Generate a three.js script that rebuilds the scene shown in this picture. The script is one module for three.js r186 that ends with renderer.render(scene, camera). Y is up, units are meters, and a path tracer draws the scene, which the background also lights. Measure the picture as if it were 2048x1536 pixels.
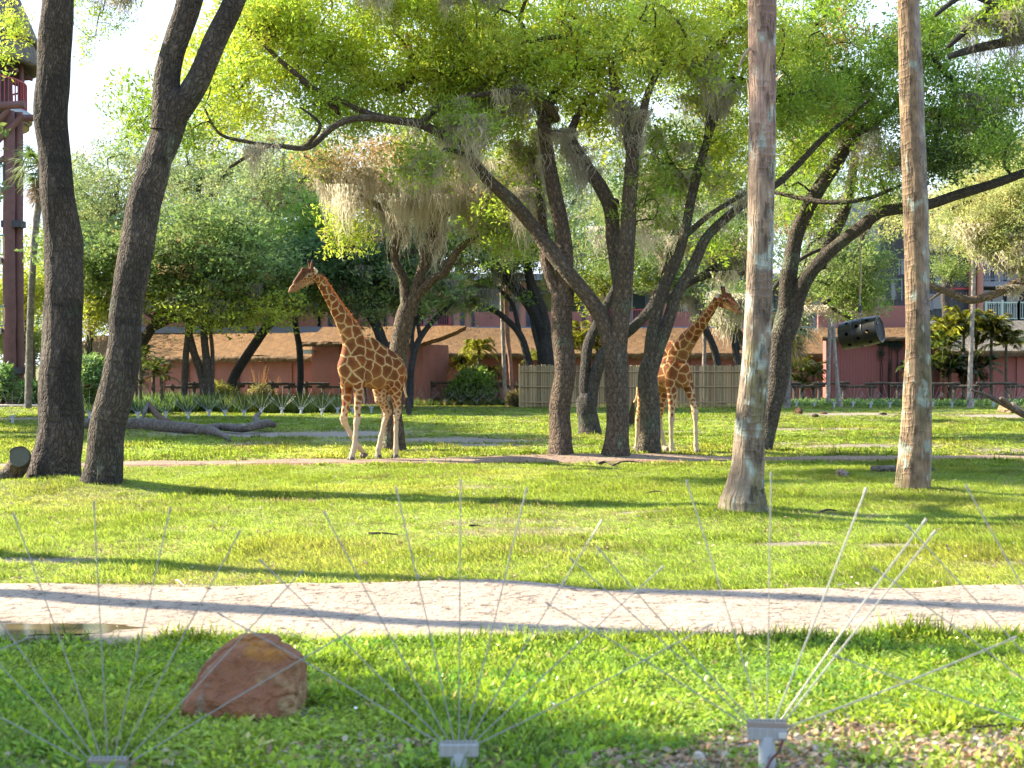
import * as THREE from 'three';
import { mergeGeometries } from 'three/addons/utils/BufferGeometryUtils.js';
import { RoundedBoxGeometry } from 'three/addons/geometries/RoundedBoxGeometry.js';
import { Brush, Evaluator, SUBTRACTION } from 'three-bvh-csg';

// ------------------------------------------------------------------ camera, sky, sun, exposure
const scene = new THREE.Scene();
const FPX = 3000, PITCH = Math.atan(28 / FPX), EYE = 1.8;
const camera = new THREE.PerspectiveCamera(2 * Math.atan(768 / FPX) * 180 / Math.PI, 4 / 3, 0.1, 6000);
camera.position.set(0, EYE, 0);
camera.rotation.set(-PITCH, 0, 0);
camera.focus = 27;
camera.userData.fStop = 3.6;
camera.updateMatrixWorld();

const renderer = new THREE.WebGLRenderer({ antialias: true });
renderer.setSize(1024, 768);
renderer.toneMapping = THREE.LinearToneMapping;
renderer.toneMappingExposure = 4.1;
renderer.shadowMap.enabled = true;

const SUN_AZ = 21 * Math.PI / 180, SUN_EL = 31 * Math.PI / 180;          // light travels to +x and a little towards the camera
const sunDir = new THREE.Vector3(-Math.cos(SUN_AZ) * Math.cos(SUN_EL), Math.sin(SUN_EL), -Math.sin(SUN_AZ) * Math.cos(SUN_EL));
const sun = new THREE.DirectionalLight(new THREE.Color(1.0, 0.88, 0.68), 5.0);
sun.position.copy(sunDir).multiplyScalar(120).add(new THREE.Vector3(0, 0, -40));
sun.target.position.set(0, 0, -40);
sun.castShadow = true;
sun.shadow.mapSize.set(4096, 4096);
Object.assign(sun.shadow.camera, { left: -70, right: 70, top: 60, bottom: -60, near: 1, far: 320 });
sun.shadow.radius = 1.3;
scene.add(sun, sun.target);

{
  const w = 512, h = 256, data = new Float32Array(w * h * 4);
  for (let y = 0; y < h; y++) for (let x = 0; x < w; x++) {
    const el = ((y + 0.5) / h - 0.5) * Math.PI, e = Math.max(0, Math.sin(el));
    const az = ((x + 0.5) / w - 0.5) * 2 * Math.PI;
    const dx = Math.cos(el) * Math.cos(az), dy = Math.sin(el), dz = Math.cos(el) * Math.sin(az);
    const c = Math.max(0, dx * sunDir.x + dy * sunDir.y + dz * sunDir.z);
    const k = Math.pow(1 - e, 2.2), halo = 0.35 * Math.pow(c, 8);
    const i = (y * w + x) * 4, s = 0.66;
    data[i] = s * (0.27 + 0.36 * k + halo);
    data[i + 1] = s * (0.43 + 0.27 * k + halo * 0.95);
    data[i + 2] = s * (0.72 + 0.05 * k + halo * 0.85);
    data[i + 3] = 1;
  }
  const t = new THREE.DataTexture(data, w, h, THREE.RGBAFormat, THREE.FloatType);
  t.mapping = THREE.EquirectangularReflectionMapping;
  t.magFilter = t.minFilter = THREE.LinearFilter;
  t.needsUpdate = true;
  scene.background = t;
  scene.environment = t;
}

// ------------------------------------------------------------------ helpers
const V = (x, y, z) => new THREE.Vector3(x, y, z);
function rng(seed) { let a = seed >>> 0; return () => { a = (a + 0x6D2B79F5) >>> 0; let t = a; t = Math.imul(t ^ (t >>> 15), t | 1); t ^= t + Math.imul(t ^ (t >>> 7), t | 61); return ((t ^ (t >>> 14)) >>> 0) / 4294967296; }; }
const lerp = (a, b, t) => a + (b - a) * t, clamp = (x, a, b) => Math.max(a, Math.min(b, x));
const smooth = (a, b, x) => { const t = clamp((x - a) / (b - a), 0, 1); return t * t * (3 - 2 * t); };
function hash(x, y, z) { let h = Math.imul(x | 0, 374761393) ^ Math.imul(y | 0, 668265263) ^ Math.imul(z | 0, 2147483647 - 1274126177); h = Math.imul(h ^ (h >>> 13), 1274126177); h ^= h >>> 16; return (h >>> 0) / 4294967296; }
function noise3(x, y, z) {
  const X = Math.floor(x), Y = Math.floor(y), Z = Math.floor(z), fx = x - X, fy = y - Y, fz = z - Z;
  const u = fx * fx * (3 - 2 * fx), v = fy * fy * (3 - 2 * fy), w = fz * fz * (3 - 2 * fz);
  const a = lerp(lerp(hash(X, Y, Z), hash(X + 1, Y, Z), u), lerp(hash(X, Y + 1, Z), hash(X + 1, Y + 1, Z), u), v);
  const b = lerp(lerp(hash(X, Y, Z + 1), hash(X + 1, Y, Z + 1), u), lerp(hash(X, Y + 1, Z + 1), hash(X + 1, Y + 1, Z + 1), u), v);
  return lerp(a, b, w) * 2 - 1;
}
const fbm = (x, y, z, n = 4) => { let s = 0, a = 0.5, f = 1; for (let i = 0; i < n; i++) { s += a * noise3(x * f, y * f, z * f); a *= 0.5; f *= 2.03; } return s; };
function tn(u, v, px, py, seed) {                                       // tileable value noise, px * py lattice cells in the unit square
  const x = u * px, y = v * py, X = Math.floor(x), Y = Math.floor(y), fx = x - X, fy = y - Y;
  const a = fx * fx * (3 - 2 * fx), b = fy * fy * (3 - 2 * fy), m = (p, q) => ((p % q) + q) % q;
  const h = (i, j) => hash(m(i, px), m(j, py), seed);
  return lerp(lerp(h(X, Y), h(X + 1, Y), a), lerp(h(X, Y + 1), h(X + 1, Y + 1), a), b);
}
const tfbm = (u, v, px, py, seed, n = 4) => { let s = 0, a = 0.5, t = 0; for (let i = 0; i < n; i++) { s += a * tn(u, v, px << i, py << i, seed + i); t += a; a *= 0.5; } return s / t; };

// pixel (of the 2048 x 1536 picture) at depth d -> point;  G: where that pixel's ray meets the flat ground
function ray(px, py) { const x = (px - 1024) / FPX, y = -(py - 768) / FPX, c = Math.cos(PITCH), s = Math.sin(PITCH); return V(x, y * c - s, -c - y * s); }
function P(px, py, d) { const r = ray(px, py); return r.multiplyScalar(-d / r.z).add(V(0, EYE, 0)); }
function G(px, py) { const r = ray(px, py); return r.multiplyScalar(-EYE / r.y).add(V(0, EYE, 0)); }
function gh(x, z) {
  const d = -z;
  let h = 0.028 * noise3(x * 0.45, 3.1, z * 0.45) + 0.014 * noise3(x * 1.3, 7.7, z * 1.3);
  h *= smooth(5, 12, d) * 0.8 + 0.2;
  h += 0.16 * Math.exp(-((x + 6.7) ** 2 / 3.5 + (z + 22.2) ** 2 / 2.2));
  h += 0.07 * Math.exp(-((x - 2.6) ** 2 / 1.0 + (z + 18) ** 2 / 1.0)) + 0.06 * Math.exp(-((x - 5.9) ** 2 / 1.0 + (z + 21.8) ** 2 / 1.0));
  h += 0.10 * Math.exp(-((x - 1.6) ** 2 / 9 + (z + 30.6) ** 2 / 1.0));
  h -= 0.025 * Math.exp(-(((d - 11.2) / 1.0) ** 2));
  if (d > 90) h += Math.min(3, (d - 90) * 0.01);
  return h;
}
const onGround = (p, dy = 0) => V(p.x, gh(p.x, p.z) + dy, p.z);
const GG = (px, py, dy = 0) => onGround(G(px, py), dy);

const taken = {};
function numbered(n) { if (!(n in taken)) { taken[n] = 0; return n; } taken[n]++; return n + '_' + String(taken[n]).padStart(3, '0'); }
function tag(o, label, category, group, kind) { if (label) o.userData.label = label; if (category) o.userData.category = category; if (group) o.userData.group = group; if (kind) o.userData.kind = kind; return o; }
function thing(name, label, category, pos = V(0, 0, 0), group) { const g = new THREE.Group(); g.name = numbered(name); g.position.copy(pos); scene.add(g); return tag(g, label, category, group); }
const partCount = new WeakMap();
function part(parent, name, geo, mat, kind) {
  const m = new THREE.Mesh(geo, mat); m.castShadow = m.receiveShadow = true;
  if (!partCount.has(parent)) partCount.set(parent, {});
  const c = partCount.get(parent); m.name = name in c ? name + '_' + String(++c[name]).padStart(3, '0') : (c[name] = 0, name);
  if (kind) m.userData.kind = kind;
  parent.add(m); return m;
}
function solo(name, geo, mat, label, category, group, kind) { const m = new THREE.Mesh(geo, mat); m.castShadow = m.receiveShadow = true; m.name = numbered(name); scene.add(m); return tag(m, label, category, group, kind); }
function instanced(parent, name, geo, mat, list, kind = 'stuff') {       // list of {m: Matrix4, c: Color}
  const im = new THREE.InstancedMesh(geo, mat, list.length); im.castShadow = im.receiveShadow = true;
  list.forEach((e, i) => { im.setMatrixAt(i, e.m); if (e.c) im.setColorAt(i, e.c); });
  im.name = parent === scene ? numbered(name) : name; im.userData.kind = kind;
  if (parent !== scene) { if (!partCount.has(parent)) partCount.set(parent, {}); const c = partCount.get(parent); im.name = name in c ? name + '_' + String(++c[name]).padStart(3, '0') : (c[name] = 0, name); }
  parent.add(im); return im;
}
const RGB = (r, g, b) => new THREE.Color().setRGB(r, g, b);

// a growing bag of triangles
class Bag {
  constructor() { this.p = []; this.n = []; this.u = []; this.c = []; this.i = []; this.count = 0; }
  v(x, y, z, nx, ny, nz, u = 0, v = 0, r = 1, g = 1, b = 1) { this.p.push(x, y, z); this.n.push(nx, ny, nz); this.u.push(u, v); this.c.push(r, g, b); return this.count++; }
  t(a, b, c) { this.i.push(a, b, c); }
  geo(normals) {
    const g = new THREE.BufferGeometry();
    g.setAttribute('position', new THREE.Float32BufferAttribute(this.p, 3)); g.setAttribute('normal', new THREE.Float32BufferAttribute(this.n, 3));
    g.setAttribute('uv', new THREE.Float32BufferAttribute(this.u, 2)); g.setAttribute('color', new THREE.Float32BufferAttribute(this.c, 3)); g.setIndex(this.i);
    if (normals) g.computeVertexNormals();
    return g;
  }
}
// smooth curve through points with radii, resampled; returns [{p, r, l}]
function curve(pts, radii, step) {
  const out = [], n = pts.length; let L = 0;
  const at = (i) => pts[clamp(i, 0, n - 1)], ra = (i) => radii[clamp(i, 0, n - 1)];
  for (let i = 0; i < n - 1; i++) {
    const a = at(i - 1), b = at(i), c = at(i + 1), d = at(i + 2), m = Math.max(2, Math.ceil(b.distanceTo(c) / step));
    for (let k = 0; k < m || (i === n - 2 && k === m); k++) {
      const t = k / m, q = V(0, 0, 0);
      for (const ax of ['x', 'y', 'z']) q[ax] = 0.5 * (2 * b[ax] + (c[ax] - a[ax]) * t + (2 * a[ax] - 5 * b[ax] + 4 * c[ax] - d[ax]) * t * t + (3 * b[ax] - a[ax] - 3 * c[ax] + d[ax]) * t * t * t);
      const r = lerp(ra(i), ra(i + 1), t * t * (3 - 2 * t) * 0.5 + t * 0.5);
      if (out.length) L += q.distanceTo(out[out.length - 1].p);
      out.push({ p: q, r, l: L });
    }
  }
  return out;
}
// tube along a curve; wob(theta, l, r, p) -> radius factor; tint(p, theta, l) -> [r, g, b]
function tube(bag, path, sides, { wob, tint, tile = 0.5, capEnd = true, capStart = false } = {}) {
  const n = path.length; let ref = null, first = bag.count;
  const T = V(0, 0, 0), A = V(0, 0, 0), B = V(0, 0, 0);
  const across = Math.max(1, Math.round(2 * Math.PI * path[0].r / tile)) * tile;
  for (let i = 0; i < n; i++) {
    T.subVectors(path[Math.min(n - 1, i + 1)].p, path[Math.max(0, i - 1)].p).normalize();
    if (!ref) { ref = Math.abs(T.y) > 0.9 ? V(0, 0, 1) : V(0, 1, 0); }
    A.copy(ref).addScaledVector(T, -ref.dot(T)).normalize(); ref = A.clone(); B.crossVectors(T, A);
    for (let k = 0; k <= sides; k++) {
      const th = (k % sides) / sides * 2 * Math.PI, cx = Math.cos(th), sx = Math.sin(th);
      const nx = A.x * cx + B.x * sx, ny = A.y * cx + B.y * sx, nz = A.z * cx + B.z * sx;
      const r = path[i].r * (wob ? wob(th, path[i].l, path[i].r, nx, nz) : 1), p = path[i].p;
      const c = tint ? tint(p.x + nx * r, p.y + ny * r, p.z + nz * r, nx, ny, nz) : [1, 1, 1];
      bag.v(p.x + nx * r, p.y + ny * r, p.z + nz * r, nx, ny, nz, k / sides * across, path[i].l, c[0], c[1], c[2]);
    }
  }
  const w = sides + 1;
  for (let i = 0; i < n - 1; i++) for (let k = 0; k < sides; k++) { const a = first + i * w + k, b = a + 1, c = a + w, d = c + 1; bag.t(a, b, c); bag.t(b, d, c); }
  const cap = (row, flip) => {
    const p = path[row].p, q = path[row === 0 ? 1 : row - 1].p; T.subVectors(p, q).normalize();
    const c0 = bag.v(p.x, p.y, p.z, T.x, T.y, T.z, 0, 0, 1, 1, 1);
    for (let k = 0; k < sides; k++) { const a = first + row * w + k, b = a + 1; flip ? bag.t(c0, b, a) : bag.t(c0, a, b); }
  };
  if (capEnd) cap(n - 1, false);
  if (capStart) cap(0, true);
  return bag;
}
function box(w, h, d, x = 0, y = 0, z = 0) { const g = new THREE.BoxGeometry(w, h, d); g.translate(x, y, z); return g; }
function boxUV(g, s = 1) {                                                // uv in metres by the dominant axis of the normal
  g = g.index ? g.toNonIndexed() : g; const p = g.attributes.position, n = g.attributes.normal, u = new Float32Array(p.count * 2);
  for (let i = 0; i < p.count; i++) { const ax = Math.abs(n.getX(i)), ay = Math.abs(n.getY(i)), az = Math.abs(n.getZ(i)); const [a, b] = ay > ax && ay > az ? [p.getX(i), p.getZ(i)] : ax > az ? [p.getZ(i), p.getY(i)] : [p.getX(i), p.getY(i)]; u[2 * i] = a * s; u[2 * i + 1] = b * s; }
  g.setAttribute('uv', new THREE.BufferAttribute(u, 2)); return g;
}

// ------------------------------------------------------------------ textures (1 = linear value), repeats in metres
function tex(w, h, fn, srgb, repX = 1, repY = repX) {
  const d = new Uint8Array(w * h * 4);
  for (let y = 0; y < h; y++) for (let x = 0; x < w; x++) { const c = fn((x + 0.5) / w, (y + 0.5) / h), i = (y * w + x) * 4; for (let k = 0; k < 3; k++) { let q = clamp(Array.isArray(c) ? c[k] : c, 0, 1); if (srgb) q = q <= 0.0031308 ? q * 12.92 : 1.055 * Math.pow(q, 1 / 2.4) - 0.055; d[i + k] = Math.round(q * 255); } d[i + 3] = 255; }
  const t = new THREE.DataTexture(d, w, h, THREE.RGBAFormat); t.wrapS = t.wrapT = THREE.RepeatWrapping; t.magFilter = THREE.LinearFilter; t.minFilter = THREE.LinearMipmapLinearFilter; t.generateMipmaps = true;
  if (srgb) t.colorSpace = THREE.SRGBColorSpace; t.repeat.set(repX, repY); t.needsUpdate = true; return t;
}
function barkHeight(u, v) {                                              // blocky oak bark: vertical plates parted by fissures
  const w = (tfbm(u, v, 6, 5, 11, 3) - 0.5) * 0.16, a = tn(u + w, v, 26, 9, 3), b = tn(u - w * 0.6, v + 0.3, 40, 16, 5);
  const f = Math.abs(a * 2 - 1), g2 = Math.abs(b * 2 - 1);
  return clamp(0.15 + 0.75 * Math.pow(Math.min(1, f * 1.7), 0.7) * (0.55 + 0.45 * Math.min(1, g2 * 2)) + 0.25 * (tfbm(u, v, 32, 32, 8, 3) - 0.5), 0, 1);
}
const barkBump = tex(512, 512, (u, v) => barkHeight(u, v), false, 1 / 0.85);
const barkMap = tex(512, 512, (u, v) => { const h = barkHeight(u, v), s = tfbm(u, v, 12, 12, 21, 4), l = smooth(0.6, 0.72, tfbm(u, v, 9, 9, 33, 4)) * 0.35; const k = 0.22 + 0.85 * h; const m = 0.8 + 0.5 * (s - 0.5); return [k * m * (0.62 + 0.25 * l), k * m * (0.58 + 0.33 * l), k * m * (0.54 + 0.3 * l)]; }, true, 1 / 0.85);

// ================================================================== the setting
const roadFar = (x) => 12.45 + 0.16 * noise3(x * 0.7, 1.5, 0) + 0.10 * noise3(x * 2.7, 4.5, 0) + 0.05 * noise3(x * 9, 6.5, 0) - 0.25 * Math.exp(-((x - 1.2) ** 2) / 1.5) + 0.3 * Math.exp(-((x + 0.2) ** 2) / 0.5);
const roadNear = (x) => 9.86 + 0.10 * noise3(x * 0.8, 2.5, 0) + 0.07 * noise3(x * 3.1, 5.5, 0) + 0.04 * noise3(x * 9, 8.5, 0);
const pathMid = (x) => 29.3 + x * 0.11 + 0.25 * noise3(x * 0.3, 9.5, 0);
const pathHalf = (x) => 0.72 + 0.18 * noise3(x * 0.9, 12.5, 0) + 0.07 * noise3(x * 4, 14.5, 0);
// bare patches: [px, py, half width m, half depth m]
const PATCHES = [[640, 868, 3.6, 3.2], [880, 880, 3.2, 1.8], [430, 868, 2.6, 2.2], [1700, 829, 3.2, 2.6], [2010, 832, 2.6, 2.8], [1600, 858, 2.2, 1.2], [1750, 892, 2.4, 0.9], [30, 838, 1.6, 1.6], [60, 1122, 0.9, 0.22], [250, 1168, 1.1, 0.16], [1590, 1092, 0.55, 0.22], [1790, 1095, 0.35, 0.2], [1300, 1032, 0.4, 0.2], [980, 890, 1.6, 0.8]]
  .map(([px, py, a, b], k) => { const g = G(px, py); return { x: g.x, z: g.z, a, b, k }; });
{ const r = rng(7); for (let k = 0; k < 34; k++) { const d = lerp(14, 50, Math.pow(r(), 1.4)), s = 0.25 + 0.5 * r(); PATCHES.push({ x: (r() * 2 - 1) * d * 0.36, z: -d, a: s * (1 + d / 40), b: s * 0.5 * (1 + d / 30), k: 40 + k, w: 0.25 + 0.45 * r() }); } { const g = G(585, 1425); PATCHES.push({ x: g.x + 0.1, z: g.z, a: 0.42, b: 0.3, k: 99, w: 0.8 }); } }
const patchAt = (x, z) => { let m = 0; for (const p of PATCHES) { const dx = (x - p.x) / p.a, dz = (z - p.z) / p.b, r = Math.sqrt(dx * dx + dz * dz); if (r < 1.6) m = Math.max(m, (p.w ?? 1) * (1 - smooth(0.45, 1.25, r + 0.45 * fbm(x * 1.3 / Math.sqrt(p.a), p.k, z * 1.3 / Math.sqrt(p.b), 3)))); } return m; };
// verge in front of the road: bare soil bottom left and bottom right
const soilAt = (x, z) => { const d = -z; if (d > 9.6) return 0; const n = 0.5 * fbm(x * 1.4, 17, z * 1.8, 4); return clamp(smooth(7.4, 6.95, d + n * 1.0 - 0.42 * smooth(0.3, 1.6, x) + 0.25 * smooth(-0.4, -1.6, x)) * (0.8 + 0.2 * smooth(0, 1, x)), 0, 1); };
function lawn(x, z) {                                                   // 0 = bare, 1 = full grass
  const d = -z;
  if (d > roadNear(x) && d < roadFar(x)) return 0;
  if (x < -2.3 + 0.3 * noise3(x * 3, 1, d * 3) && d > 9.35 && d <= roadNear(x)) return 0.12;
  if (Math.abs(d - pathMid(x)) < pathHalf(x)) return 0;
  let g = 1 - 1.05 * patchAt(x, z) - 0.95 * soilAt(x, z);
  const n = fbm(x * 0.55, 23, z * 0.28, 4);
  if (d > 12) g *= 1 - 0.45 * smooth(0.18, 0.5, n);
  const e = Math.min(Math.abs(d - roadFar(x)), Math.abs(Math.abs(d - pathMid(x)) - pathHalf(x)));
  return clamp(g, 0, 1) * (0.35 + 0.65 * smooth(0, 0.5, e));
}
const grit = tex(512, 512, (u, v) => { const a = tfbm(u, v, 24, 24, 41, 4), b = tn(u, v, 110, 110, 47); return 0.35 + 0.5 * a + 0.25 * (b - 0.5); }, false, 1 / 0.8);
const soilMap = tex(512, 512, (u, v) => { const a = tfbm(u, v, 10, 10, 51, 5), b = tn(u, v, 128, 128, 57), k = 0.75 + 0.45 * (a - 0.5) + 0.3 * (b - 0.5); return [k, k * 0.97, k * 0.93]; }, true, 1 / 0.9);
{
  const xs = [], zs = [];
  for (let x = -46; x <= 46.01; x += Math.abs(x) < 9 ? 0.22 : 0.8) xs.push(x);
  for (const e of [60, 90, 150, 300, 700, 2500]) { xs.push(e); xs.unshift(-e); }
  for (let d = 3; d < 140; d *= d < 34 ? 1.014 : 1.03) zs.push(-d);
  for (const e of [160, 220, 400, 900, 2500]) zs.push(-e);
  for (const e of [2, 0, -4, -12, -40, -200]) zs.unshift(-e);
  const bag = new Bag();
  for (const z of zs) for (const x of xs) {
    const s = soilAt(x, z), p = patchAt(x, z), n = fbm(x * 0.7, 31, z * 0.5, 4), d = -z;
    let c = [0.16 + 0.05 * n, 0.17 + 0.06 * n, 0.035];
    const bare = d < 10 ? [0.22, 0.175, 0.13] : [0.30, 0.25, 0.20], k = Math.max(s, p);
    c = c.map((q, i) => lerp(q, bare[i] * (1 + 0.3 * n), k));
    bag.v(x, gh(x, z), z, 0, 1, 0, x, z, ...c);
  }
  const w = xs.length;
  for (let j = 0; j < zs.length - 1; j++) for (let i = 0; i < w - 1; i++) { const a = j * w + i, b = a + 1, c = a + w, d = c + 1; bag.t(a, b, c); bag.t(b, d, c); }
  solo('ground', bag.geo(true), new THREE.MeshStandardMaterial({ vertexColors: true, map: soilMap, roughness: 1, bumpMap: grit, bumpScale: 0.02 }), 'wide lawn and soil of the enclosure', null, null, 'structure');
}
const sandMap = tex(1024, 1024, (u, v) => {
  const a = tfbm(u, v, 5, 5, 61, 5), b = tn(u, v, 200, 200, 67), st = smooth(0.63, 0.7, tfbm(u, v, 40, 40, 63, 3)), dk = smooth(0.64, 0.72, tfbm(u, v, 14, 22, 69, 4));
  const k = 0.44 + 0.2 * (a - 0.5) + 0.14 * (b - 0.5) - 0.2 * st - 0.16 * dk; return [k * 0.76, k * 0.575, k * 0.43]; }, true, 1 / 2.2);
const sandBump = tex(512, 512, (u, v) => 0.3 + 0.5 * tfbm(u, v, 16, 16, 71, 5) + 0.2 * smooth(0.6, 0.7, tfbm(u, v, 30, 30, 73, 3)), false, 1 / 0.9);
const sandMat = new THREE.MeshStandardMaterial({ map: sandMap, bumpMap: sandBump, bumpScale: 0.045, roughness: 1, vertexColors: true });
function strip(name, x0, x1, nx, nv, lo, hi, label, lift, tintf) {
  const bag = new Bag();
  for (let i = 0; i <= nx; i++) for (let j = 0; j <= nv; j++) {
    const x = lerp(x0, x1, i / nx), d = lerp(lo(x), hi(x), j / nv), e = Math.sin(Math.PI * j / nv), c = tintf ? tintf(x, d, j / nv) : [1, 1, 1];
    const y = gh(x, -d) + lift + (j === 0 || j === nv ? -0.035 : 0) + 0.008 * e * fbm(x * 5, 3, d * 5, 3) + (name === 'dirt_road' ? 0.010 * e * noise3(x * 0.8, 5, d * 2) - (name === 'dirt_road' ? 0.020 * Math.exp(-(((x + 3.55) / 1.0) ** 4) - (((d - 10.28) / 0.26) ** 4)) * (0.9 + 0.5 * noise3(x * 4, 8, d * 8)) : 0) : 0);
    bag.v(x, y, -d, 0, 1, 0, x, d, ...c);
  }
  const w = nv + 1;
  for (let i = 0; i < nx; i++) for (let j = 0; j < nv; j++) { const a = i * w + j, b = a + 1, c = a + w, d = c + 1; bag.t(a, c, b); bag.t(b, c, d); }
  return solo(name, bag.geo(true), sandMat, label, null, null, 'structure');
}
strip('dirt_road', -16, 16, 320, 30, (x) => roadNear(x) - 0.05, (x) => roadFar(x) + 0.05, 'pale sandy dirt road across the front of the lawn', 0.03,
  (x, d, t) => { const wet = Math.exp(-(((x + 3.9) / 1.4) ** 2)) * smooth(0.5, 0.1, t), n = 1 + 0.12 * fbm(x * 0.8, 2, d, 3); return [n * (1 - 0.35 * wet), n * (1 - 0.38 * wet), n * (1 - 0.42 * wet)]; });
strip('footpath', -30, 30, 300, 10, (x) => pathMid(x) - pathHalf(x), (x) => pathMid(x) + pathHalf(x), 'narrow sandy footpath behind the near lawn', 0.025, (x, d, t) => (t < 0.12 || t > 0.85) ? [0.62, 0.45, 0.34] : [0.8, 0.72, 0.66]);
{                                                                        // muddy puddle: a level sheet; the road's dips and rises make its shore
  const c = G(20, 1264), g = new THREE.CircleGeometry(1, 64), p = g.attributes.position; for (let k = 1; k < p.count; k++) { const a = Math.atan2(p.getY(k), p.getX(k)), e = 1 + 0.3 * noise3(Math.cos(a) * 2.2, 3, Math.sin(a) * 2.2) + 0.12 * noise3(Math.cos(a) * 7, 5, Math.sin(a) * 7); p.setXY(k, Math.cos(a) * e * 1.0, Math.sin(a) * e * 0.24); } g.rotateX(-Math.PI / 2); g.translate(c.x, gh(c.x, c.z) + 0.026, c.z);
  solo('puddle', g, new THREE.MeshPhysicalMaterial({ color: RGB(0.12, 0.095, 0.045), roughness: 0.07, ior: 1.33 }), 'shallow muddy puddle at the left edge of the dirt road', null, null, 'structure');
}
{                                                                        // paved walk far left
  const a = G(-80, 814), b = G(68, 816), g = new THREE.BoxGeometry(9, 0.12, 2.6); g.translate((a.x + b.x) / 2 - 1, 0.06, a.z);
  solo('pavement', g, new THREE.MeshStandardMaterial({ color: RGB(0.42, 0.37, 0.32), roughness: 0.9, bumpMap: grit, bumpScale: 0.01 }), 'pale paved walk at the foot of the tower', null, null, 'structure');
}

// ------------------------------------------------------------------ thatched lodge
const thatchBump = tex(512, 512, (u, v) => { const a = tn(u + 0.02 * tn(u, v, 8, 8, 5), v, 180, 14, 81), b = tfbm(u, v, 40, 8, 83, 4); return 0.5 * a + 0.5 * b; }, false, 1 / 1.6);
const thatchMap = tex(512, 512, (u, v) => { const a = tn(u, v, 160, 12, 85), b = tfbm(u, v, 9, 6, 87, 5), k = 0.55 + 0.35 * a + 0.6 * (b - 0.5); return [k, k * (0.93 + 0.1 * (b - 0.5)), k * 0.88]; }, true, 1 / 1.6);
const M = {
  thatch: new THREE.MeshStandardMaterial({ color: RGB(0.235, 0.128, 0.042), map: thatchMap, bumpMap: thatchBump, bumpScale: 0.08, roughness: 1 }),
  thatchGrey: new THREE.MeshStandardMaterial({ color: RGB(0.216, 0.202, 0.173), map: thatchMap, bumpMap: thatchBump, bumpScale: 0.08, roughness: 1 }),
  eave: new THREE.MeshStandardMaterial({ color: RGB(0.225, 0.150, 0.083), map: thatchMap, bumpMap: thatchBump, bumpScale: 0.05, roughness: 1 }),
  pink: new THREE.MeshStandardMaterial({ color: RGB(0.360, 0.148, 0.119), roughness: 0.95, bumpMap: grit, bumpScale: 0.01, map: tex(256, 256, (u, v) => { const b = tfbm(u, v, 5, 5, 91, 5), k = 0.85 + 0.35 * (b - 0.5); return [k, k, k]; }, true, 1 / 3) }),
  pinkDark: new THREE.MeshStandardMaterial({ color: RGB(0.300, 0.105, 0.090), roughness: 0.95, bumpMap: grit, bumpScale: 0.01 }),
  salmon: new THREE.MeshStandardMaterial({ color: RGB(0.375, 0.180, 0.128), roughness: 0.85, bumpMap: grit, bumpScale: 0.006 }),
  plum: new THREE.MeshStandardMaterial({ color: RGB(0.180, 0.086, 0.077), roughness: 0.8, bumpMap: grit, bumpScale: 0.008, map: tex(128, 256, (u, v) => { const b = tfbm(u, v, 4, 8, 95, 4), k = 0.8 + 0.45 * (b - 0.5); return [k, k, k]; }, true, 1, 0.5) }),
  redRail: new THREE.MeshStandardMaterial({ color: RGB(0.36, 0.05, 0.055), roughness: 0.6 }),
  greenRail: new THREE.MeshStandardMaterial({ color: RGB(0.42, 0.52, 0.46), roughness: 0.5 }),
  tealRail: new THREE.MeshStandardMaterial({ color: RGB(0.12, 0.26, 0.25), roughness: 0.5 }),
  pale: new THREE.MeshStandardMaterial({ color: RGB(0.465, 0.465, 0.435), roughness: 0.8 }),
  slate: new THREE.MeshStandardMaterial({ color: RGB(0.203, 0.210, 0.255), roughness: 0.8, bumpMap: grit, bumpScale: 0.006 }),
  dark: new THREE.MeshStandardMaterial({ color: RGB(0.035, 0.035, 0.04), roughness: 0.7 }),
  steel: new THREE.MeshStandardMaterial({ color: RGB(0.045, 0.048, 0.055), roughness: 0.55, metalness: 0.4 }),
  siding: new THREE.MeshStandardMaterial({ color: RGB(0.062, 0.066, 0.075), roughness: 0.8 }),
  sidingPale: new THREE.MeshStandardMaterial({ color: RGB(0.225, 0.240, 0.255), roughness: 0.8 }),
  curtain: new THREE.MeshStandardMaterial({ color: RGB(0.360, 0.375, 0.375), roughness: 0.9 }),
  glass: new THREE.MeshPhysicalMaterial({ color: RGB(0.05, 0.07, 0.08), roughness: 0.06, ior: 1.5, clearcoat: 1, clearcoatRoughness: 0.03 }),
  trimTan: new THREE.MeshStandardMaterial({ color: RGB(0.315, 0.255, 0.165), roughness: 0.7 }),
};
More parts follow.
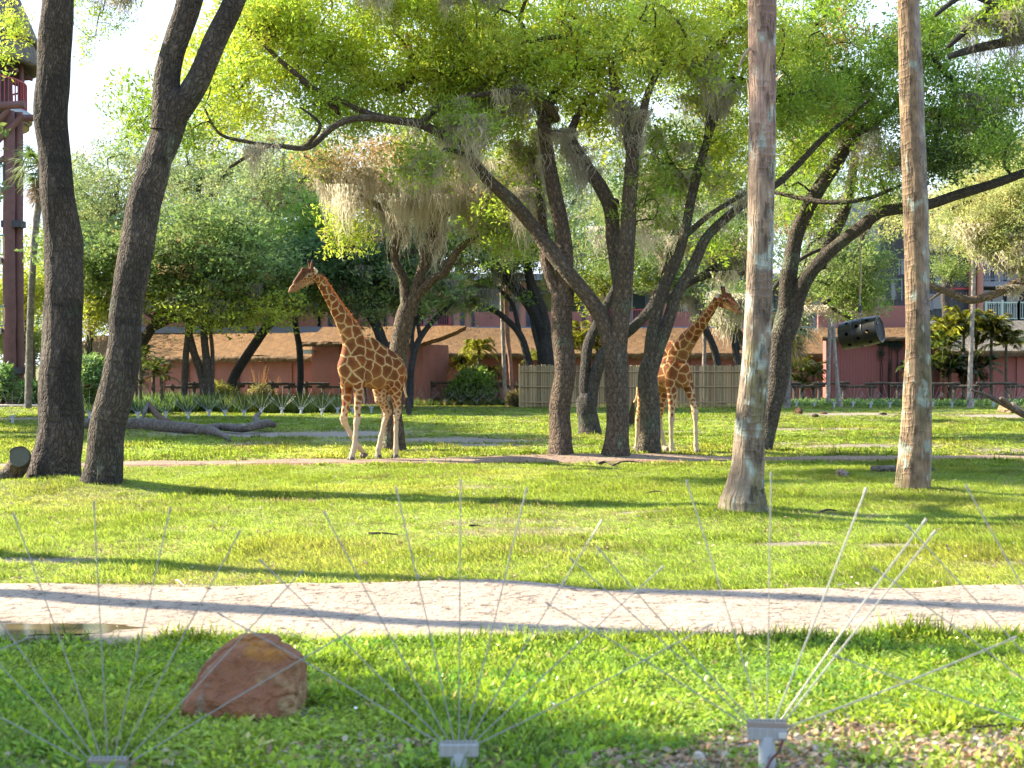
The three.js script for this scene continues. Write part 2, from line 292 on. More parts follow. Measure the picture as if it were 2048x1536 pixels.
function roofSlab(len, run, rise, thick, skewL, skewR, seed) {           // eave along +x at z = 0, rising towards -z
  const bag = new Bag(), nx = Math.ceil(len / 0.16), ny = 16, h = (x, t) => 0.035 * fbm(x * 2.2, seed, t * 5, 3) + 0.06 * fbm(x * 0.5, seed + 3, t * 1.5, 2);
  const row = (t, top) => { const z = -run * t, y = rise * (t - 0.10 * Math.sin(Math.PI * t)); for (let i = 0; i <= nx; i++) { const s = i / nx, x = lerp(-skewL * t, len + skewR * t, s); bag.v(x, y + (top ? h(x, t) : -thick), z + (t === 0 ? 0.05 * noise3(x * 5, top ? 1 : 2, seed) : 0), 0, 1, 0, x, t * Math.hypot(run, rise)); } };
  for (let j = 0; j <= ny; j++) row(j / ny, true);
  const w = nx + 1; for (let j = 0; j < ny; j++) for (let i = 0; i < nx; i++) { const a = j * w + i, b = a + 1, c = a + w, d = c + 1; bag.t(a, b, c); bag.t(b, d, c); }
  // sides: left, right and back
  const side = (pick) => { const base = bag.count; for (let j = 0; j <= ny; j++) { const k = (pick === 'l' ? j * w : j * w + nx) * 3; const p = [bag.p[k], bag.p[k + 1], bag.p[k + 2]]; bag.v(...p, 0, 0, 0, p[2], p[1]); bag.v(p[0], p[1] - thick, p[2], 0, 0, 0, p[2], p[1] - thick); if (j) { const a = base + 2 * j; bag.t(a - 2, a, a - 1); bag.t(a, a + 1, a - 1); } } };
  side('l'); side('r');
  const under = bag.count; row(0, false); row(1, false); for (let i = 0; i < nx; i++) { const a = under + i, b = a + 1, c = a + w, d = c + 1; bag.t(a, c, b); bag.t(b, c, d); }
  return bag.geo(true);
}
function eaveFace(len, thick, seed) { const bag = new Bag(), nx = Math.ceil(len / 0.12); for (let i = 0; i <= nx; i++) for (let j = 0; j <= 3; j++) { const x = len * i / nx, t = j / 3; bag.v(x, -thick * t - 0.04 * t * noise3(x * 6, seed, 3), 0.10 + 0.05 * noise3(x * 5, seed, t * 3) - 0.12 * t * t - (j === 0 ? 0.07 : 0), 0, 0, 1, x, t * thick); } for (let i = 0; i < nx; i++) for (let j = 0; j < 3; j++) { const a = i * 4 + j; bag.t(a, a + 1, a + 4); bag.t(a + 1, a + 5, a + 4); } return bag.geo(true); }
function wing(name, label, pxA, dA, pxB, dB, eaveTopY, run, rise, o = {}) {
  const a = P(pxA, 760, dA), b = P(pxB, 760, dB), len = Math.hypot(b.x - a.x, b.z - a.z), yaw = -Math.atan2(b.z - a.z, b.x - a.x), base = Math.min(gh(a.x, a.z), gh(b.x, b.z)) - 0.1;
  const t = thing(name, label, 'building', V(a.x, 0, a.z)); t.rotation.y = yaw;
  const th = o.thick ?? 0.3, over = o.over ?? 0.55, H = eaveTopY - th + 0.1;
  const wallM = o.wall ?? M.pink, w = box(len, H - base, 0.3, len / 2, (H + base) / 2, -0.15); part(t, 'wall', boxUV(w), wallM);
  if (o.depth) { part(t, 'wall', boxUV(box(0.3, H - base, o.depth, 0.15, (H + base) / 2, -0.303 - o.depth / 2)), wallM); part(t, 'wall', boxUV(box(0.3, H - base, o.depth, len - 0.15, (H + base) / 2, -0.303 - o.depth / 2)), wallM); }
  const step = o.pilaster ?? 1.85; for (let x = step * 0.5; x < len - 0.2; x += step) part(t, 'pilaster', box(0.26, H - base, 0.10, x, (H + base) / 2 - 0.01, 0.048), wallM);
  if (o.plinth !== false) part(t, 'plinth', box(len, 0.25, 0.14, len / 2, base + 0.2, 0.072), M.pinkDark);
  const g = roofSlab(len + 0.6, run, rise, th, o.skewL ?? 0, o.skewR ?? 0, o.seed ?? 1); g.translate(-0.3, eaveTopY, over); part(t, 'thatched_roof', g, o.grey ? M.thatchGrey : M.thatch);
  const e = eaveFace(len + 0.6, th, o.seed ?? 1); e.translate(-0.3, eaveTopY, over); part(t, 'eave', e, M.eave);
  return t;
}
wing('thatched_lodge', 'long pink lodge wing with mossy thatched roof behind the leaning oaks at the left', 120, 89.5, 640, 79.5, 2.55, 3.2, 1.35, { seed: 2, depth: 3 });
{ const t = wing('thatched_lodge', 'taller pink lodge bay with thin thatched canopy behind the left giraffe', 624, 78.6, 846, 76.5, 3.24, 2.4, 0.85, { seed: 5, thick: 0.22, skewR: 1.35, depth: 3.2, pilaster: 3 }); part(t, 'vent_block', box(0.5, 0.22, 0.3, -0.1, 2.75, 0.2), M.pale); }
wing('thatched_lodge', 'central pink lodge wing with wide thatched roof behind the bamboo fence', 826, 83, 1652, 84, 2.72, 3.4, 1.5, { seed: 8, depth: 3, pilaster: 2.4 });
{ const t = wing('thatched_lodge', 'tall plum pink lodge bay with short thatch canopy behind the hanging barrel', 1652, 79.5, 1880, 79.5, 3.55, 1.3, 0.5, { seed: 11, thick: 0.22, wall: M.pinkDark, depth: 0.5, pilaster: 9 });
  for (let x = 0.2; x < 6; x += 0.16) part(t, 'siding_board', box(0.10, 3.2, 0.03, x, 1.65, 0.015), M.pinkDark);
  part(t, 'upper_wall', box(6, 1.5, 0.3, 3, 4.55, -2.2), M.pink); part(t, 'flat_roof', box(6.4, 0.2, 1.0, 3, 3.98, -1.6), M.thatchGrey); }
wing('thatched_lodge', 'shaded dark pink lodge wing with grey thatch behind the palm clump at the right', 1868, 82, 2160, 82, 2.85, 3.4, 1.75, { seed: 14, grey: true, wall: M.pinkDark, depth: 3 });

// ------------------------------------------------------------------ hotel behind the lodge
function railing(parent, x0, x1, y, z, h, mat, post = 0) {               // rails with single balusters
  part(parent, 'handrail', box(x1 - x0, 0.09, 0.07, (x0 + x1) / 2, y + h, z), mat); part(parent, 'bottom_rail', box(x1 - x0, 0.06, 0.05, (x0 + x1) / 2, y + 0.12, z), mat);
  const bag = []; for (let x = x0 + 0.1; x < x1 - 0.05; x += 0.145) bag.push(box(0.032, h - 0.2, 0.032, x, y + h / 2 + 0.035, z)); part(parent, 'balusters', mergeGeometries(bag), mat, 'stuff');
  if (post) for (const x of [x0, (x0 + x1) / 2, x1]) part(parent, 'railing_post', box(0.14, h + 0.16, 0.14, x, y + h / 2 + 0.08, z), mat);
}
{
  const d = 96, a = P(250, 700, d), b = P(1700, 700, d), len = b.x - a.x, t = thing('hotel', 'salmon hotel storeys with balconies seen between trunks above the lodge roofs', 'building', V(a.x, 0, -d));
  const F1 = 4.55, ST = 3.15; part(t, 'base_wall', boxUV(box(len, F1, 0.4, len / 2, F1 / 2, -0.2)), M.pink);
  const bays = 11, bw = len / bays;
  for (let s = 0; s < 1; s++) {
    const y = F1 + s * ST; part(t, 'floor_slab', box(len, 0.42, 2.2, len / 2, y - 0.2, -0.65), s === 0 ? M.slate : M.pale); part(t, 'back_wall', boxUV(box(len, ST - 0.42, 0.2, len / 2, y + (ST - 0.42) / 2 + 0.01, -1.65)), M.slate);
    for (let k = 0; k < bays; k++) {
      const x = k * bw;
      for (const e of [-0.38, 0.38]) { const c = new THREE.CylinderGeometry(0.24, 0.25, ST - 0.42, 14); c.translate(x + e + 0.5, y + (ST - 0.42) / 2 + 0.01, 0.12); part(t, 'column', c, M.salmon); }
      const X0 = x + 1.3, X1 = x + bw - 0.3;
      if (k % 3 === 1 || s > 0) { railing(t, X0, X1, y, 0.3, 1.1, k % 3 === 2 ? M.tealRail : M.redRail, 1); }
      else { part(t, 'parapet', boxUV(box(X1 - X0, 0.95, 0.18, (X0 + X1) / 2, y + 0.49, 0.3)), M.pink); }
      const dw = (X1 - X0) / 3; for (let q = 0; q < 3; q++) { const f = part(t, 'window', box(dw - 0.08, 2.15, 0.08, X0 + dw * (q + 0.5), y + 1.1, -1.5), q === 1 ? M.curtain : M.glass); part(f, 'window_frame', mergeGeometries([box(0.07, 2.25, 0.12, X0 + dw * q, y + 1.13, -1.49), box(dw, 0.07, 0.12, X0 + dw * (q + 0.5) , y + 2.24, -1.488)]), M.pale); }
    }
  }
  part(t, 'roof', box(len + 1, 0.4, 8, len / 2, F1 + 1 * ST, -3), M.slate);
}
{
  const d = 98, a = P(1688, 700, d), b = P(2330, 700, d), S = FPX / d, len = b.x - a.x, Y = (py) => EYE + (740 - py) / S, X = (px) => (px - 1688) / S;
  const t = thing('hotel', 'dark grey boarded hotel block with pale railings above the palms at the right', 'building', V(a.x, 0, -d));
  part(t, 'wall', boxUV(box(X(1760), Y(400), 5, X(1760) / 2, Y(400) / 2, -2.5)), M.sidingPale);
  part(t, 'wall', boxUV(box(X(1962) - X(1760), Y(395), 5.4, (X(1962) + X(1760)) / 2, Y(395) / 2, -2.4)), M.siding);
  part(t, 'wall', boxUV(box(len - X(1962), Y(470), 4, (len + X(1962)) / 2, Y(470) / 2, -3.8)), M.siding);
  for (let px = 1762; px < 1962; px += 9) part(t, 'batten', box(0.06, Y(398) - 3, 0.05, X(px), (Y(398) + 3) / 2, 0.325), M.siding);
  for (let px = 1967; px < 2060; px += 9) part(t, 'batten', box(0.06, Y(475) - 3, 0.05, X(px), (Y(475) + 3) / 2, -1.775), M.siding);
  part(t, 'cornice', box(X(1962) - X(1755), 0.25, 5.7, (X(1962) + X(1755)) / 2, Y(394), -2.4), M.slate);
  for (const py of [505, 578]) part(t, 'band', box(X(1935) - X(1893), 0.12, 0.1, (X(1935) + X(1893)) / 2, Y(py), 0.352), M.redRail);
  part(t, 'panel', box(X(1892) - X(1850), Y(446) - Y(502), 0.12, X(1871), (Y(446) + Y(502)) / 2, 0.37), M.sidingPale);
  for (const [x0, x1, y0, y1] of [[1866, 1892, 520, 553], [1868, 1892, 557, 575], [1862, 1892, 590, 618], [1795, 1808, 520, 550], [1838, 1860, 590, 620], [1780, 1800, 560, 600]]) { const w = part(t, 'window', box(X(x1) - X(x0), Y(y0) - Y(y1), 0.06, (X(x0) + X(x1)) / 2, (Y(y0) + Y(y1)) / 2, 0.34), M.glass); part(w, 'window_frame', mergeGeometries([box(0.08, Y(y0) - Y(y1) + 0.1, 0.12, X(x0), (Y(y0) + Y(y1)) / 2, 0.35), box(0.08, Y(y0) - Y(y1) + 0.1, 0.12, X(x1), (Y(y0) + Y(y1)) / 2, 0.35), box(X(x1) - X(x0) - 0.08, 0.08, 0.12, (X(x0) + X(x1)) / 2, Y(y0), 0.35)]), M.slate); }
  for (let k = 0; k < 3; k++) { const o = new THREE.TorusGeometry(0.085, 0.022, 8, 20); o.translate(X(1900 + k * 14), Y(571), 0.36); part(t, 'ring', o, M.trimTan); const c = new THREE.TorusGeometry(0.55, 0.028, 6, 14, 0.9); c.rotateZ(-0.9); c.translate(X(1904 + k * 12) - 0.5, Y(592) + 0.2, 0.37); part(t, 'curved_trim', c, M.trimTan); }
  for (const px of [1937, 1952]) { const c = new THREE.CylinderGeometry(0.22, 0.24, Y(440), 14); c.translate(X(px), Y(440) / 2, 0.75); part(t, 'column', c, M.salmon); }
  for (const [py, m] of [[563, M.slate], [641, M.slate]]) part(t, 'balcony_slab', box(len - X(1957), 0.32, 2.6, (len + X(1957)) / 2, Y(py) - 0.2, -0.6), m);
  railing(t, X(1958), X(2090), Y(563), 0.5, 1.25, M.slate, 1); railing(t, X(1966), X(2032), Y(641), 0.5, 1.15, M.greenRail, 1); railing(t, X(2032), X(2098), Y(641), 0.5, 1.15, M.greenRail, 1);
  for (const [x0, x1] of [[1976, 1998], [2001, 2022], [2030, 2056]]) for (const y of [641, 563]) part(t, 'window', box(X(x1) - X(x0), 2.1, 0.08, (X(x0) + X(x1)) / 2, Y(y) + 1.06, -1.72), M.glass);
}
// ------------------------------------------------------------------ thatched tower at the left edge
{
  const d = 79, S = FPX / d, Y = (py) => EYE + (740 - py) / S, cx = P(-118, 700, d).x, X = (px, z = 0) => P(px, 700, d - z).x - cx;
  const t = thing('lookout_tower', 'round thatched lookout tower with plum columns and red balcony at the left edge', 'tower', V(cx, 0, -d));
  const prof = (r0, y0, r1, y1, th) => [[0.05, y1 + th], [r1, y1 + th * 0.6], [lerp(r0, r1, 0.5) + 0.15, lerp(y0, y1, 0.5) + th * 0.7], [r0, y0 + th * 0.55], [r0 + 0.07, y0 + th * 0.2], [r0 - 0.05, y0], [r0 - 0.4, y0 + 0.05], [r1 * 0.6, y1 - 0.1], [0.05, y1]].map((q) => new THREE.Vector2(...q));
  const shag = (g, k) => { const p = g.attributes.position; for (let i = 0; i < p.count; i++) { const x = p.getX(i), y = p.getY(i), z = p.getZ(i), n = 1 + 0.012 * fbm(x * 3, y * 2 + k, z * 3, 3); p.setXYZ(i, x * n, y + 0.05 * noise3(x * 2, k, z * 2), z * n); } g.computeVertexNormals(); const u = g.attributes.uv; for (let i = 0; i < u.count; i++) u.setXY(i, u.getX(i) * 24, u.getY(i) * 5); return g; };
  part(t, 'thatched_roof', shag(new THREE.LatheGeometry(prof(X(73), Y(135), X(30), Y(38), 0.75), 96), 1), M.thatchGrey);
  part(t, 'upper_roof', shag(new THREE.LatheGeometry(prof(X(70), Y(88), X(-30), Y(-120), 0.5), 96), 2), M.thatchGrey);
  part(t, 'roof_collar', shag(new THREE.LatheGeometry(prof(X(44), Y(38), X(-60), Y(-110), 0.5), 96), 3), M.thatchGrey);
  const ring = (r0, r1, y, h, name, mat) => { const g = new THREE.LatheGeometry([[r0, y], [r1, y], [r1, y + h], [r0, y + h], [r0, y]].map((q) => new THREE.Vector2(...q)), 72); return part(t, name, g, mat); };
  ring(0.2, X(58), Y(240), 0.4, 'floor_slab', M.pale); ring(0.2, X(52), Y(252), 0.28, 'floor_beam', M.trimTan);
  ring(X(46), X(48), Y(168), 0.09, 'handrail', M.redRail); ring(X(46.4), X(47.6), Y(222), 0.07, 'bottom_rail', M.redRail);
  const bal = []; for (let k = 0; k < 90; k++) { const a = k / 90 * Math.PI * 2, r = X(47), c = box(0.055, Y(168) - Y(226), 0.055); c.rotateY(-a); c.translate(Math.cos(a) * r, (Y(168) + Y(226)) / 2, Math.sin(a) * r); bal.push(c); } part(t, 'balusters', mergeGeometries(bal), M.redRail, 'stuff');
  for (let k = 0; k < 12; k++) { const a = k / 12 * Math.PI * 2 + 1.02, c = new THREE.CylinderGeometry(0.14, 0.15, Y(128) - Y(230), 12); c.translate(Math.cos(a) * X(42), (Y(128) + Y(230)) / 2, Math.sin(a) * X(42)); part(t, 'veranda_post', c, M.plum); const r = new THREE.CylinderGeometry(0.11, 0.11, 3, 8); r.rotateZ(Math.PI / 2 - 0.2); r.translate(X(60) - 1.5, Y(140), 0); r.rotateY(-a - 0.3); part(t, 'rafter', r, M.plum); }
  { const c = new THREE.CylinderGeometry(X(20), X(20), Y(128) - Y(240), 24); c.translate(0, (Y(128) + Y(240)) / 2, 0); part(t, 'cabin_wall', c, M.dark); }
  const wobbly = (px, r, y0, y1, z) => { const pts = [], n = 12; for (let i = 0; i <= n; i++) pts.push({ p: V(X(px, z) + 0.03 * noise3(i, px, 2), lerp(y0, y1, i / n), z), r: r * (1.05 - 0.12 * i / n + 0.03 * noise3(i * 1.3, px, 5)), l: (y1 - y0) * i / n }); return tube(new Bag(), pts, 20, {}).geo(true); };
  part(t, 'column', wobbly(19, 0.31, -0.2, Y(240), 2.6), M.plum); part(t, 'column', wobbly(38.5, 0.23, -0.2, Y(240), 2.2), M.plum); part(t, 'column', wobbly(-70, 0.4, -0.2, Y(240), 3), M.plum);
  for (const py of [458, 741]) part(t, 'steel_band', box(X(47.5) - X(8), Y(py - 6.5) - Y(py + 6.5), 0.75, (X(47.5, 2.45) + X(8, 2.45)) / 2, Y(py), 2.45), M.steel);
  const bar = (x0, y0, x1, y1, r, z, name) => { const a = V(X(x0, z), Y(y0), z), b = V(X(x1, z), Y(y1), z), c = new THREE.CylinderGeometry(r, r, a.distanceTo(b), 12); c.applyQuaternion(new THREE.Quaternion().setFromUnitVectors(V(0, 1, 0), b.clone().sub(a).normalize())); c.translate(...a.add(b).multiplyScalar(0.5).toArray()); part(t, name, c, M.plum); };
  bar(-40, 335, 48, 250, 0.16, 2.9, 'brace'); bar(-40, 300, 20, 240, 0.15, 3.2, 'brace'); bar(-30, 236, 51, 232, 0.2, 3.3, 'beam_end'); bar(-40, 252, 78, 249, 0.18, 2.0, 'beam'); bar(-40, 370, 10, 330, 0.14, 2.7, 'brace');
  for (const py of [392, 528, 664]) { part(t, 'balcony_slab', box(3.2, 0.28, 1.5, X(11.5, 2.2) - 1.6, Y(py), 2.2), M.pale); railing(t, X(-60, 2.9), X(9, 2.9), Y(py) + 0.14, 2.9, 1.1, M.tealRail, 0); }
}
// ------------------------------------------------------------------ fences
{
  const t = thing('rail_fence', 'low log rail fence with stepped rails along the far edge of the lawn', 'fence', V(0, 0, 0));
  const wood = new THREE.MeshStandardMaterial({ color: RGB(0.22, 0.18, 0.14), map: barkMap, bumpMap: barkBump, bumpScale: 0.02, roughness: 1 }), r = rng(77);
  const posts = [[344, 74], [388, 74], [432, 74.5], [477, 75], [509, 75], [545, 75], [578, 75.5], [612, 76], [646, 76], [690, 76.5], [730, 77], [775, 77], [818, 77], [860, 77.5], [903, 77.5], [952, 77.5], [996, 77.5], [1036, 77.5]], posts2 = [[1490, 77], [1540, 77], [1589, 77], [1638, 77], [1687, 77], [1741, 76.5], [1795, 76.5], [1852, 76], [1908, 76], [1965, 75.5], [2021, 75.5], [2078, 75.5]];
  for (const list of [posts, posts2]) list.forEach(([px, d], i) => {
    const p = P(px, 790, d), y = gh(p.x, p.z), top = i % 2 ? 1.16 : 1.04, hgt = top + 0.12; const pts = []; for (let k = 0; k <= 4; k++) pts.push({ p: V(p.x + 0.02 * noise3(k, px, 1), y + hgt * k / 4 - 0.05, p.z), r: 0.085 + 0.012 * noise3(k * 2, px, 3), l: k * 0.25 }); part(t, 'post', tube(new Bag(), pts, 8, {}).geo(true), wood);
    if (i === list.length - 1) return; const q = P(list[i + 1][0], 790, list[i + 1][1]), yy = (i % 2 ? 1.12 : 0.98), dir = q.clone().sub(p).normalize(); const a = V(p.x, gh(p.x, p.z) + yy, p.z + 0.02).addScaledVector(dir, -0.32), b = V(q.x, gh(q.x, q.z) + yy + 0.04 * (r() - 0.5), q.z + 0.02).addScaledVector(dir, 0.32); const c = []; for (let k = 0; k <= 6; k++) { const e = a.clone().lerp(b, k / 6); e.y += 0.02 * noise3(k, px, 7); c.push({ p: e, r: 0.072 + 0.014 * noise3(k * 1.7, px, 9), l: k * 0.3 }); } part(t, 'rail', tube(new Bag(), c, 8, { capStart: true }).geo(true), wood);
  });
}
{
  const t = thing('bamboo_fence', 'tall tan bamboo pole fence in front of the central lodge wing', 'fence', V(0, 0, 0)), r = rng(99);
  const bam = new THREE.MeshStandardMaterial({ vertexColors: true, roughness: 0.7 }), rail = new THREE.MeshStandardMaterial({ color: RGB(0.33, 0.23, 0.12), roughness: 0.8 });
  const d = 72, x0 = P(1040, 780, d).x, x1 = P(1486, 780, d).x; let x = x0;
  while (x < x1) {                                                       // panels about 1.5 m wide, joined poles inside
    const w = Math.min(1.5, x1 - x), bag = new Bag(), z = -d + 0.05 * noise3(x, 1, 1);
    for (let q = x; q < x + w; q += 0.055) { const y = gh(q, z), h = 2.0 + 0.10 * (r() - 0.3), k = 0.5 + 0.95 * r(), n = []; for (let e = 0; e <= 2; e++) n.push({ p: V(q + 0.012 * (r() - 0.5), y + h * e / 2, z), r: 0.022 + 0.004 * r(), l: e }); tube(bag, n, 5, { tint: () => [0.40 * k, 0.30 * k, 0.16 * k] }); }
    part(t, 'bamboo_panel', bag.geo(true), bam, 'stuff'); const y = gh(x, z); for (const h of [0.25, 1.0, 1.72]) { const c = new THREE.CylinderGeometry(0.03, 0.03, w - 0.02, 7); c.rotateZ(Math.PI / 2); c.translate(x + w / 2, y + h, z + 0.055); part(t, 'bamboo_rail', c, rail); } const p = new THREE.CylinderGeometry(0.05, 0.05, 2.05, 8); p.translate(x, y + 1.0, z - 0.08); part(t, 'post', p, rail); x += w;
  }
  { const bag = new Bag(); for (let q = 0; q < 20; q++) { const z = -d - 0.03 - q * 0.055, h = 2.02 + 0.06 * r(), k = 0.9 + 0.4 * r(); tube(bag, [0, 1, 2].map((e) => ({ p: V(x0 - 0.03, gh(x0, z) + h * e / 2, z), r: 0.025, l: e })), 5, { tint: () => [0.46 * k, 0.35 * k, 0.19 * k] }); } part(t, 'bamboo_panel', bag.geo(true), bam, 'stuff'); }
}

// ================================================================== trees
const leafMat = new THREE.MeshPhysicalMaterial({ color: 0xffffff, transmission: 0.58, thickness: 0, roughness: 0.92, specularIntensity: 0.5, clearcoat: 0.3, clearcoatRoughness: 0.32, side: THREE.DoubleSide });
const farLeafMat = new THREE.MeshPhysicalMaterial({ color: 0xffffff, transmission: 0.5, thickness: 0, roughness: 0.95, specularIntensity: 0.4, side: THREE.DoubleSide });
const mossMat = new THREE.MeshPhysicalMaterial({ color: 0xffffff, transmission: 0.58, thickness: 0, roughness: 0.97, side: THREE.DoubleSide });
const barkMat = new THREE.MeshStandardMaterial({ map: barkMap, bumpMap: barkBump, bumpScale: 0.05, roughness: 1, vertexColors: true });
const farBarkMat = new THREE.MeshStandardMaterial({ map: barkMap, bumpMap: barkBump, bumpScale: 0.04, roughness: 1, vertexColors: true });
const twigMat = new THREE.MeshStandardMaterial({ color: RGB(0.13, 0.105, 0.08), roughness: 1 });
function spray(seed, leaves, R, len, wid, flat = 0.6) {
  const r = rng(seed), b = new Bag();
  for (let k = 0; k < leaves; k++) {
    const a = r() * 6.283, el = (r() - 0.35) * 1.9, q = Math.pow(r(), 0.6) * R, o = V(Math.cos(a) * q, (r() - 0.5) * R * flat * 2 * 0.8, Math.sin(a) * q);
    const d = V(Math.cos(a + (r() - 0.5) * 1.6) * Math.cos(el), Math.sin(el), Math.sin(a + (r() - 0.5) * 1.6) * Math.cos(el)).normalize();
    const s = d.clone().cross(V(r() - 0.5, 1, r() - 0.5)).normalize(), n = s.clone().cross(d), L = len * (0.7 + 0.6 * r()), w = wid * (0.7 + 0.6 * r()) / 2, f = 0.25 * w;
    const p0 = o, p1 = o.clone().addScaledVector(d, L * 0.45).addScaledVector(s, w).addScaledVector(n, f), p2 = o.clone().addScaledVector(d, L), p3 = o.clone().addScaledVector(d, L * 0.45).addScaledVector(s, -w).addScaledVector(n, f);
    const i0 = b.v(...p0.toArray(), n.x, n.y, n.z), i1 = b.v(...p1.toArray(), n.x - s.x * 0.3, n.y - s.y * 0.3, n.z - s.z * 0.3), i2 = b.v(...p2.toArray(), n.x, n.y, n.z), i3 = b.v(...p3.toArray(), n.x + s.x * 0.3, n.y + s.y * 0.3, n.z + s.z * 0.3);
    b.t(i0, i1, i2); b.t(i0, i2, i3);
  }
  const g = b.geo(); g.deleteAttribute('color'); return g;
}
function mossTuft(seed, strands, R, width) {
  const r = rng(seed), b = new Bag();
  for (let k = 0; k < strands; k++) {
    const a = r() * 6.283, q = Math.sqrt(r()) * R, L = (0.2 + 0.8 * Math.pow(r(), 1.1)) * (1 - 0.5 * q / R), x0 = Math.cos(a) * q * 1.5, z0 = Math.sin(a) * q, tw = r() * 3.14, cx = Math.cos(tw), cz = Math.sin(tw), n = 6, wx = (r() - 0.5) * 0.2, wz = (r() - 0.5) * 0.16, ph = r() * 6;
    for (let i = 0; i <= n; i++) { const t = i / n, w = width * (1 - 0.75 * t) * (0.6 + 0.8 * r()), x = x0 * (1 - 0.25 * t) + wx * t + 0.035 * Math.sin(ph + t * 9) + 0.02 * (r() - 0.5), z = z0 * (1 - 0.25 * t) + wz * t + 0.035 * Math.cos(ph * 1.3 + t * 8), y = 0.06 - L * t; const p = b.v(x - cx * w, y, z - cz * w, cz, 0.1, -cx), p2 = b.v(x + cx * w, y, z + cz * w, cz, 0.1, -cx); if (i) { b.t(p - 2, p - 1, p); b.t(p - 1, p2, p); } }
  }
  const g = b.geo(); g.deleteAttribute('color'); return g;
}
const SPRAY = { near: [0, 1, 2].map((k) => spray(100 + k, 13, 0.13, 0.075, 0.030)), mid: [0, 1, 2].map((k) => spray(200 + k, 15, 0.19, 0.095, 0.038)), far: [0, 1, 2].map((k) => spray(300 + k, 14, 0.42, 0.2, 0.10)), faint: [0, 1, 2].map((k) => spray(400 + k, 14, 0.62, 0.30, 0.16)) };
const MOSS = { near: [mossTuft(500, 46, 0.13, 0.007), mossTuft(501, 54, 0.22, 0.0075)], far: [mossTuft(502, 34, 0.22, 0.02), mossTuft(503, 44, 0.3, 0.022)] };
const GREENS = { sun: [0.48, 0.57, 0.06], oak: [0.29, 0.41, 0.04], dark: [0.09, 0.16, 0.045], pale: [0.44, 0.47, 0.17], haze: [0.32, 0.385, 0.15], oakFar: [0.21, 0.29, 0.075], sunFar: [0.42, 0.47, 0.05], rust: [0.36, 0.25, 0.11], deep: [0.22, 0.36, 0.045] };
function barkTint(base, lich, seed, dark = 0, bands = []) {
  return (x, y, z, nx, ny, nz) => {
    let bd = 1; for (const [yb, h] of bands) if (Math.abs(y - yb + 0.02 * noise3(x * 9, 1, z * 9)) < h) bd = 0.5;
    const a = fbm(x * 1.7 + seed, y * 0.8, z * 1.7, 3), l = smooth(0.12, 0.34, fbm(x * 3.2, y * 2.6 + seed, z * 3.2, 4) + lich + 0.16 * Math.exp(-y * y / 1.6)), m = (1 + 0.45 * a) * bd;
    const dk = dark ? smooth(-0.1, 0.3, fbm(x * 2.4, y * 1.3, z * 2.4 + seed, 3)) * dark : 0;
    return [lerp(base[0] * m, 0.27, l) * (1 - dk), lerp(base[1] * m, 0.31, l) * (1 - dk), lerp(base[2] * m, 0.225, l) * (1 - dk)];
  };
}
